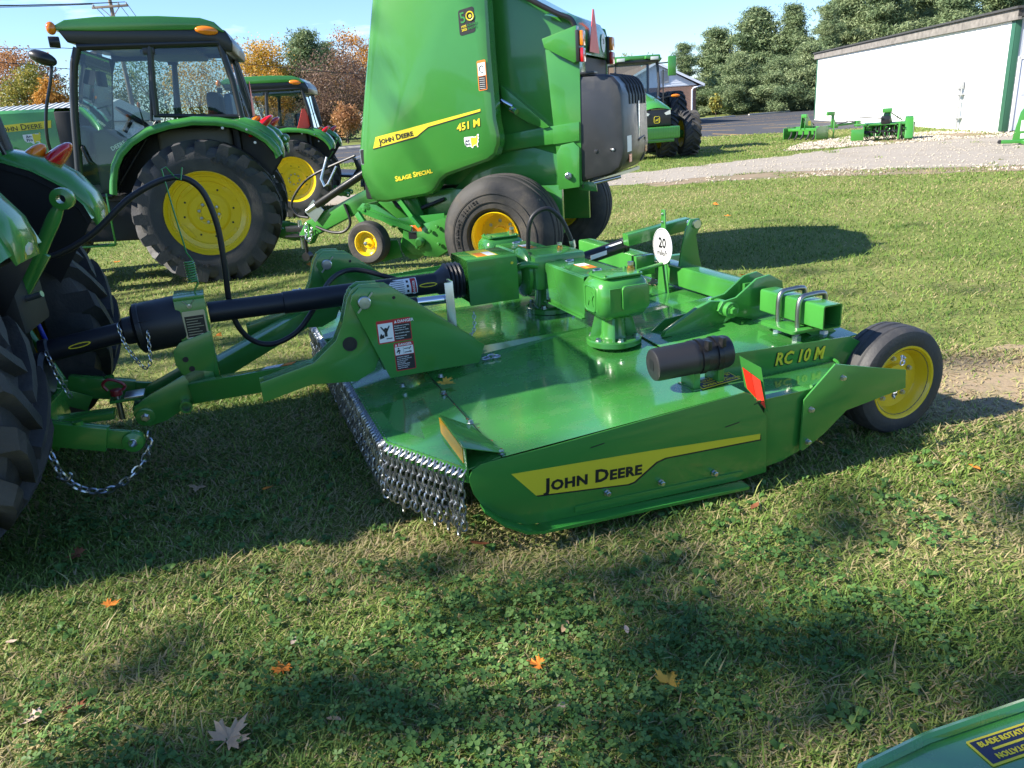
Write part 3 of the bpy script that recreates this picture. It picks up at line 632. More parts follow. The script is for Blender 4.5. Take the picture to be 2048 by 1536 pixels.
# hitch clevis, red handled pin
MB().box(-1.60, -1.44, 1.56, 1.64, .395, .41).build('clevis_plate', GREEN, MOW, .003)
MB().box(-1.53, -1.44, 1.545, 1.655, .412, .422).build('clevis_latch', ZINC, MOW, .002)
HP = MB().cyl((-1.565, 1.6, .425), (-1.565, 1.6, .455), .028).build('hitch_pin', REDH, MOW, .003); MB().cyl((-1.565, 1.6, .30), (-1.565, 1.6, .425), .014).build('pin_shaft', STEEL, HP)
MB().tube(smooth_path([(-1.60, 1.6, .455), (-1.615, 1.6, .49), (-1.585, 1.6, .51), (-1.54, 1.6, .49), (-1.52, 1.6, .465), (-1.535, 1.6, .448)], 5), .0075, 8).build('pin_handle', REDH, HP)
# transport stop tube (hose rest) behind the hinge
HR = MB().cyl((-.33, 1.25, .748), (-.09, 1.25, .746), .030).build('storage_tube', BLK, MOW, .006, smooth=50)
MB().cyl((-.09, 1.25, .746), (.085, 1.25, .742), .024).build('tube_sleeve', CHR, HR, smooth=40)
MB().box(.084, .094, 1.21, 1.29, .575, .835).box(.050, .094, 1.21, 1.218, .575, .83).build('tube_plate', ZINC, HR, .001)
# chains
def ch(path, wire, ln, wd, name='safety_chain', m_=ZINC): chain_mesh(smooth_path(path, 6), wire, ln, wd).build(name, m_, MOW)
ch([(-1.47, 1.47, .80), (-1.455, 1.46, .70), (-1.41, 1.44, .60), (-1.385, 1.45, .575), (-1.365, 1.46, .62), (-1.35, 1.475, .76)], .0026, .026, .016)
ch([(-1.80, 1.53, .71), (-1.775, 1.50, .60), (-1.74, 1.49, .48)], .003, .03, .02)
ch([(-1.44, 1.42, .27), (-1.47, 1.40, .16), (-1.56, 1.38, .075), (-1.66, 1.36, .035), (-1.76, 1.36, .06), (-1.83, 1.36, .14), (-1.86, 1.37, .26), (-1.90, 1.5, .38)], .0055, .048, .03)
MB().tube(smooth_path([(-1.86, 1.36, .15), (-1.82, 1.34, .13), (-1.79, 1.33, .155), (-1.80, 1.33, .17)], 5), .007, 8).build('chain_hook', ZINC, MOW)
ch([(.09, 1.25, .57), (.10, 1.27, .525), (.16, 1.30, .512), (.22, 1.33, .53), (.255, 1.42, .62)], .0026, .026, .016)
ch([(.17, 1.05, zd(.17, 1.05) + .008), (.22, 1.06, zd(.2, 1.05) + .008), (.25, 1.03, zd(.25, 1.05) + .008)], .005, .04, .026)
# safety decals on the near hinge plate
wf = .995
d1 = (-.352, .632, -.190, .742); g1 = splate('danger_decal', rrect(d1[0], d1[1], d1[2], d1[3], .006), wf - .0006, .0008, REDP, H1, 0)
splate('decal_panel', rect(-.346, .638, -.276, .728), wf - .0012, .0008, WHT, g1, 0)
splate('decal_panel', rect(-.272, .638, -.194, .716), wf - .0012, .0008, BPR, g1, 0)
text('lettering', 'DANGER', .019, (-.252, wf - .0015, .722), DX, DZ, WHT, g1, bold=.02)
splate('warning_symbol', [(-.268, .722), (-.255, .722), (-.2615, .735)], wf - .0012, .0006, WHT, g1, 0)
pict = MB()
for P in (circ(-.311, .700, .007, 12), [(-.335,.713),(-.331,.716),(-.312,.692),(-.294,.716),(-.290,.713),(-.305,.685),(-.305,.665),(-.318,.665),(-.318,.685)], [(-.342,.668),(-.335,.683),(-.327,.672),(-.321,.678),(-.321,.660),(-.342,.656)], rect(-.312,.652,-.284,.656)): pict.prism(P, (0, wf - .0018, 0), DX, DZ, .0005)
pict.build('pictogram', BPR, g1)
for i, bd in enumerate(('Entanglement in rotating', 'driveline can cause', 'serious injury or death.', 'Keep all shields in place.', 'Avoid contact with', 'rotating parts.')):
    text('lettering', bd, .0072, (-.270, wf - .0018, .706 - i*.0105 - (.004 if i > 2 else 0) - (.004 if i > 3 else 0)), DX, DZ, WHT, g1, bold=.01)
g2 = splate('danger_decal', rrect(-.283, .488, -.187, .626, .006), wf - .0006, .0008, REDP, H1, 0)
splate('decal_panel', rect(-.279, .566, -.191, .606), wf - .0012, .0008, WHT, g2, 0); splate('decal_panel', rect(-.279, .492, -.191, .563), wf - .0012, .0008, BPR, g2, 0)
text('lettering', 'DANGER', .016, (-.262, wf - .0015, .610), DX, DZ, WHT, g2, bold=.02)
splate('warning_symbol', [(-.277, .610), (-.266, .610), (-.2715, .621)], wf - .0012, .0006, WHT, g2, 0)
pict = MB()
for P in (circ(-.262, .598, .004, 10), [(-.266,.592),(-.258,.592),(-.252,.585),(-.256,.583),(-.259,.587),(-.256,.578),(-.261,.570),(-.264,.572),(-.261,.579),(-.265,.583),(-.272,.576),(-.273,.580)], rect(-.235,.592,-.212,.596), [(-.214,.590),(-.203,.602),(-.200,.598),(-.210,.588)], rect(-.235,.574,-.212,.578), [(-.214,.576),(-.203,.572),(-.200,.578),(-.210,.581)], rect(-.2395,.568,-.2385,.605)): pict.prism(P, (0, wf - .0018, 0), DX, DZ, .0005)
pict.build('pictogram', BPR, g2)
for i, bd in enumerate(('THROWN OBJECTS', 'Do not operate unless all', 'guards are in place.', 'Stay well clear.', 'ROTATING BLADES', 'Keep hands and feet', 'away from blades.')):
    text('lettering', bd, .0068, (-.275, wf - .0018, .553 - i*.0088), DX, DZ, WHT, g2, bold=.01)
# far side plate
fs = [(-.256, .34), (-.14, .17), (.05, .098), (1.05, .066), (1.372, .185), (1.75, .30), (1.75, .52), (.95, .575), (.1, .545), (-.25, .45)]
splate('side_plate', fs, WID, .008, GREEN)
# stringers under the deck (dark gap stays closed) and blade pan
MB().box(-.1, 1.5, .35, .39, .33, .37).box(-.1, 1.5, 1.58, 1.62, .33, .40).box(-.1, 1.5, 2.75, 2.79, .33, .40).build('stringer', GREEN, MOW)
for w in (.86, 2.42):
    MB().cyl((.805, w, .20), (.805, w, .50), .08).build('spindle', GREEN, MOW); MB().bar((.3, w + .3, .19), (1.31, w - .3, .19), .08, .014).build('blade', STEEL, MOW)
splate('rear_flap', rect(0, 0, .01, .01), .4, .01, GREEN) if False else None
MB().box(1.775, 1.785, .3, 3.1, .22, .50).build('rear_band', GREEN, MOW, .002)
# second mower in the near right corner: only its front corner is in view
MB2 = empty('mower_deck', (.95, .5, 0), R_(0), 'corner of another green mower deck with a blade rotation decal, at the lower right', 'rotary mower')
z2 = .352
ed = [(-.60, .30), (-.33, .663), (-.17, .728), (.10, .805), (.5, .86), (1.3, .90), (1.4, -.9), (-.3, -1.0), (-.75, -.4)]
M = MB(); M.slab([(x, y, z2) for x, y in ed], .006).build('deck', DECKG, MB2, .002)
e3 = [(x, y, z2 + .002) for x, y in ed]
M = MB(); 
for a_, b_ in zip(ed, ed[1:] + ed[:1]): M.add([(a_[0], a_[1], z2 + .004), (b_[0], b_[1], z2 + .004), (b_[0], b_[1], z2 - .22), (a_[0], a_[1], z2 - .22)], [(0,1,2,3)])
M.build('side_band', GREEN, MB2)
M = MB(); M.tube([(x*.985, y*.985, z2 + .004) for x, y in ed], .012, 8, closed=True).build('deck_rib', DECKG, MB2)
axd = Vector((.966, .26, 0)).normalized(); ayd = Vector((-.26, .966, 0)).normalized(); o_ = Vector((-.078, .640, z2 + .001))
plate('decal', rrect(0, 0, .18, .066, .004), o_, axd, ayd, .0012, DECY, MB2); plate('decal', rect(.005, .005, .175, .061), o_, axd, ayd, .0018, NAVY, MB2)
text('lettering', 'BLADE ROTATION', .0165, o_ + axd*.016 + ayd*.044 + Vector((0,0,.0024)), axd, ayd, DECY, MB2, bold=.02)
text('lettering', 'BLADE ROTATION', .0165, o_ + axd*.164 + ayd*.022 + Vector((0,0,.0024)), -axd, -ayd, DECY, MB2, bold=.02)
plate('arrow', [(.035, .0305), (.125, .0305), (.125, .026), (.15, .033), (.125, .040), (.125, .0355), (.035, .0355)], o_, axd, ayd, .0026, DECY, MB2)
MB().lathe((.45, -.1, z2), DZ, [(0, 0), (.12, 0), (.12, .02), (.06, .03), (.055, .12), (.10, .14), (.10, .3), (0, .31)], 24).build('gearbox', GREEN, MB2, smooth=35)
MB().box(-.1, 1.2, .2, .21, 0.0, .14).build('skid', GREEN, MB2)
# ------------------------------------------------------------------ tractors (local: x forward, y to its left, z up, rear axle at the origin)
AXF, AYL = (1, 0, 0), (0, 1, 0)
def lside(pts, y, t, name, m, par, bevel=0):      # upright plate on the left side, outer face at y
    return MB().prism([(-a, b) for a, b in pts], (0, y - t, 0), (-1, 0, 0), DZ, t).build(name, m, par, bevel)
def lug_tyre(name, R, w, rr, nl, parent, y, x=0, seed=0, flip=1):
    """tyre with angled lugs, axle along y"""
    Rc = R - .058*R/.8
    h = w/2
    pr = [(rr, -h*.80), (rr + .02, -h*.92), (rr + (Rc-rr)*.45, -h*1.02), (rr + (Rc-rr)*.75, -h*1.0), (Rc - .02, -h*.88), (Rc, -h*.62), (Rc + .004, 0), (Rc, h*.62), (Rc - .02, h*.88), (rr + (Rc-rr)*.75, h*1.0), (rr + (Rc-rr)*.45, h*1.02), (rr + .02, h*.92), (rr, h*.80)]
    M = MB().lathe((x, y, R), (0, 1, 0), pr, 64)
    for sd in (-1, 1):
        for k in range(nl):
            a0 = 2*PI*(k + (.5 if sd > 0 else 0))/nl + seed
            st = []
            for t in (0, .3, .62, .9, 1.0, 1.06):
                yy = sd * h * min(1.0, -.06 + 1.06*min(t, 1.0)); an = a0 + flip * (.36 * t**1.25)
                ro = R - .004*(t > .8) - (.018 if t == 1.0 else 0) - (.17*R/.8 if t > 1 else 0); rb = Rc - .03 if t < .9 else Rc - .05
                if t > 1: rb = ro - .005
                wd = (.028 + .022*t) * R/.8
                st.append((yy * (1.012 if t >= 1 else 1), an, ro, rb, wd))
            vs = []
            for yy, an, ro, rb, wd in st:
                for r_, dw in ((rb, -1.45), (ro, -1), (ro, 1), (rb, 1.45)):
                    aa = an + dw*wd/R; vs.append((x + r_*math.sin(aa), y + yy, R + r_*math.cos(aa)))
            fs = [(0,1,2,3)]
            n = len(st)
            for i in range(n-1):
                for j in range(3): fs.append((i*4+j, (i+1)*4+j, (i+1)*4+j+1, i*4+j+1))
            fs.append(tuple((n-1)*4 + j for j in (3,2,1,0)))
            M.add(vs, fs)
    return M.build(name, RUB, parent, smooth=30)
def dish_rim(rr, w, y, sd, x, R, par, deep=.10):
    o = (x, y, R); ax = (0, sd, 0); h = w/2*.86
    pr = [(rr + .012, h - .012), (rr + .016, h), (rr + .006, h + .004), (rr - .004, h - .012), (rr - .022, h - .035), (rr - .03, h - .06), (rr - .045, h - .062), (rr - .05, h - .085), (rr - .10, h - .10), (rr - .11, h - deep - .02), (rr*.52, h - deep - .035), (rr*.46, h - deep - .015), (rr*.30, h - deep - .012), (rr*.27, h - deep - .02), (rr*.20, h - deep - .02), (rr*.18, h - deep + .0), (0, h - deep + .004)]
    rim = MB().lathe(o, ax, pr, 48).build('rim', YEL, par, smooth=28)
    M = MB()
    for q in range(8):
        an = q*PI/4 + .2; M.lathe((x + rr*.235*math.cos(an), y + sd*(h - deep - .018), R + rr*.235*math.sin(an)), ax, [(0, 0), (.019, 0), (.019, .006), (.012, .006), (.012, .022), (0, .024)], 6)
    M.build('wheel_bolts', ZINC, par, smooth=20)
    M = MB()
    for q in range(8):
        an = q*PI/4 + (.09 if q % 2 else -.09) + .55; M.lathe((x + rr*.60*math.cos(an), y + sd*(h - deep - .030), R + rr*.60*math.sin(an)), ax, [(.012, .0), (.012, .004), (0, .004)], 8)
    M.build('rim_holes', BPR, par)
    for q in range(4):
        M = MB(); an = q*PI/2 + .9; e = Vector((math.cos(an), 0, math.sin(an))); f = Vector((0, sd, 0)).cross(e)
        c = Vector((x, y + sd*(h - .112), R)) + e*(rr*.74)
        M.prism([(-.10, -.035), (.10, -.035), (.07, .05), (-.07, .05)], c, f, e, .012); M.build('rim_lug', YEL, par, .003)
    return rim
def arc_text(word, size, R, zc, y, sd, a_mid, par, m_, x=0, inward=False, bold=.02):
    """raised letters round a sidewall"""
    n = len(word); step = size*.86/R; M = []
    for i, chh in enumerate(word):
        if chh == ' ': continue
        a = a_mid + (i - (n-1)/2) * step * (1 if not inward else -1)
        # angle measured from the top, clockwise as seen from outside (sd>0: forward is to the viewer's left)
        px = -math.sin(a) * R * (1 if sd > 0 else -1); pz = math.cos(a) * R
        rad = Vector((px, 0, pz)).normalized(); up = rad if not inward else -rad
        n_ = Vector((0, sd, 0)); axx = up.cross(n_)
        me = text_mesh(chh, size, bold=bold, ext=.006, align='CENTER')
        M.append((me, frame(Vector((x + px, y, zc + pz)) - up*size*.35, axx, up)))
    bm = bmesh.new()
    for me, mx_ in M:
        t = me.copy(); t.transform(mx_); bm.from_mesh(t); bpy.data.meshes.remove(t)
    me = bpy.data.meshes.new('lettering'); bm.to_mesh(me); bm.free(); me.materials.append(m_)
    return link('lettering', me, par)
def sticker_dealer(par, o, ax, ay, s):
    """white edged country outline in yellow with dealer name"""
    P = [(-.50,.30),(-.46,.34),(-.15,.30),(.10,.27),(.16,.22),(.22,.26),(.30,.20),(.36,.32),(.44,.34),(.47,.28),(.43,.20),(.46,.12),(.40,.02),(.43,-.08),(.34,-.20),(.38,-.36),(.33,-.38),(.28,-.25),(.10,-.24),(.02,-.36),(-.06,-.30),(-.14,-.22),(-.34,-.22),(-.46,-.10),(-.50,.08)]
    o, ax, ay = Vector(o), Vector(ax).normalized(), Vector(ay); n = ax.cross(ay).normalized()
    st = plate('dealer_sticker', [(x*s*1.16, y*s*1.2) for x, y in P], o, ax, ay, .0008, WHT, par)
    plate('sticker_map', [(x*s*.98, y*s*.98) for x, y in P if x > -.12] + [(-.10*s, .27*s)], o + n*.0008, ax, ay, .0006, DECY, st)
    text('lettering', 'Ag-', .26*s, o + ax*(-.50*s) + ay*(.04*s) + n*.0018, ax, ay, NAVY, st, bold=.03)
    text('lettering', 'Pro', .26*s, o + ax*(-.50*s) + ay*(-.19*s) + n*.0018, ax, ay, NAVY, st, bold=.03)
    return st
def build_tractor():
    T = empty('cab_tractor', (0, 0, 0))
    for sd in (1, -1):
        wy = .83*sd
        t = lug_tyre('rear_wheel', .80, .46, .455, 19, T, wy, 0, .1, 1)
        dish_rim(.455, .46, wy, sd, 0, .80, t)
        MB().lathe((0, wy - sd*.25, .80), (0, sd, 0), [(.44, 0), (.40, .08), (.2, .1), (0, .1)], 32).build('rim_back', YEL, t)
        yo = wy + sd*.2355
        arc_text('GALAXY', .088, .60, .80, yo + sd*.004, sd, R_(32 if sd > 0 else -20), t, RUBT)
        arc_text('Agritrac II', .064, .60, .80, yo + sd*.004, sd, R_(208), t, RUBT)
        f = lug_tyre('front_wheel', .56, .34, .31, 15, T, .80*sd, 2.25, .3, 1)
        dish_rim(.31, .34, .80*sd, sd, 2.25, .56, f, .05)
        # fender: swept sheet with outer lip
        prof = [(.99, 1.06), (.965, 1.20), (.915, 1.36), (.83, 1.50), (.70, 1.62), (.50, 1.735), (.27, 1.80), (.0, 1.838), (-.25, 1.825), (-.45, 1.79), (-.66, 1.70), (-.79, 1.605), (-.87, 1.50), (-.895, 1.42)]
        M = MB(); ys = (.50, .70, .90, .975, 1.005, 1.012, 1.004)
        rows = []
        for i, (x, z) in enumerate(prof):
            nx, nz = x, z - .8; l_ = math.hypot(nx, nz); nx, nz = nx/l_, nz/l_
            rows.append([(x - nx*q, yy*sd, z - nz*q) for yy, q in zip(ys, (-.004, -.008, -.004, .004, .022, .05, .09))])
        M.grid(rows).build('fender', GREEN, T, smooth=55)
        M = MB(); rows = []
        for i, (x, z) in enumerate(prof):
            nx, nz = x, z - .8; l_ = math.hypot(nx, nz); nx, nz = nx/l_, nz/l_
            rows.append([(x - nx*.03, .50*sd, z - nz*.03), (x - nx*.10, .97*sd, z - nz*.10)])
        M.grid(rows).build('fender_liner', BLK, T)
        MB().grid([[(x, .52*sd, z), (x*.72, .52*sd, .8 + (z - .8)*.45)] for x, z in prof]).build('fender_side', BLK, T)
        # fender horn that carries the tail light
        M = MB(); secs = []
        for x, z, w0, w1, h in ((-.40, 1.79, .58, .88, .01), (-.52, 1.782, .57, .895, .045), (-.66, 1.722, .565, .905, .058), (-.78, 1.63, .565, .905, .058), (-.86, 1.52, .57, .905, .05), (-.89, 1.44, .575, .905, .035), (-.90, 1.38, .58, .90, .01)):
            nx, nz = x, z - .8; l_ = math.hypot(nx, nz); nx, nz = nx/l_, nz/l_
            secs.append([(x + nx*h*q, (w0 + (w1-w0)*u)*sd, z + nz*h*q) for u, q in ((0, -.4), (.0, .5), (.10, .92), (.35, 1.06), (.65, 1.06), (.90, .92), (1, .5), (1, -.4))])
        M.grid(secs).build('fender_horn', GREEN, T, smooth=60)
        rot = Matrix.Rotation(R_(38), 3, 'Y') 
        MB().ell((-.69, .77*sd, 1.722), (.185, .11, .050), 20, 12, rot).build('tail_light', REDL, T)
        MB().ell((-.615, .755*sd, 1.770), (.11, .068, .045), 16, 10, rot).build('turn_signal', AMB, T)
        MB().ell((-.90, .74*sd, 1.44), (.02, .10, .05), 12, 8).build('rear_reflector', CLR, T)
        for x, z in ((-.30, 1.62), (-.55, 1.60), (-.62, 1.46)): bolt((x, 1.008*sd, z + .09), (0, sd, 0), .012, .008, T)
        # cab side
        A0, A1, A2, A3, A4 = (1.33, .98), (1.30, 1.22), (1.265, 1.50), (1.17, 2.18), (1.06, 2.55)
        yb, yt = .80, .74
        def yz(z): return sd*(yb + (yt - yb)*max(0, (z - 1.1)/1.5))
        def post(P, r, name, n=8): return MB().tube([(x, yz(z), z) for x, z in P], r, n).build(name, BLK, T, smooth=50)
        post(smooth_path([(a, 0, b) for a, b in (A0, A1, A2, A3, A4)], 3) and [A0, A1, A2, (1.225, 1.85), A3, (1.12, 2.40), A4], .042, 'front_pillar')
        post([(.40, 1.86), (.375, 2.2), (.34, 2.60)], .034, 'door_pillar'); post([(.455, 1.80), (.40, 2.2), (.355, 2.60)], .016, 'door_frame')
        post([(-.50, 1.80), (-.46, 2.2), (-.37, 2.62)], .036, 'rear_pillar')
        post([(1.0, 1.02), (.40, 1.80)], .02, 'door_frame'); post([(1.32, 1.02), (1.0, 1.02)], .03, 'sill'); post([(1.06, 2.56), (-.37, 2.60)], .04, 'roof_rail'); post([(.42, 1.86), (-.49, 1.83)], .022, 'window_sill')
        def pane(name, P):
            M = MB(); M.add([(x, yz(z) - sd*.006, z) for x, z in P], [tuple(range(len(P)))]); return M.build(name, GLASS, T, smooth=0)
        pane('door_glass', [(1.30, 1.04), (1.25, 1.50), (1.205, 1.85), (1.155, 2.18), (1.05, 2.55), (.37, 2.58), (.43, 1.84), (.62, 1.72), (.86, 1.48), (.97, 1.25), (1.0, 1.05)])
        pane('side_window', [(.34, 2.58), (.40, 1.86), (-.48, 1.83), (-.45, 2.2), (-.36, 2.60)])
        H = MB().tube([(1.20, yz(1.5) + sd*.012, 1.56), (1.20, yz(1.5) + sd*.04, 1.54), (1.16, yz(1.4) + sd*.045, 1.40), (1.13, yz(1.4) + sd*.02, 1.37)], .016, 8).build('door_handle', BLK, T)
        MB().box(.30, .42, sd*.735 - .03, sd*.735 + .03, 2.48, 2.56).build('door_hinge', BLK, T, .01)
        # mirror and its arm, grab rail
        MB().tube(smooth_path([(1.36, .80*sd, 1.20), (1.44, .93*sd, 1.35), (1.47, 1.0*sd, 1.60), (1.42, 1.02*sd, 1.90), (1.32, 1.0*sd, 2.20), (1.27, .95*sd, 2.42)], 5), .016, 8).build('mirror_arm', BLK, T)
        MB().ell((1.33, 1.04*sd, 2.43), (.135, .10, .068), 16, 10, Matrix.Rotation(R_(-22), 3, 'Y')).build('mirror', BLK, T)
        MB().cyl((1.20, .80*sd, 2.60), (1.30, .83*sd, 2.60), .055).build('work_light', BLK, T, .01)
        MB().ell((1.26, .79*sd, 2.735), (.05, .05, .065), 12, 8).build('front_marker', AMB, T)
        MB().ell((-.27, .80*sd, 2.715), (.12, .03, .045), 14, 8, Matrix.Rotation(R_(-6), 3, 'Y')).build('rear_marker', AMB, T)
        MB().ell((-.47, .70*sd, 2.625), (.035, .055, .06), 14, 8).build('rear_work_light', CLR, T)
        # steps
        M = MB().box(1.04, 1.44, .78*sd - .08, .78*sd + .08, .80, .82).box(1.06, 1.42, .80*sd - .08, .80*sd + .08, .47, .49)
        M.bar((1.05, .86*sd, .49), (1.05, .84*sd, 1.05), .02, .02).bar((1.43, .86*sd, .49), (1.40, .84*sd, .90), .03, .012).build('steps', GREEN, T, .002)
        MB().box(.45, 1.40, .46*sd - .22, .46*sd + .22, .50, .98).build('fuel_tank', DKINT, T, .05)
        # hood side
        hs = [(1.53, 1.905), (2.15, 1.885), (2.9, 1.78), (3.10, 1.66), (3.15, 1.40), (3.1, 1.10), (1.53, 1.08)]
        MB().grid([[(1.53, .30*sd, 1.965), (2.15, .30*sd, 1.945), (2.9, .28*sd, 1.84), (3.14, .26*sd, 1.68)], [(1.53, .37*sd, 1.93), (2.15, .37*sd, 1.91), (2.9, .35*sd, 1.80), (3.15, .32*sd, 1.62)], [(1.53, .39*sd, 1.80), (2.15, .39*sd, 1.75), (2.9, .37*sd, 1.64), (3.18, .33*sd, 1.50)], [(1.53, .385*sd, 1.20), (2.15, .385*sd, 1.18), (2.9, .37*sd, 1.15), (3.14, .32*sd, 1.15)]]).build('hood_side', GREEN, T, smooth=35)
        q = sd*.3925
        xs = (1, -1)[sd > 0]
        st = [(1.57, 1.838), (2.75, 1.735), (2.75, 1.665), (1.585, 1.758)]
        MB().prism([(a*-sd, b) for a, b in st], (0, q, 0), (-sd, 0, 0), DZ, .003).build('hood_stripe', DECY, T)
        bx = Vector((-sd, 0, sd*.085)).normalized()
        text('lettering', 'John Deere', .088, (2.13 if sd > 0 else 1.66, q + sd*.0036, 1.722 if sd > 0 else 1.765), bx, DZ, BPR, T, bold=.01, small=True, sx=1.05)
        sticker_dealer(T, (1.80, q - sd*.004 + .0, 1.655), bx, DZ, .16)
        MB().tube([(2.02 + .05*math.cos(a), .43*sd, 1.50 + .05*math.sin(a)) for a in np.linspace(0, 2*PI, 14, endpoint=False)], .018, 8, closed=True).build('lift_eye', GREEN, T)
        text('lettering', 'DEERE', .06, (.93, sd*.78, 1.50), Vector((-sd, 0, .45)), DZ, CLR, T, bold=.02) if sd > 0 else None
        # lower link and lift rod
        MB().bar((-.25, .30*sd, .58), (-.62, .37*sd, .50), .035, .085).build('lower_link', GREEN, T, .006)
        MB().bar((-.58, .37*sd, .51), (-.92, .40*sd, .42), .06, .125).build('link_sleeve', GREEN, T, .006)
        MB().bar((-.90, .40*sd, .425), (-1.03, .41*sd, .395), .025, .10).build('link_end', GREEN, T, .004)
        MB().lathe((-1.035, .41*sd - .03, .39), (0, 1, 0), [(.022, -.008), (.05, 0), (.055, .012), (.055, .048), (.05, .06), (.022, .068), (.022, -.008)], 20).build('link_ball', GREEN, T, smooth=35)
        MB().lathe((-1.035, .41*sd - .035, .39), (0, 1, 0), [(.018, 0), (.028, .002), (.028, .066), (.018, .07), (.018, 0)], 16).build('ball_ring', ZINC, T)
        MB().cyl((-.80, .39*sd, .50), (-.80, .39*sd, .53), .025).build('link_pin', GREEN, T)
        MB().tube([(-.30, .36*sd, 1.08), (-.42, .36*sd, .98), (-.56, .37*sd, .54)], .022, 10).build('lift_rod', GREEN, T)
        MB().bar((-.05, .34*sd, 1.08), (-.42, .36*sd, 1.06), .05, .09).build('lift_arm', GREEN, T, .01)
        MB().bar((-.35, .18*sd, .62), (-.68, .32*sd, .40), .02, .09).build('sway_bracket', GREEN, T, .004)
    # roof
    pr = [(1.25, 2.715), (1.24, 2.755), (1.12, 2.815), (.8, 2.848), (.2, 2.858), (-.22, 2.842), (-.36, 2.80), (-.46, 2.70), (-.43, 2.70), (-.30, 2.748), (-.1, 2.722), (.8, 2.71)]
    M = MB(); prm = [(-x, z) for x, z in pr]
    M.prism(prm, (0, .80, 0), (-1, 0, 0), DZ, -1.60).build('roof', GREEN, T, .025, smooth=60)
    pr = [(1.22, 2.735), (1.14, 2.60), (.9, 2.57), (-.30, 2.60), (-.42, 2.51), (-.505, 2.50), (-.52, 2.60), (-.46, 2.72), (-.34, 2.76), (0, 2.75)]
    MB().prism([(-x, z) for x, z in pr], (0, .775, 0), (-1, 0, 0), DZ, -1.55).build('roof_underside', BLK, T, .02, smooth=60)
    # glass front and rear, inside
    M = MB(); M.add([(1.27, -.74, 1.45), (1.27, .74, 1.45), (1.06, .70, 2.55), (1.06, -.70, 2.55)], [(0,1,2,3)]).build('windshield', GLASS, T, smooth=0)
    M = MB(); M.add([(-.50, -.76, 1.80), (-.50, .76, 1.80), (-.38, .70, 2.56), (-.38, -.70, 2.56)], [(0,1,2,3)]).build('rear_window', GLASS, T, smooth=0)
    MB().tube([(-.56, -.5, 1.80), (-.43, -.35, 2.50)], .012, 6).build('wiper', BLK, T)
    MB().box(-.42, 1.38, -.74, .74, .96, 1.02).build('cab_floor', DKINT, T)
    MB().box(-.44, -.40, -.74, .74, 1.02, 1.80).build('cab_rear_wall', DKINT, T)
    st_ = MB().box(-.10, .35, -.24, .24, 1.40, 1.52).box(-.24, -.08, -.24, .24, 1.46, 2.12).build('seat', DKINT, T, .06, smooth=60)
    MB().box(-.34, -.25, -.23, .23, 1.50, 2.10).build('seat_cover', BLUC, st_, .04, smooth=60)
    MB().box(-.35, .45, .42, .68, 1.45, 1.72).build('side_console', TANP, T, .05, smooth=60); MB().box(-.35, .45, -.68, -.42, 1.45, 1.72).build('side_console', TANP, T, .05, smooth=60)
    MB().prism([(-1.25, 1.02), (-.80, 1.02), (-.86, 1.55), (-1.08, 1.74), (-1.22, 1.70)], (0, .28, 0), (-1, 0, 0), DZ, -.56).build('dash', TANP, T, .05, smooth=60)
    sw = Matrix.Rotation(R_(-35), 4, 'Y'); P = [Vector((.80, 0, 1.86)) + (sw @ Vector((.19*math.cos(a), .19*math.sin(a), 0))) for a in np.linspace(0, 2*PI, 24, endpoint=False)]
    MB().tube(P, .014, 8, closed=True).tube([(.80, 0, 1.86), (.92, 0, 1.70)], .03, 8).tube([P[3], P[15]], .012, 6).tube([P[9], P[21]], .012, 6).build('steering_wheel', DKINT, T)
    MB().ell((.62, .45, 1.98), (.02, .02, .035), 10, 6).build('lever_knob', AMB, T); MB().tube([(.62, .45, 1.96), (.60, .42, 1.70)], .008, 6).build('lever', DKINT, T)
    MB().box(1.02, 1.08, -.10, .16, 2.20, 2.36).build('inner_mirror', DKINT, T, .01); MB().box(-.1, .5, -.5, .5, 2.50, 2.56).build('headliner', TANP, T, .02)
    # triangle on its bracket
    M = MB().prism([(-.20, -.18), (.20, -.18), (.03, .20), (-.03, .20)], (-.60, .34, 2.02), (0, -1, 0), DZ, .004); tr_ = M.build('warning_triangle', SMVR, T)
    MB().bar((-.595, .34, 1.70), (-.595, .34, 1.86), .03, .012).build('triangle_bracket', BLK, T)
    # hood top, body, axles
    MB().grid([[(x, y, z) for y in (-.30, 0, .30)] for x, z in ((1.40, 1.97), (1.53, 1.965), (2.15, 1.945), (2.9, 1.84), (3.14, 1.68))]).build('hood_top', GREEN, T, smooth=50)
    MB().box(1.36, 1.53, -.40, .40, 1.02, 1.93).build('cowl', DKINT, T, .02)
    MB().box(3.02, 3.17, -.30, .30, .95, 1.62).build('grille', BLK, T, .03)
    MB().box(-.45, 3.0, -.24, .24, .58, 1.12).build('chassis', BLK, T, .03); MB().cyl((0, -.62, .80), (0, .62, .80), .16).build('rear_axle', BLK, T); MB().cyl((2.25, -.65, .56), (2.25, .65, .56), .09).build('front_axle', BLK, T)
    MB().box(-.50, -.2, -.30, .30, .55, 1.30).build('rear_housing', BLK, T, .04); MB().box(-.64, -.45, -.22, .22, .95, 1.22).build('hydraulic_block', DKINT, T, .03)
    MB().lathe((-.50, 0, .69), (-1, 0, 0), [(0, 0), (.11, 0), (.12, .10), (.10, .12), (.0, .05)], 20).build('pto_guard', PLAS, T)
    MB().bar((-.2, 0, .43), (-.88, 0, .42), .10, .04).build('drawbar', GREEN, T, .004); MB().box(-.62, -.45, -.16, .16, .40, .56).build('drawbar_support', GREEN, T, .01)
    # top link held up
    MB().bar((-.56, .02, 1.06), (-.76, .02, 1.32), .045, .06).build('top_link', GREEN, T, .006)
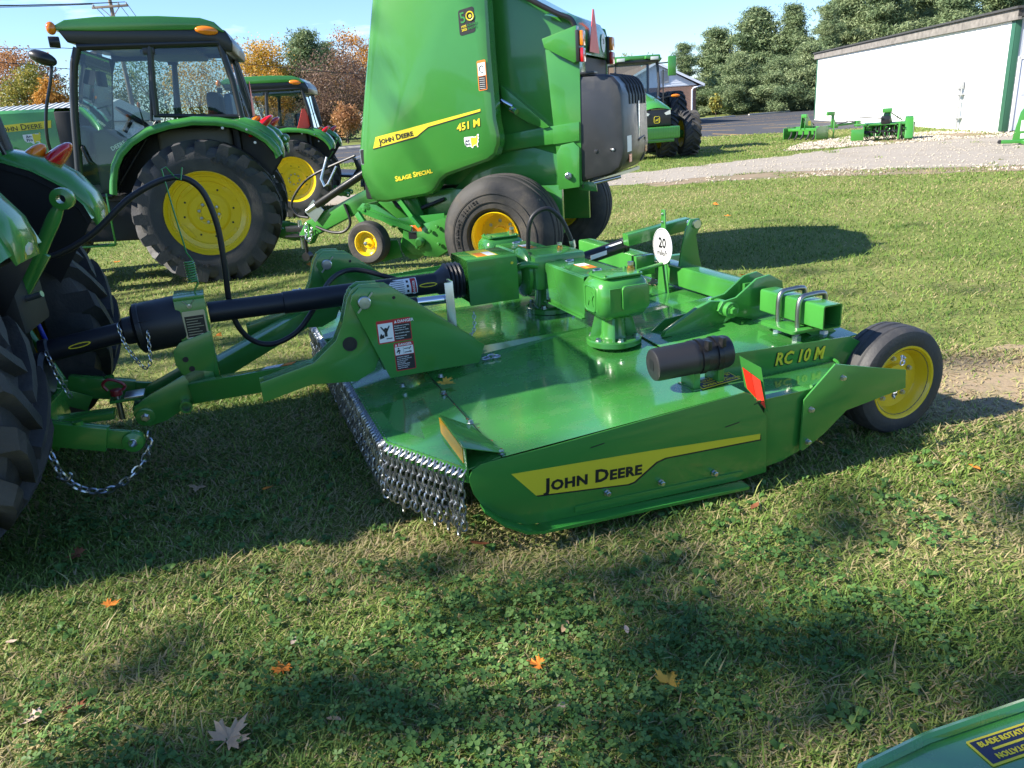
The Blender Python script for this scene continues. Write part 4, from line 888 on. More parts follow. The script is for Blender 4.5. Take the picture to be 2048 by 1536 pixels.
    MB().tube([(-.50, .02, 1.02), (-.62, .02, 1.15), (-.85, .02, 1.49), (-.885, .02, 1.54)], .026, 10, radii=[.02, .032, .034, .024]).build('top_link_body', GREEN, T)
    MB().lathe((-.91, -.02, 1.575), (0, 1, 0), [(.022, 0), (.052, .004), (.055, .02), (.055, .06), (.052, .076), (.022, .08), (.022, 0)], 18).build('link_eye', GREEN, T, smooth=35)
    MB().cyl((-.55, .06, 1.09), (-.72, .10, 1.13), .016).build('coupler', ZINC, T)
    MB().cyl((-.55, -.25, .93), (-.58, -.26, .70), .012).build('valve_rod', BLUE, T)
    for o in T.children:
        if 'wheel' not in o.name or 'steering' in o.name:
            for v_ in o.data.vertices: v_.co.x += .022 * max(0, v_.co.z - .8) if o.matrix_basis == Matrix.Identity(4) else 0
    return T
T1 = build_tractor()
def place(T, loc, rz, ry, sc, label):
    T.location = loc; T.rotation_euler = (0, ry, rz); T.scale = (sc,)*3
    tag(T, label, 'tractor', 'green cab tractors with yellow wheels')
_a = R_(14.5); _m = MOW.location + Vector((math.cos(R_(19.7))*-2.345 - math.sin(R_(19.7))*1.56, math.sin(R_(19.7))*-2.345 + math.cos(R_(19.7))*1.56, 0))
T2 = copy_tree(T1); T3 = copy_tree(T1)
_y = Vector((math.sin(R_(12)), -math.cos(R_(12)), 0)); _x = Vector((-math.cos(R_(12)), -math.sin(R_(12)), 0))
place(T1, Vector((-3.28, 8.9, -.02)) - _y*1.06 + _x*.036, PI + R_(12), R_(-2.6), 1.0, 'green cab tractor with one big yellow rear wheel facing us, left of the round baler')
place(T2, (_m.x, _m.y, 0), PI + _a, 0, .88, 'green tractor cut off by the left edge, hitched to the rotary mower')
place(T3, (-3.96, 16.1, 0), PI + R_(5), R_(-2), .90, 'smaller looking cab tractor half hidden behind the other one, red triangle in its rear window')
for o in T3.children:
    if o.name.startswith('warning_triangle'): o.matrix_local = Matrix.Translation((-.36, .86, 2.0)) @ Matrix.Rotation(R_(-48), 4, 'Z') @ Matrix.Translation((.60, -.34, -2.02))

# ------------------------------------------------------------------ round baler (local: x to its rear, y across away from camera)
BAL = empty('round_baler', (-.07, 7.05, 0), R_(-20.4), 'tall green round baler with yellow stripe and grey rear tailgate box', 'hay baler')
def bplate(name, pts, v, t, m, par=BAL, bevel=.002): return MB().prism(pts, (0, v + t, 0), DX, DZ, t).build(name, m, par, bevel)
def panel(v0, sgn, par):
    outer = [(-1.12, 2.80), (-1.474, 1.376), (-1.487, 1.14), (-1.41, .91), (-1.35, .875), (-1.254, .867), (-.812, .916), (-.74, .94), (-.69, .985), (-.64, 1.05), (-.57, 1.095), (-.13, 1.215), (-.06, 1.26), (-.02, 1.35), (-.012, 1.42), (-.035, 1.565), (-.045, 2.15), (-.04, 2.72), (-.16, 2.88), (-.98, 2.92)]
    c = (-.72, 1.8); inner = []
    n = len(outer)
    for i, (x, z) in enumerate(outer):
        dx, dz = c[0]-x, c[1]-z; l_ = math.hypot(dx, dz); ins = .09 if i not in (0, 1, 2, 3) else .12
        inner.append((x + dx/l_*ins, z + dz/l_*ins))
    mid = [((a[0]*.72 + b_[0]*.28), (a[1]*.72 + b_[1]*.28)) for a, b_ in zip(outer, inner)]
    M = MB(); vs = [(x, v0 + sgn*.18, z) for x, z in outer] + [(x, v0 + sgn*.045, z) for x, z in outer] + [(x, v0 + sgn*.018, z) for x, z in mid] + [(x, v0, z) for x, z in inner]
    fs = []
    for r_ in range(3):
        for i in range(n): j = (i+1) % n; fs.append((r_*n+i, r_*n+j, (r_+1)*n+j, (r_+1)*n+i))
    fs.append(tuple(range(3*n, 4*n))); M.add(vs, fs)
    # raised lower facet that runs under the stripe
    return M.build('side_shield', GREEN, par, smooth=22)
SP = panel(.335, 1, BAL); panel(1.88, -1, BAL)
v = .333
bplate('stripe_edge', [(-1.306, 1.37), (-1.262, 1.475), (-.763, 1.558), (-.164, 1.658), (-.166, 1.638), (-.698, 1.536), (-.76, 1.50), (-.826, 1.455)], v, .001, BPR, SP, 0)
bplate('name_stripe', [(-1.303, 1.381), (-1.262, 1.485), (-.763, 1.567), (-.164, 1.668), (-.166, 1.648), (-.698, 1.546), (-.76, 1.51), (-.826, 1.468)], v - .001, .001, DECY, SP, 0)
bxd = Vector((1, 0, .165)).normalized()
text('lettering', 'John Deere', .070, (-1.225, v - .0025, 1.418), bxd, DZ, BPR, SP, bold=.028, small=True, sx=1.12)
text('lettering', '451 M', .088, (-.412, v - .001, 1.486), bxd, DZ, BPR, SP, bold=.055, shear=.2, sx=1.05)
text('lettering', '451 M', .088, (-.410, v - .002, 1.488), bxd, DZ, DECY, SP, bold=.03, shear=.2, sx=1.05)
text('lettering', 'Silage Special', .066, (-1.10, v - .001, 1.065), bxd, DZ, DECY, SP, bold=.03, small=True, sx=1.08)
sticker_dealer(SP, (-.27, v - .001, 1.39), bxd, DZ, .135)
bd = bplate('anniversary_badge', [(x, z + (x + .24)*.15) for x, z in rrect(-.305, 2.295, -.155, 2.50, .02)], v - .0005, .001, BPR, SP, 0)
text('lettering', '5', .12, (-.288, v - .0025, 2.385), bxd, DZ, LGRN, bd, bold=.01)
MB().tube([(-.195 + .034*math.cos(a), v - .003, 2.437 + .034*math.sin(a)) for a in np.linspace(0, 2*PI, 20, endpoint=False)], .006, 5, closed=True).build('badge_ring', DECY, bd)
bplate('badge_dot', circ(-.195, 2.437, .014, 12), v - .002, .001, DECY, bd, 0)
text('lettering', '1975\n2025', .026, (-.285, v - .0025, 2.345), bxd, DZ, DECY, bd, bold=.02)
text('lettering', 'ROUND\nBALERS', .026, (-.225, v - .0025, 2.355), bxd, DZ, LGRN, bd, bold=.01)
wd_ = bplate('warning_decal', [(x, z + (x + .1)*.1) for x, z in rrect(-.165, 1.825, -.082, 2.075, .01)], v - .0005, .001, ORP, SP, 0)
bplate('decal_panel', [(x, z + (x + .1)*.1) for x, z in rect(-.158, 1.948, -.089, 2.055)], v - .001, .001, WHT, wd_, 0); bplate('decal_panel', [(x, z + (x + .1)*.1) for x, z in rect(-.158, 1.832, -.089, 1.943)], v - .001, .001, BPR, wd_, 0)
for i in range(6): bplate('decal_line', rect(-.152, 1.838 + i*.017, -.10, 1.841 + i*.017), v - .0018, .0005, WHT, wd_, 0)
M = MB(); M.tube([(-.125 + .02*math.cos(a), v - .002, 2.0 + .028*math.sin(a)) for a in np.linspace(.5, 5.5, 14)], .003, 5).build('pictogram', BPR, wd_)
bplate('latch_recess', rrect(-1.455, 1.245, -1.405, 1.375, .01), v + .012, .02, BPR, SP, 0); bplate('latch_frame', rrect(-1.462, 1.238, -1.398, 1.382, .01), v + .013, .018, ZINC, SP, 0)
# main body walls
side_o = [(-.95, 1.0), (.40, .93), (.69, 1.0), (.72, 2.26), (.70, 2.34), (.52, 2.41), (.09, 2.66), (-.15, 2.80), (-.95, 2.85)]
bplate('side_wall', side_o, .68, .012, GREEN); bplate('side_wall', side_o, 1.70, .012, GREEN)
MB().grid([[(x, .69, z), (x, 1.70, z)] for x, z in ((.69, 2.34), (.52, 2.42), (.09, 2.67), (-.15, 2.81), (-.95, 2.86), (-1.1, 2.4), (-1.2, 1.2), (-.95, 1.0), (.40, .93), (.69, 1.0))]).build('body_shell', GREEN, BAL, smooth=30)
MB().tube(smooth_path([(-.6, .495, 2.83), (-.15, .495, 2.79), (.1, .495, 2.65), (.52, .495, 2.41), (.66, .495, 2.345), (.70, .495, 2.28)], 4), .022, 8).build('net_hose_bundle', BLK, BAL)
bplate('rear_post', [(.51, .95), (.715, .95), (.735, 1.90), (.735, 2.03), (.64, 2.06), (.43, 2.12)], .478, .21, GREEN)
bplate('lower_cover', [(.50, .915), (.70, .935), (.712, 1.28), (.66, 1.33), (.54, 1.31), (.495, 1.24)], .455, .02, GREEN, bevel=.006)
bplate('cross_plate', [(-.1, 1.28), (.52, 1.325), (.52, 1.485), (.42, 1.475), (-.1, 1.42)], .62, .06, GREEN); bplate('cross_plate', [(.47, 1.32), (.712, 1.34), (.716, 1.50), (.47, 1.478)], .462, .02, GREEN)
bolt((.60, .45, 1.04), (0, -1, 0), .026, .03, BAL)
bplate('inner_rib', [(-.05, 1.86), (.05, 1.78), (.40, 1.47), (.34, 1.46), (.2, 1.52), (.06, 1.60), (-.05, 1.70)], .60, .08, GREEN)
MB().cyl((-.05, .58, 1.73), (.06, .58, 1.67), .02).cyl((.04, .60, 1.65), (.10, .57, 1.62), .03).build('hydraulic_cylinder', CHR, BAL)
# lamp housings and lamps at the rear
lh = [(.425, 2.20), (.445, 2.125), (.705, 1.985), (.735, 2.0), (.735, 2.28), (.70, 2.27)]
LHM = bplate('lamp_housing', lh, .40, .10, GREEN, bevel=.006)
for y0, z0 in ((.36, 0), (1.56, .02)):
    lm = MB().box(.735, .765, y0, y0 + .115, 1.99 + z0, 2.24 + z0).build('lamp_bracket', BLK, BAL, .003)
    MB().box(.765, .80, y0 + .008, y0 + .108, 2.115 + z0, 2.235 + z0).build('turn_lamp', AMB, lm, .012); MB().box(.765, .80, y0 + .008, y0 + .108, 1.985 + z0, 2.10 + z0).build('tail_lamp', REDL, lm, .012)
# rear hood, triangle, speed disc
M = MB(); rows = []
for x, z in ((.45, 2.445), (.60, 2.41), (.70, 2.36), (.745, 2.28), (.75, 2.06)): rows.append([(x - (.02 if k_ in (0, 6) else 0), .5 + 1.18*k_/6, z - (.05 if k_ in (0, 6) else 0)) for k_ in range(7)])
M.grid(rows).build('rear_hood', GREEN, BAL, smooth=50)
MB().prism([(-.19, -.15), (.19, -.15), (.025, .21), (-.025, .21)], (.775, .88, 2.23), (0, 1, 0), DZ, .004).build('warning_triangle', SMVR, BAL)
sd_ = MB().prism(circ(0, 0, .085, 28), (.752, 1.36, 2.19), (0, 1, 0), DZ, .003).build('speed_disc', WHT, BAL); text('lettering', '20', .07, (.7556, 1.36, 2.18), (0, 1, 0), DZ, BPR, sd_, align='CENTER')
MB().box(.45, .70, .72, 1.69, 1.85, 2.05).build('bale_chamber', DKINT, BAL)
# tailgate box of grey plastic with ribs, window, handle
def sq(cx, cy, hx, hy, r, n=5): return rrect(cx-hx, cy-hy, cx+hx, cy+hy, r, n)
M = MB(); secs = []
bxp = [(.722, 1.885), (.95, 1.878), (1.02, 1.855), (1.075, 1.79), (1.10, 1.70), (1.115, 1.25), (1.105, 1.16), (1.07, 1.08), (1.0, 1.03), (.722, .975)]
for y, ins in ((.50, .0), (.4955, .0), (.49, .02)): pass
ys = [(.485, .045), (.495, .015), (.52, .0), (1.70, .0), (1.725, .015), (1.735, .045)]
cx_, cz_ = .80, 1.42
for y, ins in ys: secs.append([(x - ins*(1 if x > .75 else 0), y, z + (ins if z < 1.3 else -ins)) for x, z in bxp])
M.grid(secs); n_ = len(bxp); M.f.append(tuple(range(n_))[::-1]); M.f.append(tuple(range(5*n_, 6*n_)))
TG = M.build('tailgate_box', TAIL, BAL, smooth=35)
for k_ in range(6):
    y = .80 + k_*.155; MB().tube(smooth_path([(.93, y, 1.882), (1.01, y, 1.866), (1.075, y, 1.80), (1.103, y, 1.71), (1.106, y, 1.62)], 4), .012, 6).build('rib', TAIL, TG)
MB().prism(rrect(-.042, -.17, .042, .17, .04), (1.108, 1.24, 1.48), (0, 1, 0), DZ, .006).build('sight_window', CLR, TG, .002)
MB().tube([(1.113, 1.18, 1.29), (1.113, 1.50, 1.31), (1.108, 1.54, 1.28), (1.09, 1.55, 1.12), (1.07, 1.50, 1.08)], .012, 6).build('handle_groove', BPR, TG)
MB().prism(rect(-.10, -.06, .10, .08), (1.112, .72, 1.27), (0, 1, 0), DZ, .003).build('label', WHT, TG); MB().prism(rect(-.06, -.035, .06, .035), (1.108, .78, 1.15), (0, 1, 0), DZ, .004).build('reflector', REFR, TG); MB().prism(rect(-.05, -.03, .05, .03), (1.108, 1.62, 1.19), (0, 1, 0), DZ, .004).build('reflector', REFR, TG)
MB().ell((1.01, .486, 1.245), (.03, .006, .018), 12, 6).build('latch', BPR, TG); bolt((1.012, .482, 1.245), (0, -1, 0), .010, .008, TG); bolt((.855, .484, 1.24), (0, -1, 0), .016, .008, TG, TAIL)
MB().box(.72, .86, .48, .62, 1.888, 1.91).build('hinge', BLK, TG, .004)
MB().cyl((.81, .56, .955), (1.05, .62, 1.0), .016).build('gate_strut', ZINC, BAL); bplate('strut_bracket', [(.66, .90), (.84, .88), (.83, .96), (.70, .98)], .55, .02, GREEN)
MB().bar((.70, .55, .935), (1.03, 1.6, 1.0), .03, .03).build('gate_bar', ZINC, BAL)
# wheels
def imp_wheel(v0, par, face):
    R, w = .551, .55; c = v0 + w/2
    h = w/2; pr = [(.235, -h*.80), (.27, -h*.97), (.36, -h*1.03), (.44, -h*.98), (.49, -h*.86), (.515, -h*.74), (.535, -h*.60), (.535, -h*.54), (.522, -h*.51), (.522, -h*.47), (.543, -h*.44), (.547, -h*.20), (.530, -h*.17), (.530, -h*.12), (.549, -h*.09), (.549, h*.09), (.530, h*.12), (.530, h*.17), (.547, h*.20), (.543, h*.44), (.522, h*.47), (.522, h*.51), (.535, h*.54), (.535, h*.60), (.515, h*.74), (.49, h*.86), (.44, h*.98), (.36, h*1.03), (.27, h*.97), (.235, h*.80)]
    t = MB().lathe((0, c, R), (0, 1, 0), pr, 64).build('bale_wheel', RUBT, par, smooth=30)
    for s_ in (-1, 1):
        MB().lathe((0, c, R), (0, s_, 0), [(.225, h*.82), (.235, h*.86), (.228, h*.90), (.215, h*.84), (.205, h*.70), (.195, h*.45), (.19, h*.30), (.12, h*.28), (.085, h*.30), (.08, h*.42), (0, h*.42)], 40).build('rim', YEL, t, smooth=30)
        for q in range(8): bolt((.135*math.cos(q*PI/4), c + s_*h*.28, R + .135*math.sin(q*PI/4)), (0, s_, 0), .013, .015, t)
    for rr_ in (.33, .40): MB().tube([(rr_*math.cos(a), c - h*1.035, R + rr_*math.sin(a)) for a in np.linspace(0, 2*PI, 60, endpoint=False)], .0035, 5, closed=True).build('sidewall_ring', RUBT, t)
    arc_text('FI IMPLEMENT SERVICE', .036, .36, R, c - h*1.03, -1, R_(-70), t, RUBT)
    return t
imp_wheel(0, BAL, -1); imp_wheel(2.16, BAL, 1)
MB().cyl((0, .4, .55), (0, 2.3, .55), .07).build('axle', GREEN, BAL)
MB().box(-.9, .5, .56, .62, .50, .95).box(-.9, .5, 1.6, 1.66, .50, .95).build('frame_rail', GREEN, BAL, .006)
bplate('wheel_arch', [(-.62, .95), (-.3, 1.22), (.2, 1.30), (.50, 1.20), (.50, .93), (.1, .80), (-.5, .75)], .665, .012, GREEN)
# pickup with gauge wheel
GW = MB().lathe((-1.40, .20, .50), (0, 1, 0), [(.118, -.065), (.14, -.075), (.185, -.075), (.205, -.06), (.212, -.03), (.213, .03), (.205, .06), (.185, .075), (.14, .075), (.118, .065)], 40).build('gauge_wheel', RUBT, BAL, smooth=35)
MB().lathe((-1.40, .20, .50), (0, -1, 0), [(.118, .062), (.124, .07), (.116, .072), (.105, .05), (.098, .02), (.06, .01), (.05, .03), (.025, .035), (0, .036)], 32).build('rim', YEL, GW, smooth=30)
MB().cyl((-1.40, .15, .50), (-1.40, .12, .50), .02).build('hub_cap', ZINC, GW, .004)
bplate('pickup_side', [(-1.62, .80), (-1.55, .86), (-1.40, .84), (-1.18, .70), (-.66, .74), (-.64, .36), (-.75, .31), (-.98, .33), (-1.05, .62), (-1.30, .66), (-1.50, .74)], .42, .012, LGRN)
bplate('pickup_plate', [(-1.10, .60), (-.62, .70), (-.60, .40), (-.76, .315), (-1.02, .34), (-1.14, .45)], .38, .02, GREEN)
MB().prism([(-1.36, .28), (-1.12, .33), (-1.16, .50), (-1.25, .50)], (0, .34, 0), DX, DZ, .01).build('tine_guard', LGRN, BAL)
for x, z in ((-.72, .62), (-.72, .45), (-.80, .58), (-.96, .42), (-1.5, .80)): bolt((x, .36, z), (0, -1, 0), .016, .02, BAL, GREEN)
MB().lathe((-.92, .375, .47), (0, -1, 0), [(.05, 0), (.05, .03), (.03, .05), (0, .05)], 18).build('bearing_cap', GREEN, BAL)
pd = bplate('pickup_decal', rect(-1.045, .575, -.90, .635), .3785, .001, ORP, BAL, 0); bplate('decal_panel', rect(-1.04, .58, -.995, .63), .3775, .001, WHT, pd, 0); bplate('plate_tag', rect(-1.05, .50, -.96, .565), .3785, .001, BPR, BAL, 0)
bplate('pickup_shield', [(-1.52, .80), (-1.40, .90), (-.62, .96), (-.60, .70), (-1.15, .66), (-1.32, .58), (-1.46, .66)], .60, .015, GREEN); bplate('pickup_link', [(-1.18, .88), (-.98, .90), (-.92, .70), (-1.10, .66)], .50, .03, LGRN); MB().cyl((-1.5, .42, .82), (-1.5, .95, .82), .04).build('pivot_tube', GREEN, BAL); bplate('lower_shield', [(-1.22, .60), (-.62, .72), (-.60, .40), (-1.0, .33)], .47, .02, GREEN); MB().tube([(-1.35, .55, .98), (-1.2, .52, .80), (-.95, .52, .78), (-.7, .55, .86)], .02, 8).build('hose', HOSE, BAL)
MB().box(-1.45, -.6, .63, 1.75, .70, .95).build('pickup_frame', DKINT, BAL, .01); MB().cyl((-1.05, .45, .42), (-1.05, 1.75, .42), .14).build('pickup_reel', GREEN, BAL)
MB().bar((-1.15, .40, .93), (-.95, .36, .68), .035, .05).tube([(-.98, .35, .72), (-.90, .35, .62)], .026, 8).build('pickup_spring', LGRN, BAL)
MB().bar((-1.55, .30, .78), (-1.38, .28, .52), .04, .06).build('wheel_arm', LGRN, BAL, .006); MB().bar((-1.55, .36, .80), (-1.0, .36, .60), .02, .05).build('wheel_arm', LGRN, BAL)
# tongue, jack, hoses
MB().bar((-1.2, 1.08, 1.10), (-2.62, 1.08, .53), .16, .18).build('drawbar', GREEN, BAL, .01)
MB().bar((-2.60, 1.08, .56), (-2.72, 1.08, .40), .12, .16).build('hitch_plate', GREEN, BAL, .006); MB().box(-2.95, -2.66, 1.03, 1.13, .50, .56).box(-2.95, -2.68, 1.0, 1.16, .44, .46).build('hitch_clevis', BLK, BAL, .004)
MB().cyl((-2.78, 1.08, .30), (-2.78, 1.08, .62), .025).build('hitch_pin', ZINC, BAL)
MB().cyl((-2.45, .97, .80), (-1.75, .97, 1.14), .042).build('jack_tube', BLK, BAL, .004, smooth=50); MB().cyl((-2.58, .97, .735), (-2.45, .97, .80), .03).build('jack_foot', ZINC, BAL); MB().bar((-2.55, .965, .67), (-2.42, .965, .80), .01, .17).build('jack_plate', ZINC, BAL)
MB().tube(smooth_path([(-2.1, .98, .80), (-2.05, .97, .60), (-2.15, .97, .50), (-2.32, .97, .50), (-2.5, .98, .56)], 5), .016, 8).build('hose', HOSE, BAL)
MB().tube(smooth_path([(-1.9, 1.0, 1.30), (-2.5, 1.0, 1.10), (-2.78, 1.0, .85), (-2.75, 1.0, .70), (-2.6, 1.0, .66)], 5), .014, 8).build('hose', HOSE, BAL)
MB().tube([(-2.15, 1.0, 1.20), (-2.25, .95, 1.02), (-2.30, .95, 1.0), (-2.33, .95, 1.08), (-2.25, 1.0, 1.30)], .014, 8).build('hose_holder', ZINC, BAL)
chain_mesh(smooth_path([(-2.62, .98, .60), (-2.64, .96, .45), (-2.60, .96, .40), (-2.56, .97, .55)], 5), .006, .05, .03).build('safety_chain', ZINC, BAL)
MB().cyl((-2.70, 1.02, .42), (-2.70, 1.02, .22), .02).cyl((-2.70, .98, .22), (-2.70, 1.06, .22), .05).build('jack_wheel', BLK, BAL)
MB().box(-1.75, -1.3, .85, 1.3, .85, 1.25).build('gearbox', DKINT, BAL, .03)
# ------------------------------------------------------------------ ground, lot, drive
def ground_mat():
    M = bpy.data.materials.new('lawn_soil'); M.use_nodes = True; t = M.node_tree; b = t.nodes['Principled BSDF']; l = t.links.new
    b.inputs['Roughness'].default_value = .95; b.inputs['Specular IOR Level'].default_value = .1
    c = t.nodes.new('ShaderNodeTexCoord'); n1 = t.nodes.new('ShaderNodeTexNoise'); n1.inputs['Scale'].default_value = .45; n1.inputs['Detail'].default_value = 8; n1.inputs['Roughness'].default_value = .62
    n2 = t.nodes.new('ShaderNodeTexNoise'); n2.inputs['Scale'].default_value = 22; n2.inputs['Detail'].default_value = 8; n2.inputs['Roughness'].default_value = .7
    l(c.outputs['Object'], n1.inputs['Vector']); l(c.outputs['Object'], n2.inputs['Vector'])
    r1 = t.nodes.new('ShaderNodeValToRGB'); e = r1.color_ramp.elements
    e[0].position = .38; e[0].color = (.13, .19, .038, 1); e[1].position = .66; e[1].color = (.24, .25, .085, 1)
    r2 = t.nodes.new('ShaderNodeValToRGB'); e = r2.color_ramp.elements
    e[0].position = .36; e[0].color = (.07, .09, .025, 1); e[1].position = .70; e[1].color = (.28, .30, .11, 1)
    l(n1.outputs['Fac'], r1.inputs['Fac']); l(n2.outputs['Fac'], r2.inputs['Fac'])
    mx = t.nodes.new('ShaderNodeMixRGB'); mx.inputs['Fac'].default_value = .5; l(r1.outputs['Color'], mx.inputs['Color1']); l(r2.outputs['Color'], mx.inputs['Color2'])
    l(mx.outputs['Color'], b.inputs['Base Color'])
    bp = t.nodes.new('ShaderNodeBump'); bp.inputs['Strength'].default_value = .6; bp.inputs['Distance'].default_value = .03; l(n2.outputs['Fac'], bp.inputs['Height']); l(bp.outputs['Normal'], b.inputs['Normal'])
    return M
def sheet(name, P, z, m):
    M = MB(); M.add([(x, y, z) for x, y in P], [tuple(range(len(P)))]); o = M.build(name, m, None, 0, 0); return tag(o, kind='structure')
LAWN = sheet('lawn', [(-400, -60), (400, -60), (400, 600), (-400, 600)], 0, ground_mat())
ASPH = mat('asphalt', (.042, .044, .052), .85, var=.25, scale=2.0, bump=.3, bscale=120, dust=(.10, .09, .08), dust_amt=.25, dscale=.6)
def wobble(P, amp, step, seed=1):
    r = random.Random(seed); out = []
    for i in range(len(P)):
        a, b = Vector((*P[i], 0)), Vector((*P[(i+1) % len(P)], 0)); n = max(1, int((b-a).length / step))
        for k in range(n): p = a.lerp(b, k/n); out.append((p.x + r.uniform(-amp, amp), p.y + r.uniform(-amp, amp)))
    return out
lot = [(-60, 37.0), (-8, 36.8), (2, 37.5), (9.6, 38.0), (12.2, 36.5), (15.5, 35.2), (30, 36), (60, 60), (60, 92), (20, 80), (-60, 62)]
LOT = sheet('parking_lot', lot, .004, ASPH)
LINE = mat('lot_line_paint', (.70, .42, .08), .7, var=.35, scale=3)
def lot_line(p, q, w=.13):
    p, q = Vector((*p, 0)), Vector((*q, 0)); d = (q-p).normalized(); s = Vector((-d.y, d.x, 0))*w/2
    M = MB(); M.add([(v.x, v.y, .008) for v in (p - s, q - s, q + s, p + s)], [(0,1,2,3)]); return M.build('painted_line', LINE, LOT, 0, 0)
for p, q in (((10.97, 40.6), (11.6, 36.0)), ((14.4, 43.3), (16.9, 40.0)), ((11.2, 47.0), (13.0, 43.6)), ((11.6, 52.0), (17.0, 49.0)), ((14.0, 56.5), (21.0, 55.0)), ((17.5, 62.0), (24.0, 60.5)), ((12.0, 57.5), (15.6, 54.5)), ((20, 66), (26, 64)), ((21, 75), (25.5, 73)), ((-9.5, 44), (-4.5, 46)), ((-10.5, 52), (-4.0, 54)), ((16, 47), (19, 45.0))): lot_line(p, q)
CONC = mat('concrete', (.42, .40, .36), .9, var=.15, bump=.3, bscale=30)
def wheel_stop(p, q, label):
    o = MB().bar((p[0], p[1], .07), (q[0], q[1], .07), .18, .13).build('wheel_stop', CONC, None, .03); tag(o, label, 'wheel stop', 'concrete wheel stops at the far edge of the lot')
wheel_stop((17.8, 72.8), (22.6, 76.0), 'pale concrete wheel stop nearest the brick house corner')
wheel_stop((24.4, 77.5), (29.4, 80.5), 'second concrete wheel stop right of the brick house, before the pines')
wheel_stop((31.0, 82.8), (36.0, 85.4), 'third concrete wheel stop, under the dark gap between the pines')
wheel_stop((35.5, 80.0), (40.5, 82.0), 'concrete wheel stop partly hidden by the white shed wall')
tag(MB().bar((-12, 61.6, .08), (-4, 61.9, .08), .2, .15).build('kerb', CONC, None, .02), kind='structure')
GRAV = mat('gravel_surface', (.31, .275, .23), .95, var=.4, scale=14, bump=.9, bscale=40, dust=(.20, .17, .12), dust_amt=.5, dscale=.8)
gd = [(-30, 17.5), (-3, 17.2), (3.2, 17.0), (5.6, 17.8), (7.3, 17.3), (8.2, 16.5), (10.3, 15.2), (14, 13.0), (40, 8), (40, 30), (18, 24.6), (16.2, 24.0), (12.4, 24.2), (9.6, 23.2), (6.9, 21.7), (3.7, 20.2), (-3, 19.6), (-30, 19.6)]
DRIVE = sheet('gravel_drive', wobble(gd, .22, .3, 3), .006, GRAV)
DIRT = mat('bare_dirt', (.24, .18, .115), .97, var=.3, scale=5, bump=.6, bscale=30, dust=(.10, .12, .04), dust_amt=.8, dscale=1.6)
dp = [(3.2, 16.2), (5.4, 16.5), (7.2, 15.6), (9.0, 14.6), (11.0, 13.6), (14, 11.5), (18, 10.0), (18, 13), (10.3, 15.6), (7.3, 17.6), (5.6, 18.1), (3.2, 17.3)]
tag(sheet('dirt_verge', wobble(dp, .16, .35, 5), .003, DIRT), kind='structure')
dp = [(8.6, 24.0), (12.4, 23.8), (16.4, 23.6), (17.5, 24.4), (16.3, 25.5), (15.9, 28.5), (13.2, 29.5), (10.6, 27.5), (9.4, 25.6)]
sheet('dirt_apron', wobble(dp, .16, .35, 6), .0045, DIRT)
sheet('bare_patch', wobble([(1.7, 3.7), (2.3, 3.5), (2.9, 3.62), (3.6, 3.95), (4.0, 4.45), (3.2, 4.62), (2.5, 4.45), (1.9, 4.15)], .07, .14, 8), .003, mat('worn_straw', (.30, .225, .14), .97, var=.3, scale=5, bump=.6, bscale=40, dust=(.13, .13, .045), dust_amt=.8, dscale=5))
# ------------------------------------------------------------------ stones along the drive (nobody could count them)
rs = np.random.RandomState(4)
def stones(name, centres, sizes, m, label):
    n = len(centres); base = np.array([(1,0,0),(-1,0,0),(0,1,0),(0,-1,0),(0,0,1),(0,0,-.6)], float)
    fc = np.array([(0,2,4),(2,1,4),(1,3,4),(3,0,4),(2,0,5),(1,2,5),(3,1,5),(0,3,5)])
    jit = base[None] * (1 + rs.uniform(-.35, .35, (n, 6, 3))) * sizes[:, None, None] * rs.uniform(.6, 1.2, (n, 1, 3))
    an = rs.uniform(0, 6.28, n); c, s = np.cos(an), np.sin(an)
    x = jit[..., 0]*c[:, None] - jit[..., 1]*s[:, None]; y = jit[..., 0]*s[:, None] + jit[..., 1]*c[:, None]
    V = np.stack([x, y, jit[..., 2]*.7], -1) + centres[:, None, :]
    return npmesh(name, V.reshape(-1, 3), (fc[None] + 6*np.arange(n)[:, None, None]).reshape(-1, 3), m)
def npmesh(name, V, F, m, attrs=None, smooth=False, parent=None):
    me = bpy.data.meshes.new(name); V = np.ascontiguousarray(V, np.float32); F = np.ascontiguousarray(F, np.int32); k = F.shape[1]
    me.vertices.add(len(V)); me.vertices.foreach_set('co', V.ravel()); me.loops.add(F.size); me.loops.foreach_set('vertex_index', F.ravel())
    me.polygons.add(len(F)); me.polygons.foreach_set('loop_start', np.arange(len(F), dtype=np.int32)*k); me.polygons.foreach_set('loop_total', np.full(len(F), k, np.int32))
    for nm, arr in (attrs or {}).items():
        at = me.attributes.new(nm, 'FLOAT', 'POINT'); at.data.foreach_set('value', np.ascontiguousarray(arr, np.float32))
    me.update(calc_edges=True); me.materials.append(m)
    if smooth: me.shade_smooth()
    return link(name, me, parent)
def inpoly(P, X, Y):
    r = np.zeros(len(X), bool); n = len(P)
    for i in range(n):
        x0, y0 = P[i]; x1, y1 = P[(i+1) % n]
        c = ((y0 > Y) != (y1 > Y)) & (X < (x1-x0)*(Y-y0)/(y1-y0+1e-12) + x0); r ^= c
    return r
def vnoise(X, Y, sc, seed):
    r = np.random.RandomState(seed); G = r.rand(256, 256); x = X*sc; y = Y*sc; i = np.floor(x).astype(int); j = np.floor(y).astype(int); fx = x-i; fy = y-j; fx = fx*fx*(3-2*fx); fy = fy*fy*(3-2*fy)
    g = lambda a, b: G[a % 256, b % 256]
    return (g(i,j)*(1-fx)+g(i+1,j)*fx)*(1-fy) + (g(i,j+1)*(1-fx)+g(i+1,j+1)*fx)*fy
pts = []; SZ = []
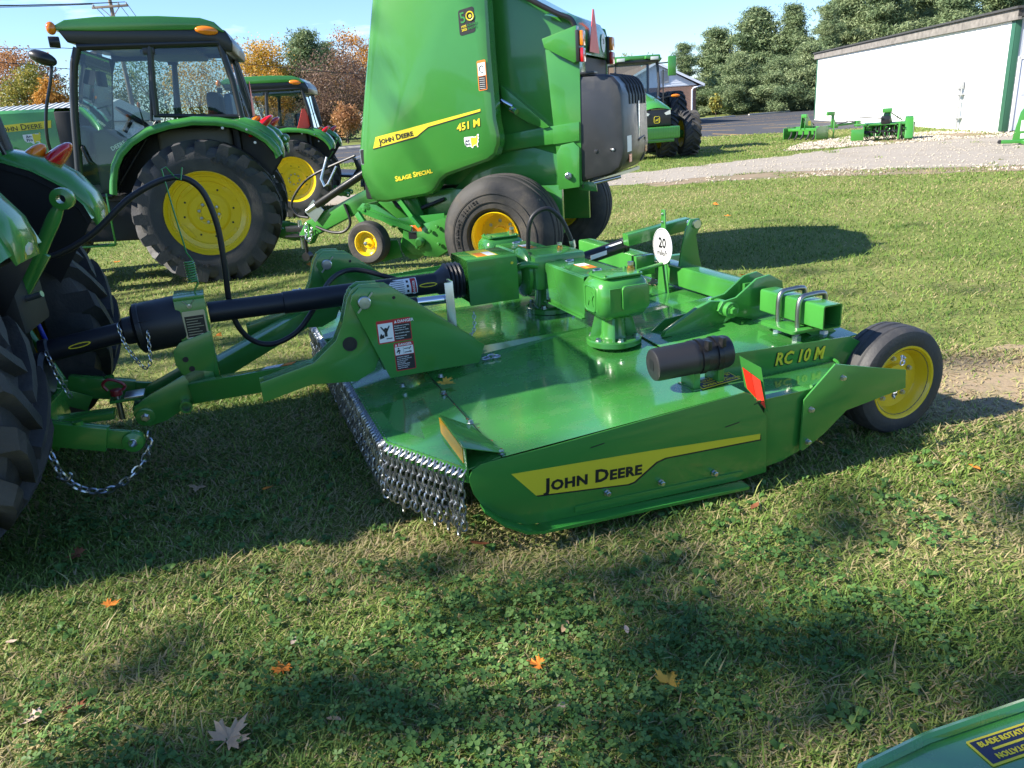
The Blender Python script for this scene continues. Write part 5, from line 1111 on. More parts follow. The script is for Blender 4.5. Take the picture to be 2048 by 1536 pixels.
X = rs.uniform(2, 19, 60000); Y = rs.uniform(9.5, 30, 60000)
din = inpoly(gd, X, Y); dv = inpoly([(3.2, 16.4), (7.2, 15.8), (11, 13.8), (18, 10.4), (18, 13), (10.3, 15.6), (7.3, 17.6), (5.6, 18.1), (3.2, 17.3)], X, Y) & (vnoise(X, Y, .7, 3) > .42); ap = inpoly(dp, X, Y) & (vnoise(X, Y, .8, 9) > .35)
keep = (din & (rs.rand(60000) < .16)) | (dv & (rs.rand(60000) < .55 * np.clip((X-3)/5, .1, 1))) | (ap & (rs.rand(60000) < .75))
X, Y = X[keep], Y[keep]; sz = rs.uniform(.008, .030, len(X)) * np.where(ap[keep], 1.7, 1.0) * np.where(dv[keep], 1.25, 1)
STONE = mat('pale_stone', (.46, .41, .33), .9, var=.3, scale=3)
tag(stones('stones', np.stack([X, Y, sz*.25 + .006], -1), sz, STONE, ''), 'pale loose stones scattered along the gravel drive and shed', 'stones', kind='stuff')

# ------------------------------------------------------------------ grass
def leaf_mat(name, cols, trans=.35, rough=.55, spec=.3):
    """cols: ramp over the per-blade 'tint' attribute"""
    M = bpy.data.materials.new(name); M.use_nodes = True; t = M.node_tree; t.nodes.clear(); l = t.links.new
    o = t.nodes.new('ShaderNodeOutputMaterial'); at = t.nodes.new('ShaderNodeAttribute'); at.attribute_name = 'tint'
    r = t.nodes.new('ShaderNodeValToRGB'); e = r.color_ramp.elements
    while len(e) < len(cols): e.new(.5)
    for k, (p, c) in enumerate(cols): e[k].position = p; e[k].color = (*c, 1)
    l(at.outputs['Fac'], r.inputs['Fac'])
    b = t.nodes.new('ShaderNodeBsdfPrincipled'); b.inputs['Roughness'].default_value = rough; b.inputs['Specular IOR Level'].default_value = spec; l(r.outputs['Color'], b.inputs['Base Color'])
    tr = t.nodes.new('ShaderNodeBsdfTranslucent'); l(r.outputs['Color'], tr.inputs['Color'])
    mx = t.nodes.new('ShaderNodeMixShader'); mx.inputs['Fac'].default_value = trans; l(b.outputs[0], mx.inputs[1]); l(tr.outputs[0], mx.inputs[2]); l(mx.outputs[0], o.inputs['Surface'])
    return M
GRASS = leaf_mat('grass_blades', [(0, (.085, .165, .032)), (.3, (.17, .27, .05)), (.55, (.28, .36, .085)), (.70, (.38, .37, .15)), (.85, (.50, .41, .22)), (1, (.36, .28, .16))], .35)
CLOV = leaf_mat('clover_leaves', [(0, (.048, .112, .028)), (.5, (.088, .195, .046)), (1, (.17, .29, .08))], .3, .5)
def blades(n, r0, r1, d_pow, seed, wmul):
    r = np.random.RandomState(seed); th = R_(44)
    # radius with density ~ r^-d_pow
    q = 2 - d_pow; u = r.rand(n); rad = (r0**q + u*(r1**q - r0**q))**(1/q) if abs(q) > 1e-6 else r0*(r1/r0)**u
    an = r.uniform(-th, th, n); X = rad*np.sin(an); Y = rad*np.cos(an)
    bad = inpoly(gd, X, Y) & (vnoise(X, Y, 1.5, 5) > .12) | inpoly(lot, X, Y)
    dirt = inpoly([(3.2, 16.2), (7.2, 15.6), (11, 13.6), (18, 10), (18, 13), (10.3, 15.6), (7.3, 17.6), (3.2, 17.3)], X, Y) | inpoly(dp, X, Y)
    bad |= dirt & (vnoise(X, Y, 1.3, 8) > .38)
    worn = 1.3*np.exp(-(((X-2.85)/.95)**2 + ((Y-4.05)/.48)**2)) + .6*np.exp(-(((X-1.6)/1.3)**2 + ((Y-2.5)/.25)**2)) + .5*np.exp(-(((X+.2)/.8)**2 + ((Y-2.7)/.35)**2))
    bad |= r.rand(n) < worn*.72
    dry = vnoise(X, Y, 1.1, 11)*.5 + vnoise(X, Y, 3.1, 12)*.3 + vnoise(X, Y, .35, 13)*.35
    ok = ~bad; X, Y, dry, worn, rad = X[ok], Y[ok], dry[ok], worn[ok], rad[ok]; n = len(X)
    isdry = r.rand(n) < np.clip((dry - .40)*1.5 + worn*.8 + .07 + .09*(rad < 4.5), .03, .9)
    tint = np.where(isdry, r.uniform(.66, 1, n), np.clip(r.normal(.30, .16, n) + (dry - .55)*.5, 0, .62))
    H = r.uniform(.018, .044, n) * (1 + .5*(vnoise(X, Y, 2.3, 21) - .4)); H = np.where(r.rand(n) < .02, H*2.0, H); H = np.where(isdry, H*.8, H)
    lean = np.where(isdry, r.uniform(1.0, 2.4, n), r.uniform(.5, 1.9, n)); az = r.uniform(0, 2*PI, n)
    w = (.0016 + .0011*r.rand(n)) * (1 + np.maximum(rad - 2.0, 0)*wmul); H = H * (1 + np.maximum(rad - 5, 0)*.03)
    dx, dy = np.cos(az), np.sin(az); sx_, sy_ = -dy, dx
    def pt(f, wid, s):
        out = H*lean*f**1.6*.8; up = H*(f - .22*lean*f*f*.8)
        return np.stack([X + dx*out + sx_*w*wid*s, Y + dy*out + sy_*w*wid*s, np.maximum(up, .003)], -1)
    V = np.stack([pt(0., .8, -1), pt(0., .8, 1), pt(.55, 1., -1), pt(.55, 1., 1), pt(1., 0, 0)], 1)
    k = 5*np.arange(n)[:, None]
    F = np.concatenate([k + np.array([[0, 1, 3]]), k + np.array([[0, 3, 2]]), k + np.array([[2, 3, 4]])], 0)
    return V.reshape(-1, 3), F, np.repeat(np.clip(tint, 0, 1), 5)
g = [blades(190000, .75, 5.5, 1.0, 1, .22), blades(330000, 5.0, 42, 1.35, 2, .13)]
off = 0; VV = []; FF = []; TT = []
for V, F, t in g: VV.append(V); FF.append(F + off); TT.append(t); off += len(V)
tag(npmesh('grass', np.concatenate(VV), np.concatenate(FF), GRASS, {'tint': np.concatenate(TT)}), 'short patchy lawn grass, green with dry straw, covering the ground', 'grass', kind='stuff')
def clover(n, seed):
    r = np.random.RandomState(seed); th = R_(40); rad = np.sqrt(r.uniform(.8**2, 4.2**2, n)); an = r.uniform(-th, th, n); X = rad*np.sin(an); Y = rad*np.cos(an)
    p = vnoise(X, Y, 1.4, 31)*.6 + vnoise(X, Y, 4, 32)*.4 + np.clip((2.4 - Y)*.22, -.3, .3) - .10*np.clip(X, -.5, 2)
    ok = p > .50 + .18*r.rand(n); X, Y = X[ok], Y[ok]; n = len(X)
    h = r.uniform(.018, .05, n); s = r.uniform(.0045, .0125, n); a0 = r.uniform(0, 6.28, n); tl = r.uniform(-.5, .5, (n, 2)); V = []; F = []; T = []
    lf = np.array([(0, 0, 0), (.75, -.62, .12), (1.45, -.50, .10), (1.62, 0, -.02), (1.45, .50, .10), (.75, .62, .12)])
    for k in range(3):
        a = a0 + k*2.094; c, s_ = np.cos(a), np.sin(a)
        x = (lf[None, :, 0]*c[:, None] - lf[None, :, 1]*s_[:, None])*s[:, None]; y = (lf[None, :, 0]*s_[:, None] + lf[None, :, 1]*c[:, None])*s[:, None]
        z = lf[None, :, 2]*s[:, None] + x*tl[:, :1] + y*tl[:, 1:]
        V.append(np.stack([X[:, None] + x, Y[:, None] + y, h[:, None] + z], -1))
    V = np.stack(V, 1).reshape(-1, 3); m_ = n*3; k = 6*np.arange(m_)[:, None]
    F = np.concatenate([k + np.array([[0, 1, 2]]), k + np.array([[0, 2, 3]]), k + np.array([[0, 3, 4]]), k + np.array([[0, 4, 5]])], 0)
    return V, F, np.repeat(r.rand(n), 18)
V, F, t = clover(27000, 5)
tag(npmesh('clover', V, F, CLOV, {'tint': t}), 'low clover leaves mixed through the foreground lawn', 'clover', kind='stuff')
# broad weed rosettes
r = np.random.RandomState(9); V = []; T = []; nw = 0
for i in range(420):
    rad = math.sqrt(r.uniform(.8, 14)); an = r.uniform(-.62, .62); cx, cy = rad*math.sin(an), rad*math.cos(an)
    for k in range(r.randint(2, 6)):
        a = r.uniform(0, 6.28); l_ = r.uniform(.018, .042); w = l_*.36; tn = r.rand()
        for f, wd, z in ((0, .15, .008), (.35, .9, .028), (.7, .85, .032), (1, 0.05, .022)):
            for s_ in (-1, 1): V.append((cx + math.cos(a)*l_*f - math.sin(a)*w*wd*s_, cy + math.sin(a)*l_*f + math.cos(a)*w*wd*s_, z + .006*(s_*0)))
        T += [tn*.8]*8; nw += 1
F = np.concatenate([8*np.arange(nw)[:, None] + np.array([[0, 1, 3, 2]]), 8*np.arange(nw)[:, None] + np.array([[2, 3, 5, 4]]), 8*np.arange(nw)[:, None] + np.array([[4, 5, 7, 6]])], 0)
tag(npmesh('weeds', np.array(V), F, CLOV, {'tint': np.array(T)}), 'small broad leaved weeds dotted through the foreground lawn', 'weeds', kind='stuff')

# ------------------------------------------------------------------ fallen leaves, each its own thing
MAPLE = [(0,-.02),(.02,-.30),(-.02,-.30),(-.01,-.02),(-.10,-.06),(-.34,-.22),(-.30,-.10),(-.50,-.06),(-.36,.06),(-.60,.24),(-.44,.24),(-.46,.38),(-.26,.26),(-.14,.30),(-.20,.56),(-.10,.50),(0,.80),(.10,.50),(.20,.56),(.14,.30),(.26,.26),(.46,.38),(.44,.24),(.60,.24),(.36,.06),(.50,-.06),(.30,-.10),(.34,-.22),(.10,-.06)]
OVAL = [(0,-.5),(-.16,-.3),(-.24,0),(-.18,.3),(0,.55),(.18,.3),(.24,0),(.16,-.3)]
def leafmat(name, c): return mat(name, c, .75, var=.35, scale=25, spec=.2)
LT, LO, LB, LY, LP = leafmat('tan_leaf', (.42, .29, .18)), leafmat('orange_leaf', (.62, .20, .03)), leafmat('brown_leaf', (.20, .075, .035)), leafmat('yellow_leaf', (.60, .34, .05)), leafmat('pale_leaf', (.50, .38, .30))
LEAFI = 0
def leaf(loc, size, m_, label, shape=MAPLE, tilt=.25, rz=None):
    global LEAFI
    r = random.Random(LEAFI*7 + 3); LEAFI += 1
    M = MB(); c = (0, .1); P = [(x*size, y*size, size*(.30*abs(x)**1.3*(1 if LEAFI % 3 else .5) + .26*(y-.2)**2*(1 if LEAFI % 2 else -.5) + r.uniform(-.04, .04))) for x, y in shape]
    n = len(P); M.add([(0, .1*size, -.02*size)] + P + [(x, y, z - .0006) for x, y, z in P], [(0, i+1, (i+1) % n + 1) for i in range(n)] + [(i+1, i+1+n, (i+1) % n + 1 + n, (i+1) % n + 1) for i in range(n)])
    o = M.build('fallen_leaf', m_, None, 0, 60); o.location = loc; o.rotation_euler = (r.uniform(-tilt, tilt), r.uniform(-tilt, tilt), rz if rz is not None else r.uniform(0, 6.28))
    tag(o, label, 'leaf', 'fallen leaves on the lawn'); return o
gl = .03
for (x, y, s, m_, lb, shp) in [
 (-1.029, 1.372, .10, LT, 'large tan maple leaf at the bottom edge of the lawn, left of centre', MAPLE), (0, 0, 0, 0, 0, 0)][:1]: pass
def unp(px, py, z):
    d = cF + cR*((px-1024)/FPX) + cU*((768-py)/FPX); t = (z-CAM_H)/d.z; return Vector((0, 0, CAM_H)) + d*t
LEAFS = [(452,1482,.115,LT,'large tan maple leaf lying in clover near the bottom edge, stalk up',MAPLE),(73,1433,.075,LP,'pale tan maple leaf in the bottom left corner',MAPLE),(140,1424,.075,LB,'reddish brown curled leaf beside the pale one, bottom left',MAPLE),
 (1336,1366,.085,LY,'yellow orange maple leaf on the lawn below the skid shoe, lower right',MAPLE),(1080,1329,.055,LO,'small orange leaf just left of the yellow maple leaf',MAPLE),(565,1340,.06,LO,'orange leaf standing up in dark clover, lower left centre',MAPLE),
 (215,1211,.065,LO,'bright orange leaf on the sunlit strip at the left',MAPLE),(395,973,.07,LT,'tan maple leaf in the shade below the tongue',MAPLE),(535,976,.05,LO,'small orange leaf in the shade between tongue and chain curtain',OVAL),(160,1108,.075,LB,'dark orange leaf in the shade right of the big near tyre',MAPLE),
 (958,1087,.075,LB,'brown orange leaf on the sunlit grass under the end of the chain curtain',OVAL),(1130,1252,.05,LT,'dull tan leaf in the middle of the foreground lawn',OVAL),(1126,1410,.045,LP,'small pale leaf above the bottom edge, right of centre',OVAL),(1253,1258,.035,LP,'little pink grey leaf right of the dull tan one',OVAL),
 (24,1283,.05,LP,'pale leaf on the sunlit grass at the left edge',OVAL),(668,1436,.05,LT,'narrow tan leaf in the clover right of the large tan leaf',OVAL),(588,1282,.04,LP,'small greyish leaf on the shaded lawn, left of centre',OVAL),(1950,933,.05,LO,'red orange leaf on the lawn below the gauge wheel at the right',OVAL),
 (1487,551,.10,LO,'orange leaf on the sunny lawn behind the axle tube',MAPLE),(1428,408,.11,LO,'orange leaf on the shadow edge near the gravel drive',MAPLE),(1455,432,.09,LO,'smaller orange leaf in front of the shadow edge behind the mower',MAPLE),(1600,470,.08,LB,'brownish leaf inside the baler shadow on the lawn',OVAL),
 (620,531,.12,LO,'orange leaf behind the tractor wheel, left of the baler gauge wheel',MAPLE),(660,418,.13,LT,'pale leaf under the baler drawbar',MAPLE),(232,525,.10,LO,'orange leaf on the grass between the two tractors',MAPLE),(300,548,.10,LY,'yellow leaf on the grass just behind the driveline guard',MAPLE),
 (212,575,.07,LY,'yellow leaf left of the driveline guard on the sunny grass',MAPLE),(432,672,.09,LO,'orange leaf on the sunny grass beneath the hose loop',MAPLE),(1510,1012,.06,LB,'brown leaf in the shade under the rear side plate',OVAL),(640,600,.09,LY,'yellow leaf on the grass in front of the far hinge',MAPLE)]
for px, py, s, m_, lb, shp in LEAFS:
    p = unp(px, py, gl); leaf(p, s, m_, lb, shp)
def onmow(d, w, z): return MOW.matrix_basis @ Vector((d, w, z))
for d, w, s, m_, lb, lift in ((-.095, .87, .085, LY, 'yellow maple leaf lying on the mower deck beside the hinge plate', .012), (1.48, 1.63, .12, LT, 'tan maple leaf on the mower deck behind the near gearbox', .012)):
    leaf(onmow(d, w, zd(d, w) + lift), s, m_, lb, MAPLE, .12)
# crumbs of leaf litter along the seam
rr = random.Random(5); M = MB()
for i in range(70):
    if i < 22: d, w = -.121 + rr.gauss(0, .006), rr.choice([.05, .07, .15, .30, .42, .60, .72, .8]) + rr.gauss(0, .012)
    elif i < 52: d, w = 1.50 + rr.gauss(0, .045), .90 + rr.gauss(0, .03)
    else: d, w = 1.36 + rr.gauss(0, .03), 1.55 + rr.gauss(0, .05)
    s = rr.uniform(.004, .012); a = rr.uniform(0, 6.28); z = zd(d, w) + .004; c_, s_ = math.cos(a)*s, math.sin(a)*s
    M.add([(d + c_, w + s_, z), (d - s_*.5, w + c_*.5, z + s*.4), (d - c_, w - s_, z + .001), (d + s_*.5, w - c_*.5, z + s*.2)], [(0,1,2,3)])
o = M.build('leaf_litter', LB, MOW, 0, 0); tag(o, kind='stuff')
# ------------------------------------------------------------------ buildings
WALLW = mat('white_steel_wall', (.80, .80, .78), .5, var=.02)
FASC = mat('weathered_fascia', (.19, .175, .16), .9, var=.75, scale=5, bump=.5, bscale=8)
DKROOF = mat('dark_roof_edge', (.05, .05, .05), .7, var=.3)
TRIM = mat('green_trim', (.03, .11, .065), .45, var=.08)
DOORM = mat('white_door', (.55, .58, .66), .45, var=.04)
RP = Vector((16.09, 25.41, 0)); LP_ = Vector((20.14, 50.83, 0)); WL = (LP_ - RP).length
SHED = empty('storage_shed', RP, math.atan2(25.42, 4.05), 'long white steel shed with green corner trim and weathered eave, at the right', 'shed')
M = MB(); M.prism([(0, 0), (WL, 0), (WL, 3.54), (0, 3.27)], (0, -.15, 0), DX, DZ, .15); 
MB().add([(0, 0, 0), (WL, 0, 0), (WL, 0, 3.54), (0, 0, 3.27), (0, -.12, 0), (WL, -.12, 0), (WL, -.12, 3.54), (0, -.12, 3.27)], [(0,1,2,3),(7,6,5,4),(0,4,5,1),(1,5,6,2),(2,6,7,3),(3,7,4,0)]).build('side_wall', WALLW, SHED)
for i in range(1, 28): x = WL*i/28; h = 3.27 + .27*i/28; MB().box(x - .02, x + .02, .001, .018, .02, h - .04).build('wall_rib', WALLW, SHED)
MB().box(.12, .24, -11, -10.88, 0, 3).box(0, .12, -11, -.0, 0, 3.35).build('front_wall', mat('grey_siding', (.42, .45, .50), .5, var=.04), SHED)
M = MB()
for i in range(14): M.box(-.012, 0, -.32 - i*.28, -.29 - i*.28, 2.25, 3.25)
M.build('siding_rib', WALLW, SHED)
MB().box(-.025, .0, -.16, .02, .05, 3.28).box(-.025, .24, .0, .024, .05, 3.30).build('corner_trim', TRIM, SHED, .004)
MB().box(WL - .2, WL + .03, .0, .024, .05, 3.54).build('corner_trim', TRIM, SHED, .004)
MB().add([(-.35, .12, 3.27), (WL + .4, .12, 3.55), (WL + .4, .12, 3.86), (-.35, .12, 3.57), (-.35, .02, 3.27), (WL + .4, .02, 3.55), (WL + .4, .02, 3.86), (-.35, .02, 3.57)], [(0,1,2,3),(7,6,5,4),(0,4,5,1),(1,5,6,2),(2,6,7,3),(3,7,4,0)]).build('fascia', FASC, SHED)
MB().add([(-.42, .20, 3.575), (WL + .45, .20, 3.865), (WL + .45, .20, 3.93), (-.42, .20, 3.64), (-.42, -11.2, 3.575), (WL + .45, -11.2, 3.865), (WL + .45, -11.2, 3.93), (-.42, -11.2, 3.64)], [(0,1,2,3),(7,6,5,4),(0,4,5,1),(1,5,6,2),(2,6,7,3),(3,7,4,0)]).build('roof', DKROOF, SHED)
MB().box(-.35, -.30, -11.2, .12, 3.35, 3.58).build('front_fascia', DKROOF, SHED)
D = MB().box(-.03, .02, -1.22, -.28, .06, 2.14).build('door', DOORM, SHED, .003)
for y0, y1, z0, z1 in ((-1.12, -.82, .25, .95), (-.70, -.40, .25, .95), (-1.12, -.82, 1.1, 1.75), (-.70, -.40, 1.1, 1.75), (-1.12, -.82, 1.86, 2.03), (-.70, -.40, 1.86, 2.03)): MB().box(-.038, -.03, y0, y1, z0, z1).build('door_panel', DOORM, D, .006)
MB().box(-.05, .02, -.27, -.19, .0, 2.24).box(-.05, .02, -1.31, -1.23, .0, 2.24).box(-.05, .02, -1.31, -.19, 2.15, 2.24).build('door_frame', WALLW, SHED, .004)
MB().box(-.12, .0, -1.3, -.2, 0.0, .055).build('door_sill', DKROOF, SHED)
UR = empty('utility_riser', RP, SHED.rotation_euler.z, 'thin grey utility riser pipe with a small box on top, against the white shed wall', 'pipe')
PIPE = mat('grey_conduit', (.35, .36, .37), .5, var=.1)
MB().cyl((3.3, .14, 0), (3.3, .14, 1.5), .05).build('pipe', PIPE, UR); MB().box(3.2, 3.4, .05, .23, 1.38, 1.66).build('meter_box', PIPE, UR, .02)
for z in (.4, 1.18): MB().box(3.14, 3.46, .03, .20, z, z + .05).build('bracket', PIPE, UR, .005)
# brick house
BRK = bpy.data.materials.new('brown_brick'); BRK.use_nodes = True; t = BRK.node_tree; b = t.nodes['Principled BSDF']
bt = t.nodes.new('ShaderNodeTexBrick'); bt.inputs['Color1'].default_value = (.16, .075, .05, 1); bt.inputs['Color2'].default_value = (.21, .10, .068, 1); bt.inputs['Mortar'].default_value = (.25, .21, .18, 1); bt.inputs['Scale'].default_value = 1; bt.inputs['Brick Width'].default_value = .22; bt.inputs['Row Height'].default_value = .075; bt.inputs['Mortar Size'].default_value = .01
tcb = t.nodes.new('ShaderNodeTexCoord'); mpb = t.nodes.new('ShaderNodeMapping'); mpb.inputs['Rotation'].default_value = (R_(90), 0, 0); t.links.new(tcb.outputs['Object'], mpb.inputs['Vector']); t.links.new(mpb.outputs['Vector'], bt.inputs['Vector']); t.links.new(bt.outputs['Color'], b.inputs['Base Color']); b.inputs['Roughness'].default_value = .9
SHING = mat('brown_shingles', (.20, .12, .085), .9, var=.35, scale=8, bump=.4, bscale=20)
SIDW = mat('pale_siding', (.62, .66, .74), .6, var=.03)
HB = empty('brick_house', (12.0, 60, 0), 0, 'single storey brick house with white gable, behind the large tractor at centre right', 'house')
MB().box(-3.5, 2.95, 0, 12, -.2, 2.74).build('wall', BRK, HB)
MB().prism([(-3.6, 2.74), (3.05, 2.74), (0, 4.36)], (0, .12, 0), DX, DZ, .14).build('gable', SIDW, HB)
M = MB()
for i in range(9): z = 2.80 + i*.16; xw = 3.0*(1 - (z-2.74)/1.62); M.box(-xw, xw, -.032, -.02, z, z + .02)
M.build('siding_board', SIDW, HB)
RF = MB().add([(-.0, -.35, 4.50), (3.45, -.35, 2.80), (3.45, 12.4, 2.80), (0, 12.4, 4.50), (0, -.35, 4.40), (3.45, -.35, 2.70), (3.45, 12.4, 2.70), (0, 12.4, 4.40)], [(0,1,2,3),(7,6,5,4),(0,4,5,1),(1,5,6,2),(2,6,7,3)]).add([(0, -.35, 4.50), (-3.9, -.35, 2.60), (-3.9, 12.4, 2.60), (0, 12.4, 4.50), (0, -.35, 4.40), (-3.9, -.35, 2.50), (-3.9, 12.4, 2.50), (0, 12.4, 4.40)], [(3,2,1,0),(4,5,6,7),(1,5,4,0),(2,6,5,1),(3,7,6,2)]).build('roof', SHING, HB)
MB().bar((0, -.36, 4.42), (3.48, -.36, 2.71), .04, .16).bar((0, -.36, 4.42), (-3.9, -.36, 2.52), .04, .16).build('rake_board', SIDW, HB)
VT = MB().box(.35, .95, -.05, -.021, 3.0, 3.85).build('vent', PIPE, HB)
for i in range(6): MB().box(.38, .92, -.075, -.05, 3.05 + i*.13, 3.11 + i*.13).build('louvre', PIPE, VT)
MB().tube([(3.4, -.2, 2.70), (2.75, -.08, 2.55), (2.65, -.08, 2.40), (2.65, -.08, .1)], .06, 8).build('downspout', SIDW, HB); MB().box(3.38, 3.52, -.35, 12.4, 2.62, 2.76).build('gutter', SIDW, HB)
w_ = MB().box(-.75, .25, -.04, .0, 1.05, 2.1).build('window', SIDW, HB); MB().box(-.68, .18, -.05, -.04, 1.12, 2.03).build('pane', GLASS, w_)
H2_ = empty('far_house', (12.8, 84, 0), 0, 'distant house of which only the brown shingled roof shows above the tractor cab', 'house')
MB().box(-5, 3.2, 0, 9, 0, 4.4).build('wall', BRK, H2_); MB().add([(-5.4, -.6, 4.3), (3.6, -.6, 4.3), (2.3, 4.5, 6.35), (-4.4, 4.5, 6.35), (3.6, 9.6, 4.3), (-5.4, 9.6, 4.3)], [(0,1,2,3),(1,4,2),(4,5,3,2),(5,0,3)]).build('roof', SHING, H2_)
LS = empty('low_shed', (-20, 31, 0), R_(0), 'low building of which only the pale ribbed metal roof shows behind the tractor hood', 'shed')
MB().box(-8, 3.9, .4, 8, 0, 2.45).build('wall', SIDW, LS); MR = mat('pale_metal_roof', (.50, .53, .52), .45, var=.08)
MB().add([(-8.4, 0, 2.48), (4.3, 0, 2.48), (4.3, 4.2, 3.35), (-8.4, 4.2, 3.35), (4.3, 8.4, 2.48), (-8.4, 8.4, 2.48)], [(0,1,2,3),(1,4,2),(3,2,4,5),(5,0,3)]).build('roof', MR, LS)
M = MB()
for i in range(42): x = -8.3 + i*.30; M.add([(x, -.0, 2.485), (x + .05, -.0, 2.485), (x + .05, 4.2, 3.355), (x, 4.2, 3.355), (x, 0, 2.515), (x + .05, 0, 2.515), (x + .05, 4.2, 3.385), (x, 4.2, 3.385)], [(4,5,6,7),(0,1,5,4),(1,2,6,5),(3,0,4,7)])
tag(M.build('roof_rib', MR, LS), kind='stuff')
# ------------------------------------------------------------------ utility pole and wires
WOOD = mat('weathered_wood', (.24, .19, .15), .9, var=.3, scale=4)
PB = unp(222, 10, 9.6); 
def at_dist(px, py, y):
    d = cF + cR*((px-1024)/FPX) + cU*((768-py)/FPX); t = y/d.y; return Vector((0, 0, CAM_H)) + d*t
pt_ = at_dist(222, 12, 55)
UP = empty('utility_pole', (pt_.x, 55, 0), 0, 'wooden utility pole with crossarm standing behind the tractor roof at the left', 'utility pole')
MB().lathe((0, 0, 0), DZ, [(.17, 0), (.11, pt_.z + .9), (0, pt_.z + .9)], 12).build('pole', WOOD, UP)
MB().box(-1.15, 1.15, -.20, -.10, pt_.z - .12, pt_.z + .02).build('crossarm', WOOD, UP, .01)
MB().bar((-.6, -.15, pt_.z - .08), (0, -.15, pt_.z - .7), .04, .04).bar((.6, -.15, pt_.z - .08), (0, -.15, pt_.z - .7), .04, .04).build('brace', WOOD, UP)
for x in (-1.05, .55, 1.05, 0): MB().lathe((x, -.15, pt_.z + (.0 if x else .9)), DZ, [(.03, 0), (.06, .05), (.03, .08), (.06, .12), (.02, .16), (0, .16)], 8).build('insulator', CLR, UP)
def wire(P, label):
    P = [Vector(p) for p in P]; Q = []
    for a, b in zip(P[:-1], P[1:]):
        for k in range(16): t = k/16; p = a.lerp(b, t); p.z -= (a-b).length*.02*4*t*(1-t); Q.append(p)
    Q.append(P[-1]); tag(MB().tube(Q, .022, 5).build('power_line', BPR), label, 'power line', 'power lines from the utility pole')
z_ = pt_.z + .15
for x, q in ((-1.05, (-52, 38, 10.8)), (.55, (-50, 37, 10.6)), (1.05, (-48, 36, 10.4))): wire([q, (pt_.x + x, 54.85, z_), tuple(at_dist(330 + 14*x, 78, 125))], {-1.05: 'overhead wire from the left end of the pole crossarm', .55: 'overhead wire from the middle of the pole crossarm', 1.05: 'overhead wire from the right end of the pole crossarm'}[x])
wire([at_dist(-60, 92, 50), at_dist(125, 96, 54), (pt_.x, 55, at_dist(222, 96, 55).z), (pt_.x + 30, 92, 5.6)], 'lower overhead wire that passes behind the tractor mirror')
wire([at_dist(-60, 118, 50), at_dist(60, 128, 52), at_dist(125, 137, 54), (pt_.x, 55, at_dist(222, 140, 55).z)], 'lowest overhead wire in front of the autumn trees at the left')

# ------------------------------------------------------------------ trees
BARK = mat('bark', (.11, .085, .065), .95, var=.4, scale=5, bump=.6, bscale=20)
def cols(*c): return [(i/(len(c)-1), x) for i, x in enumerate(c)]
FOL = {'gold': leaf_mat('golden_foliage', cols((.26, .22, .04), (.46, .32, .05), (.60, .36, .05), (.62, .28, .05))),
       'orange': leaf_mat('orange_foliage', cols((.36, .20, .05), (.52, .26, .05), (.60, .32, .06))),
       'brown': leaf_mat('brown_foliage', cols((.10, .068, .055), (.16, .10, .078), (.21, .135, .095), (.28, .18, .09))),
       'olive': leaf_mat('olive_foliage', cols((.09, .12, .03), (.19, .21, .05), (.32, .29, .06), (.42, .31, .06))),
       'rust': leaf_mat('rust_foliage', cols((.30, .15, .07), (.40, .20, .09), (.46, .27, .11))),
       'green': leaf_mat('green_foliage', cols((.06, .12, .035), (.10, .18, .05), (.17, .25, .07))),
       'pine': leaf_mat('pine_needles', cols((.08, .125, .065), (.14, .205, .095), (.23, .29, .14), (.30, .35, .18)), .25)}
def limb_mesh(M, p, d, L, r, depth, rd, tips, spread=.55):
    pts = [Vector(p)]; dd = Vector(d).normalized(); n = 4
    for i in range(n):
        dd = (dd + Vector((rd.gauss(0, .12), rd.gauss(0, .12), rd.gauss(.05, .08)))).normalized(); pts.append(pts[-1] + dd*L/n)
        if depth < 3: tips.append((pts[-1].copy(), depth))
    M.tube(pts, r, 6 if r > .06 else 4, radii=[r*(1 - .6*i/n) for i in range(n+1)], caps=False)
    if depth > 0:
        for k in range(rd.choice((2, 3, 3))):
            e = (dd + Vector((rd.gauss(0, spread), rd.gauss(0, spread), rd.gauss(.12, .25)))).normalized()
            limb_mesh(M, pts[-1] if k else pts[-2], e, L*rd.uniform(.55, .78), r*.42, depth-1, rd, tips, spread)
    else: tips.append((pts[-1].copy(), 0))
def cards(name, C, size, m, seed, parent, tint, flat=0., asp=1.):
    """leaf cards: kite shaped quads round centres C"""
    r = np.random.RandomState(seed); n = len(C)
    a = r.normal(size=(n, 3)); a[:, 2] *= (1 - flat); a /= np.linalg.norm(a, axis=1)[:, None] + 1e-9; b = r.normal(size=(n, 3)); b -= a*(a*b).sum(1)[:, None]; b /= np.linalg.norm(b, axis=1)[:, None] + 1e-9
    s = size*r.uniform(.6, 1.4, n)[:, None]
    V = np.stack([C - a*s*.6*asp, C + b*s*.42/asp, C + a*s*.7*asp, C - b*s*.42/asp], 1).reshape(-1, 3)
    return npmesh(name, V, np.arange(4*n).reshape(-1, 4), m, {'tint': np.repeat(np.clip(tint, 0, 1), 4)}, parent=parent)
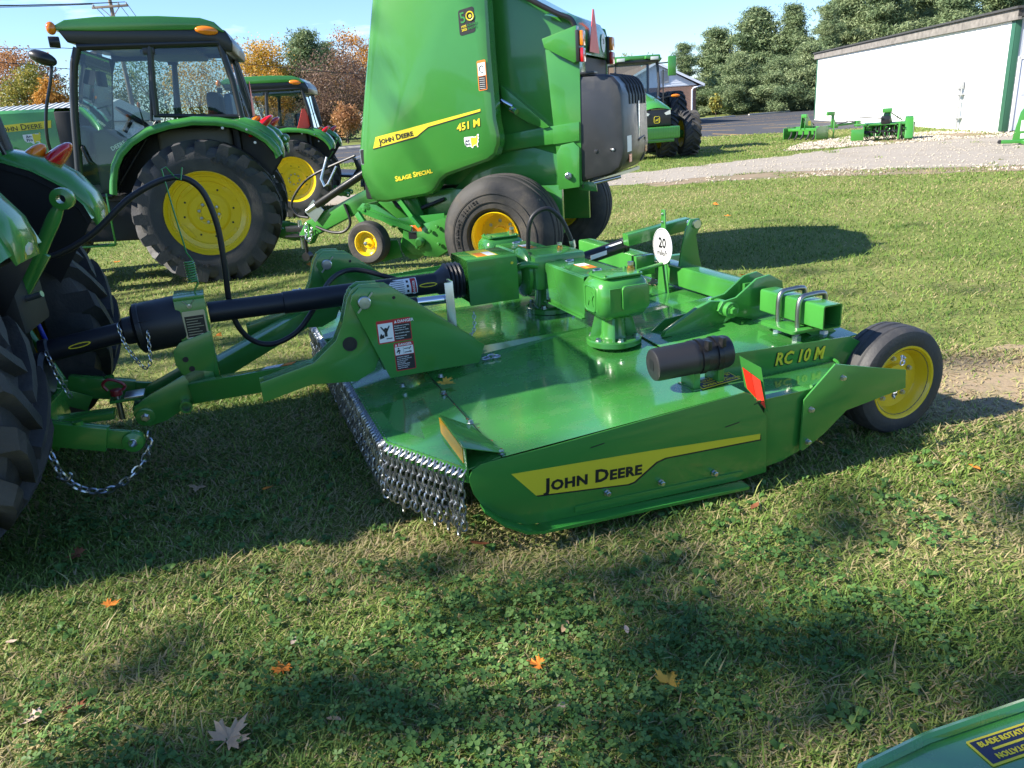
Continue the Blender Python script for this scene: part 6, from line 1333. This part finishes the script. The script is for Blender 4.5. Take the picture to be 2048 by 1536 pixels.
def broadleaf(loc, h, cw, kind, seed, label, n=11000, size=.17, trunk=.30, group=None, gaps=.5, depth=3):
    T = empty('broadleaf_tree', loc, 0, label, 'tree', group); rd = random.Random(seed); rs_ = np.random.RandomState(seed); M = MB(); tips = []
    th = h*trunk*.55; M.lathe((0, 0, -.1), DZ, [(h*.030, 0), (h*.022, .3), (h*.018, th)], 10)
    for k in range(6):
        a = k*1.05 + rd.uniform(-.3, .3); limb_mesh(M, (0, 0, th*(.85 + .05*k)), (math.cos(a)*.55, math.sin(a)*.55, 1), h*.30, h*.012, depth - 1, rd, tips)
    limb_mesh(M, (0, 0, th), (0, 0, 1), h*.36, h*.016, depth - 1, rd, tips)
    M.build('trunk', BARK, T, 0, 0)
    # clumps fill an uneven ellipsoid
    c0 = np.array([0, 0, h*(trunk + (1-trunk)/2)]); rad = np.array([cw/2, cw/2, h*(1-trunk)/2])
    nc = 90; u = rs_.normal(size=(nc, 3)); u /= np.linalg.norm(u, axis=1)[:, None]; q = rs_.uniform(.25, 1., nc)**.45
    cl = c0 + u*q[:, None]*rad*(1 + .16*np.sin(u[:, :1]*5 + seed) + .10*np.sin(u[:, 1:2]*7 + seed)); cl[:, 2] = np.maximum(cl[:, 2], h*trunk*.75)
    ctint = rs_.rand(nc); cs = cw*rs_.uniform(.09, .17, nc)
    i = rs_.randint(0, nc, n); P = cl[i] + rs_.normal(size=(n, 3))*cs[i][:, None]*np.array([.75, .75, .55])
    tint = .62*ctint[i] + .38*rs_.rand(n)
    cards('crown', P, size, FOL[kind], seed, T, tint)
    return T
def pine(loc, h, cw, seed, label, group, n_wh=22, dens=1.0):
    cw *= 1.62; dens *= 1.6
    T = empty('pine_tree', loc, 0, label, 'tree', group); rd = random.Random(seed); rs_ = np.random.RandomState(seed); M = MB()
    M.lathe((0, 0, -.1), DZ, [(h*.020, 0), (h*.015, h*.3), (h*.004, h*.97), (0, h)], 8); P = []; Tn = []
    lean = rd.uniform(0, 6.28)
    for k in range(n_wh):
        f = .05 + .93*k/(n_wh-1); z = h*f; L_ = cw/2*(1 - f)**.82*(.72 + .40*math.sin(k*1.7 + seed)) + .25
        L_ *= min(1, .55 + f*2.2)
        for j in range(7 if f < .8 else 5):
            a = rd.uniform(0, 6.28); l_ = L_*rd.uniform(.45, 1.28); up = rd.uniform(-.12, .28); zz = z + rd.uniform(-.3, .3)*h/22
            tip = Vector((math.cos(a)*l_, math.sin(a)*l_, zz + l_*up)); M.tube([(0, 0, zz), (tip.x*.5, tip.y*.5, zz + l_*up*.3), tuple(tip)], .03, 4, radii=[.045, .03, .012], caps=False)
            bt_ = rd.random()
            for q in range(max(2, int((4 + l_*2.6)*dens))):
                s = rd.uniform(.28, 1.05); m_ = max(5, int(20*dens)); c = np.array([tip.x*s, tip.y*s, zz + l_*up*s*s]) + rs_.normal(size=3)*np.array([.22, .22, .10])*cw/6
                P.append(c + rs_.normal(size=(m_, 3))*np.array([.22, .22, .095])*cw/6); Tn.append(np.clip(.55*bt_ + .45*rs_.rand(m_) , 0, 1))
    M.build('trunk', BARK, T, 0, 0); P = np.concatenate(P); cards('crown', P, .095*cw/6, FOL['pine'], seed, T, np.concatenate(Tn), .2, 1.7)
    return T
def gx(px, py, y): p = at_dist(px, py, y); return p.x, p.z
def put(fn, px, top, y, wpx, *a, **k):
    x, z = gx(px, top, y); cw = wpx/FPX*y*1.0; return fn((x, y, 0), z, cw, *a, **k)
AUT = 'autumn trees along the far edge of the lot'
put(broadleaf, 8, 92, 92, 120, 'rust', 11, 'tall rusty orange tree at the left edge behind the low shed', group=AUT)
put(broadleaf, 48, 128, 84, 80, 'olive', 12, 'yellow green tree behind the low shed roof, left of the tractor cab', group=AUT)
put(broadleaf, 92, 130, 96, 70, 'brown', 13, 'thin reddish brown tree seen just left of the tractor cab', group=AUT, n=3500)
put(broadleaf, 96, 165, 82, 62, 'orange', 14, 'low orange tree behind the shed roof beside the mirror arm', group=AUT)
put(broadleaf, 190, 110, 95, 110, 'olive', 15, 'olive tree seen through the tractor door glass', group=AUT, n=5000)
put(broadleaf, 285, 95, 100, 110, 'green', 16, 'green tree seen through the middle of the tractor cab', group=AUT, n=5000)
put(broadleaf, 385, 110, 95, 110, 'gold', 17, 'gold tree seen through the tractor rear side window', group=AUT, n=5000)
put(broadleaf, 507, 80, 100, 105, 'gold', 18, 'golden yellow tree right of the tractor roof', group=AUT, n=16000)
put(broadleaf, 545, 150, 92, 60, 'orange', 33, 'small orange tree low between the golden tree and the green one', group=AUT, n=3000)
put(pine, 605, 68, 105, 135, 19, 'large soft green pine between the golden and the brown trees', AUT, 20, .9)
put(pine, 650, 88, 112, 90, 31, 'darker pine peeping out behind the brown tree', AUT, 18, .8)
put(broadleaf, 672, 108, 88, 158, 'brown', 20, 'broad purple brown tree left of the round baler', group=AUT, n=13000, size=.15, trunk=.2)
put(broadleaf, 712, 76, 108, 120, 'orange', 21, 'orange yellow tree rising behind the brown one, next to the baler', group=AUT, n=15000)
put(broadleaf, 686, 208, 80, 48, 'rust', 22, 'small rusty leaved tree in front of the broad brown tree', group=AUT, n=2600, trunk=.22)
put(broadleaf, 625, 205, 86, 70, 'brown', 23, 'low dark brown tree above the farther tractor rear wheel', group=AUT, n=4000, trunk=.28)
PN = 'pines behind the lot'
put(pine, 1368, 88, 92, 62, 40, 'slender pine just right of the brick house roof', PN, 20)
put(pine, 1432, 62, 98, 105, 41, 'bushy pine second from the brick house', PN, 22)
put(pine, 1480, 112, 84, 90, 42, 'lower pine standing in front of the tallest pine pair', PN, 18)
put(pine, 1515, 22, 95, 130, 43, 'tall pine left of the sky gap', PN, 24)
put(pine, 1588, 12, 93, 95, 44, 'tallest pine right beside the sky gap near the shed', PN, 26)
put(pine, 1560, 120, 82, 90, 45, 'broad low pine in front, nearest the shed corner', PN, 18)
put(pine, 1618, 92, 82, 110, 46, 'pine touching the far corner of the white shed', PN, 20)
put(pine, 1700, -50, 96, 120, 47, 'first pine rising above the shed roof', PN, 24)
put(pine, 1662, 10, 90, 70, 52, 'narrow pine above the low end of the shed roof', PN, 20)
put(pine, 1775, -70, 92, 120, 48, 'second pine above the shed roof', PN, 22)
put(pine, 1850, -60, 96, 120, 49, 'third pine above the shed roof', PN, 22)
put(pine, 1925, -70, 90, 120, 50, 'fourth pine above the shed roof, before the fascia end', PN, 22)
put(pine, 2010, -90, 96, 140, 51, 'pine above the shed door at the right edge', PN, 22)
put(broadleaf, 1253, 105, 110, 34, 'olive', 61, 'small tree top over the far house roof', n=1500)
put(broadleaf, 1298, 108, 110, 40, 'olive', 62, 'thin tree top right of the far house roof', n=1200)
put(broadleaf, 1351, 205, 57, 34, 'olive', 63, 'small leafy shrub against the brick house wall', n=900, size=.12, trunk=.1)
put(broadleaf, 1432, 192, 78, 24, 'olive', 64, 'low yellow green bush before the pines, right of the brick house', n=800, size=.2, trunk=.3)
# trees beside and behind the photographer: they give the broken shade on the lawn
SH_ = 'shade trees left of and behind the viewpoint'
broadleaf((-18.0, -5.45, 0), 16.5, 6.4, 'green', 71, 'tall shade tree behind the viewpoint', n=3400, size=.26, group=SH_, trunk=.42)
broadleaf((-21.0, -.8, 0), 17.5, 3.2, 'olive', 73, 'thin shade tree left of the viewpoint', n=650, size=.26, group=SH_, trunk=.45)
broadleaf((-16.5, 3.6, 0), 16.0, 5.0, 'olive', 75, 'shade tree beside the lawn left of the viewpoint', n=260, size=.17, group=SH_, trunk=.5)

# ------------------------------------------------------------------ large tractor with dual wheels, facing us
BT = empty('row_crop_tractor', (4.86, 25.3, 0), R_(-88.5), 'large green tractor with dual wheels facing us beyond the baler, before the brick house', 'tractor')
for y, nm in ((.52, 0), (1.22, 0), (-.52, 0), (-1.22, 0)):
    s_ = 1 if y > 0 else -1
    t = lug_tyre('front_wheel', .68, .50, .40, 18, BT, y, 0, .1, 1); MB().lathe((0, y - s_*.24, .68), (0, s_, 0), [(.40, .0), (.38, .05), (.30, .2), (.12, .22), (0, .22)], 28).lathe((0, y + s_*.24, .68), (0, -s_, 0), [(.40, .0), (.38, .05), (.30, .2)], 28).build('rim', YEL, t)
for y in (.80, -.80, 1.5, -1.5):
    t = lug_tyre('rear_wheel', 1.0, .55, .58, 20, BT, y, -3.05, .1, 1); MB().lathe((-3.05, y, 1.0), (0, 1, 0), [(.58, -.2), (.5, -.1), (.2, -.05), (0, -.05)], 28).build('rim', YEL, t)
MB().grid([[(x, y*w, z - abs(y)**2*dz) for y in (-1, -.7, -.3, 0, .3, .7, 1)] for x, w, z, dz in ((-1.75, .42, 2.06, .22), (-.6, .44, 1.92, .22), (.5, .44, 1.72, .20), (.95, .42, 1.58, .14), (1.02, .40, 1.50, .08))]).build('hood', GREEN, BT, smooth=50)
for s_ in (-1, 1):
    MB().grid([[(x, .43*s_, z1), (x, .44*s_, z0)] for x, z1, z0 in ((-1.75, 1.85, .9), (-.6, 1.72, .9), (.5, 1.54, .9), (1.0, 1.44, 1.0))]).build('hood_side', GREEN, BT)
    MB().grid([[(-.4, (.10 + .22)*s_, 1.9), (-.2, .30*s_, 1.87)], [(.2, .32*s_, 1.74), (.25, .20*s_, 1.79)]]).build('hood_vent', BLK, BT)
    MB().prism([(.22*s_, 1.34), (.40*s_, 1.42), (.41*s_, 1.30), (.27*s_, 1.28)], (1.03, 0, 0), (0, 1, 0), DZ, .02).build('headlight', CLR, BT)
    MB().tube([(-1.75, .60*s_, 1.75), (-1.75, 1.0*s_, 1.82), (-1.75, 1.30*s_, 1.82)], .03, 6).build('light_arm', BLK, BT); MB().ell((-1.72, 1.25*s_, 1.83), (.04, .16, .05), 10, 6).build('marker_lamp', AMB, BT)
    MB().tube([(-1.85, .62*s_, 2.86), (-1.75, 1.0*s_, 2.86), (-1.72, 1.12*s_, 2.80)], .02, 6).build('mirror_arm', BLK, BT); MB().box(-1.76, -1.66, 1.00*s_ - (.0 if s_ > 0 else .26), 1.26*s_ + (.0 if s_ > 0 else .26) if s_ > 0 else -1.0, 2.45, 3.05).build('mirror', GREEN, BT, .03)
    MB().tube([(-1.75, .66*s_, 1.55), (-1.80, .72*s_, 2.2), (-1.95, .70*s_, 2.92)], .045, 6).build('cab_pillar', BLK, BT); MB().tube([(-1.70, .80*s_, 1.2), (-1.72, .84*s_, 1.6), (-1.72, .84*s_, 2.65)], .022, 6).build('exhaust', BLK, BT)
    MB().tube([(-3.5, .72*s_, 1.55), (-3.4, .70*s_, 2.92)], .05, 6).build('cab_pillar', BLK, BT)
MB().box(.80, 1.03, -.43, .43, .98, 1.44).build('grille', BLK, BT, .04)
emblem(BT, (1.034, 0.0, 1.16), (0, 1, 0), DZ, .17, DECY)
W_ = MB().box(.98, 1.42, -.60, .60, .62, .96).box(.98, 1.36, -.45, .45, .52, .64).build('weight_block', GREEN, BT, .03)
M = MB()
for i in range(24): y = -.575 + i*.05; M.box(1.418, 1.432, y - .010, y + .010, .66, .94)
M.build('weight_edge', GREEN, W_)
MB().box(-2.4, .9, -.3, .3, .55, .98).build('chassis', GREEN, BT, .04); MB().cyl((0, -1.2, .68), (0, 1.2, .68), .12).build('front_axle', GREEN, BT); MB().cyl((-3.05, -1.4, 1.0), (-3.05, 1.4, 1.0), .16).build('rear_axle', GREEN, BT)
MB().add([(-1.80, -.68, 1.75), (-1.80, .68, 1.75), (-1.95, .68, 2.9), (-1.95, -.68, 2.9)], [(0,1,2,3)]).build('windshield', GLASS, BT, smooth=0); MB().add([(-3.45, -.68, 1.75), (-3.45, .68, 1.75), (-3.4, .68, 2.9), (-3.4, -.68, 2.9)], [(0,1,2,3)]).build('rear_window', GLASS, BT, smooth=0)
MB().box(-3.5, -1.75, -.76, .76, 2.90, 3.0).build('roof_liner', BLK, BT, .03); MB().box(-3.55, -1.85, -.80, .80, 2.98, 3.14).build('roof', GREEN, BT, .06)
for s_ in (-1, 1): MB().bar((-1.80, .78*s_, 2.98), (-1.72, .25*s_, 3.06), .16, .09).build('roof_visor', GREEN, BT, .02); MB().box(-1.72, -1.66, .55*s_ - .13, .55*s_ + .13, 2.97, 3.07).build('work_light', CLR, BT, .01)
MB().box(-3.4, -1.8, -.7, .7, 1.45, 1.75).build('cab_floor', DKINT, BT, .03); MB().box(-2.9, -2.7, -.25, .25, 1.75, 2.5).build('seat', DKINT, BT, .06); MB().tube([(-2.1 + .05*math.sin(a), .2*math.cos(a), 2.05 + .14*math.sin(a)) for a in np.linspace(0, 2*PI, 16, endpoint=False)], .018, 6, closed=True).build('steering_wheel', DKINT, BT)

# ------------------------------------------------------------------ skid steer loader behind the baler drawbar
SK = empty('skid_loader', (-1.95, 17.8, 0), R_(180), 'grey compact loader with bucket, mostly hidden behind the baler front', 'loader')
for x in (-.45, .55):
    for y in (-.65, .65): lug_tyre('wheel', .38, .26, .2, 14, SK, y, x, .1, 1)
MB().box(-.9, .7, -.45, .45, .35, 1.05).build('body', GREY, SK, .05)
MB().box(-.55, .5, -.42, .42, 1.0, 1.9).build('cab', DKINT, SK, .06)
for y in (-.42, .42):
    MB().tube([(.5, y, 1.0), (.48, y, 1.88), (-.5, y, 1.92), (-.6, y, 1.0)], .035, 6).build('cab_frame', GREY, SK)
    MB().prism([(-.9, 1.35), (-.7, 1.5), (.5, 1.2), (.95, .75), (1.0, .35), (.85, .35), (.8, .7), (.4, 1.02), (-.7, 1.25)], (0, y*1.55, 0), DX, DZ, .09).build('lift_arm', GREY, SK, .01)
    MB().cyl((.0, y*1.5, .8), (.8, y*1.5, .7), .04).build('cylinder', BLK, SK)
MB().prism([(.95, .92), (1.05, .96), (1.0, .75), (1.1, .62), (1.85, .70), (1.85, .66), (1.05, .56), (.92, .70)], (0, .85, 0), DX, DZ, 1.7).build('bucket', BLK, SK, .01)
MB().box(.98, 1.06, -.85, .85, .92, .97).build('bucket_lip', ZINC, SK); MB().ell((.5, .38, 1.93), (.05, .05, .05), 10, 6).build('lamp', CLR, SK)

# ------------------------------------------------------------------ small implements by the shed
BX = empty('box_scraper', (11.3, 29.3, 0), R_(-62), 'small green box scraper with curved shanks, left of the tiller by the shed', 'farm implement')
MB().box(-.72, .72, .30, .34, .06, .46).build('moldboard', GREEN, BX, .01)
for x in (-.74, .72): MB().prism([(-.30, .04), (.34, .04), (.34, .46), (-.10, .48), (-.30, .42)], (x, 0, 0), (0, 1, 0), DZ, .03).build('side_plate', GREEN, BX, .004)
MB().box(-.72, .72, -.12, -.02, .32, .42).build('tool_bar', GREEN, BX, .008)
for i in range(5): MB().tube([(-.55 + i*.27, -.07, .42), (-.55 + i*.27, -.07, .22), (-.55 + i*.27, -.14, .10), (-.55 + i*.27, -.24, .02)], .03, 6).build('shank', DKINT, BX)
for x in (-.10, .08): MB().prism([(-.16, .38), (.34, .42), (.30, .50), (-.02, .86), (-.10, .86)], (x, 0, 0), (0, 1, 0), DZ, .02).build('mast_plate', GREEN, BX, .003)
MB().bar((0, -.05, .80), (0, .45, .50), .06, .03).build('mast_brace', BLK, BX); MB().box(-.12, .12, -.10, -.02, .78, .90).build('mast_head', GREEN, BX, .01); MB().prism(rect(.02, .50, .16, .66), (.101, 0, 0), (0, 1, 0), DZ, .003).build('decal', DECY, BX)
MB().box(.80, .84, .50, .54, 0, .60).build('parking_stand', GREEN, BX, .004)
RB = empty('rear_blade', (12.75, 30.4, 0), R_(4), 'green rear blade with an upright mast, standing behind the box scraper', 'farm implement')
MB().prism([(-.05, .3), (.22, .3), (.06, .62), (.04, .88), (-.05, .88)], (0, .03, 0), DX, DZ, .06).build('mast', GREEN, RB, .004); MB().box(-.24, .05, -.06, .06, .76, .90).build('mast_head', GREEN, RB, .01)
MB().bar((-.7, .1, .34), (.95, -.1, .44), .08, .08).build('beam', GREEN, RB, .01); MB().box(.85, 1.0, -.22, .0, .30, .52).build('hinge_block', GREEN, RB, .01); MB().tube([(.2, -.08, .42), (.55, -.12, .52), (.9, -.12, .46)], .02, 6).build('adjuster', BLK, RB)
MB().prism([(0, .02), (.08, .22), (.05, .36), (.0, .36), (.03, .22), (-.04, .02)], (-1.3, .15, 0), (0, 1, 0), DZ, .8).build('blade', GREEN, RB, .004)
TL_ = empty('rotary_tiller', (12.55, 25.9, 0), R_(-24), 'green rotary tiller with exposed tines and big side cover, on the stones by the shed', 'farm implement', scale=.95)
MB().grid([[(x, y, z) for x in (-.62, -.3, 0, .3, .62)] for y, z in ((-.16, .50), (-.08, .56), (.10, .60), (.30, .55), (.42, .42), (.55, .12))]).build('tine_hood', GREEN, TL_, smooth=50)
MB().bar((-.95, -.10, .56), (.7, -.12, .52), .12, .05).build('frame_bar', GREEN, TL_, .01)
MB().prism([(-.44, .06), (-.30, .0), (.10, .0), (.36, .10), (.44, .42), (.36, .66), (.14, .76), (-.06, .70), (-.34, .34)], (.62, 0, 0), (0, 1, 0), DZ, .26).build('chain_cover', GREEN, TL_, .05)
MB().prism([(.30, .55), (.62, .02), (.95, .0), (.70, .2), (.5, .5)], (.55, 0, 0), (0, 1, 0), DZ, .40).build('rear_flap', GREEN, TL_, .01)
MB().box(-1.02, -.62, -.44, -.40, .06, .42).build('end_plate', GREEN, TL_, .006); MB().prism([(-.42, .06), (.30, .06), (.40, .38), (.10, .54), (-.40, .46)], (-.66, 0, 0), (0, 1, 0), DZ, .04).build('side_plate', GREEN, TL_, .008)
MB().cyl((-.64, -.10, .30), (.62, -.10, .30), .05).build('rotor', BLK, TL_)
for mm_, off in ((DKINT, 0), (GREEN, .25)):
    M = MB()
    for i in range(9):
        for q in range(4):
            a = q*PI/2 + i*.5 + off; x = -.58 + i*.14 + off*.2; c_, s_ = math.cos(a), math.sin(a)
            M.tube([(x, -.10, .30), (x, -.10 + c_*.18, .30 + s_*.18), (x + .06*(-1)**i, -.10 + c_*.25 - s_*.07, .30 + s_*.25 + c_*.07)], .016, 5)
    tag(M.build('tines', mm_, TL_), kind='stuff')
for x in (-.06, .14): MB().prism([(-.14, .54), (.30, .58), (.22, .66), (.02, .98), (-.08, .98)], (x, 0, 0), (0, 1, 0), DZ, .02).build('mast_plate', GREEN, TL_, .003)
MB().box(-.10, .20, -.12, .06, .90, 1.04).build('mast_head', GREEN, TL_, .03); MB().prism([(-.10, .56), (.24, .56), (.16, .92), (-.02, .92)], (0, .06, 0), DX, DZ, .02).build('mast_front', GREEN, TL_, .004); MB().box(-.12, .16, -.20, .12, .54, .80).build('gearbox', BLK, TL_, .04); MB().bar((-.05, -.2, .72), (-.85, -.35, .82), .07, .03).build('driveline', BLK, TL_)
MB().bar((.12, .05, .92), (.55, .15, .62), .06, .03).build('brace', GREEN, TL_); MB().bar((.46, -.42, .56), (.44, -.44, .06), .06, .06).build('parking_stand', GREEN, TL_); MB().tube([(.42 + .05*math.cos(a), 0, .72 + .06*math.sin(a)) for a in np.linspace(0, 2*PI, 12, endpoint=False)], .012, 5, closed=True).build('hose_ring', DKINT, TL_)
FR = empty('lift_frame', (13.2, 20.3, 0), R_(-20), 'green implement frame with upright plate and white labels, cut off by the right edge', 'farm implement')
up_ = MB().prism([(-.05, .12), (.42, .12), (.42, .55), (.30, .88), (.16, .95), (.06, .80), (.0, .45)], (0, 0, 0), DX, DZ, .03).build('upright_plate', GREEN, FR, .005)
MB().prism(rect(.10, .34, .22, .60), (0, -.031, 0), DX, DZ, .002).build('label', WHT, up_); MB().prism(rect(.12, .16, .38, .28), (0, -.031, 0), DX, DZ, .002).build('label', WHT, up_)
MB().bar((-.30, -.05, .10), (1.2, .1, .06), .12, .09).bar((.2, -.45, .06), (.2, .5, .10), .10, .09).build('foot_beam', GREEN, FR, .01); MB().cyl((-.32, -.08, .10), (-.32, .0, .10), .05).build('foot_roller', DKINT, FR); MB().box(.4, 1.3, .0, .05, .4, .9).build('back_plate', GREEN, FR)
TR_ = tag(MB().lathe((11.0, 15.4, .30), (.3, -.95, 0), [(.14, -.09), (.24, -.10), (.30, -.06), (.30, .06), (.24, .10), (.14, .09)], 28).build('loose_tyre', RUB), 'black tyre just cut by the right edge beside the gravel', 'tyre')
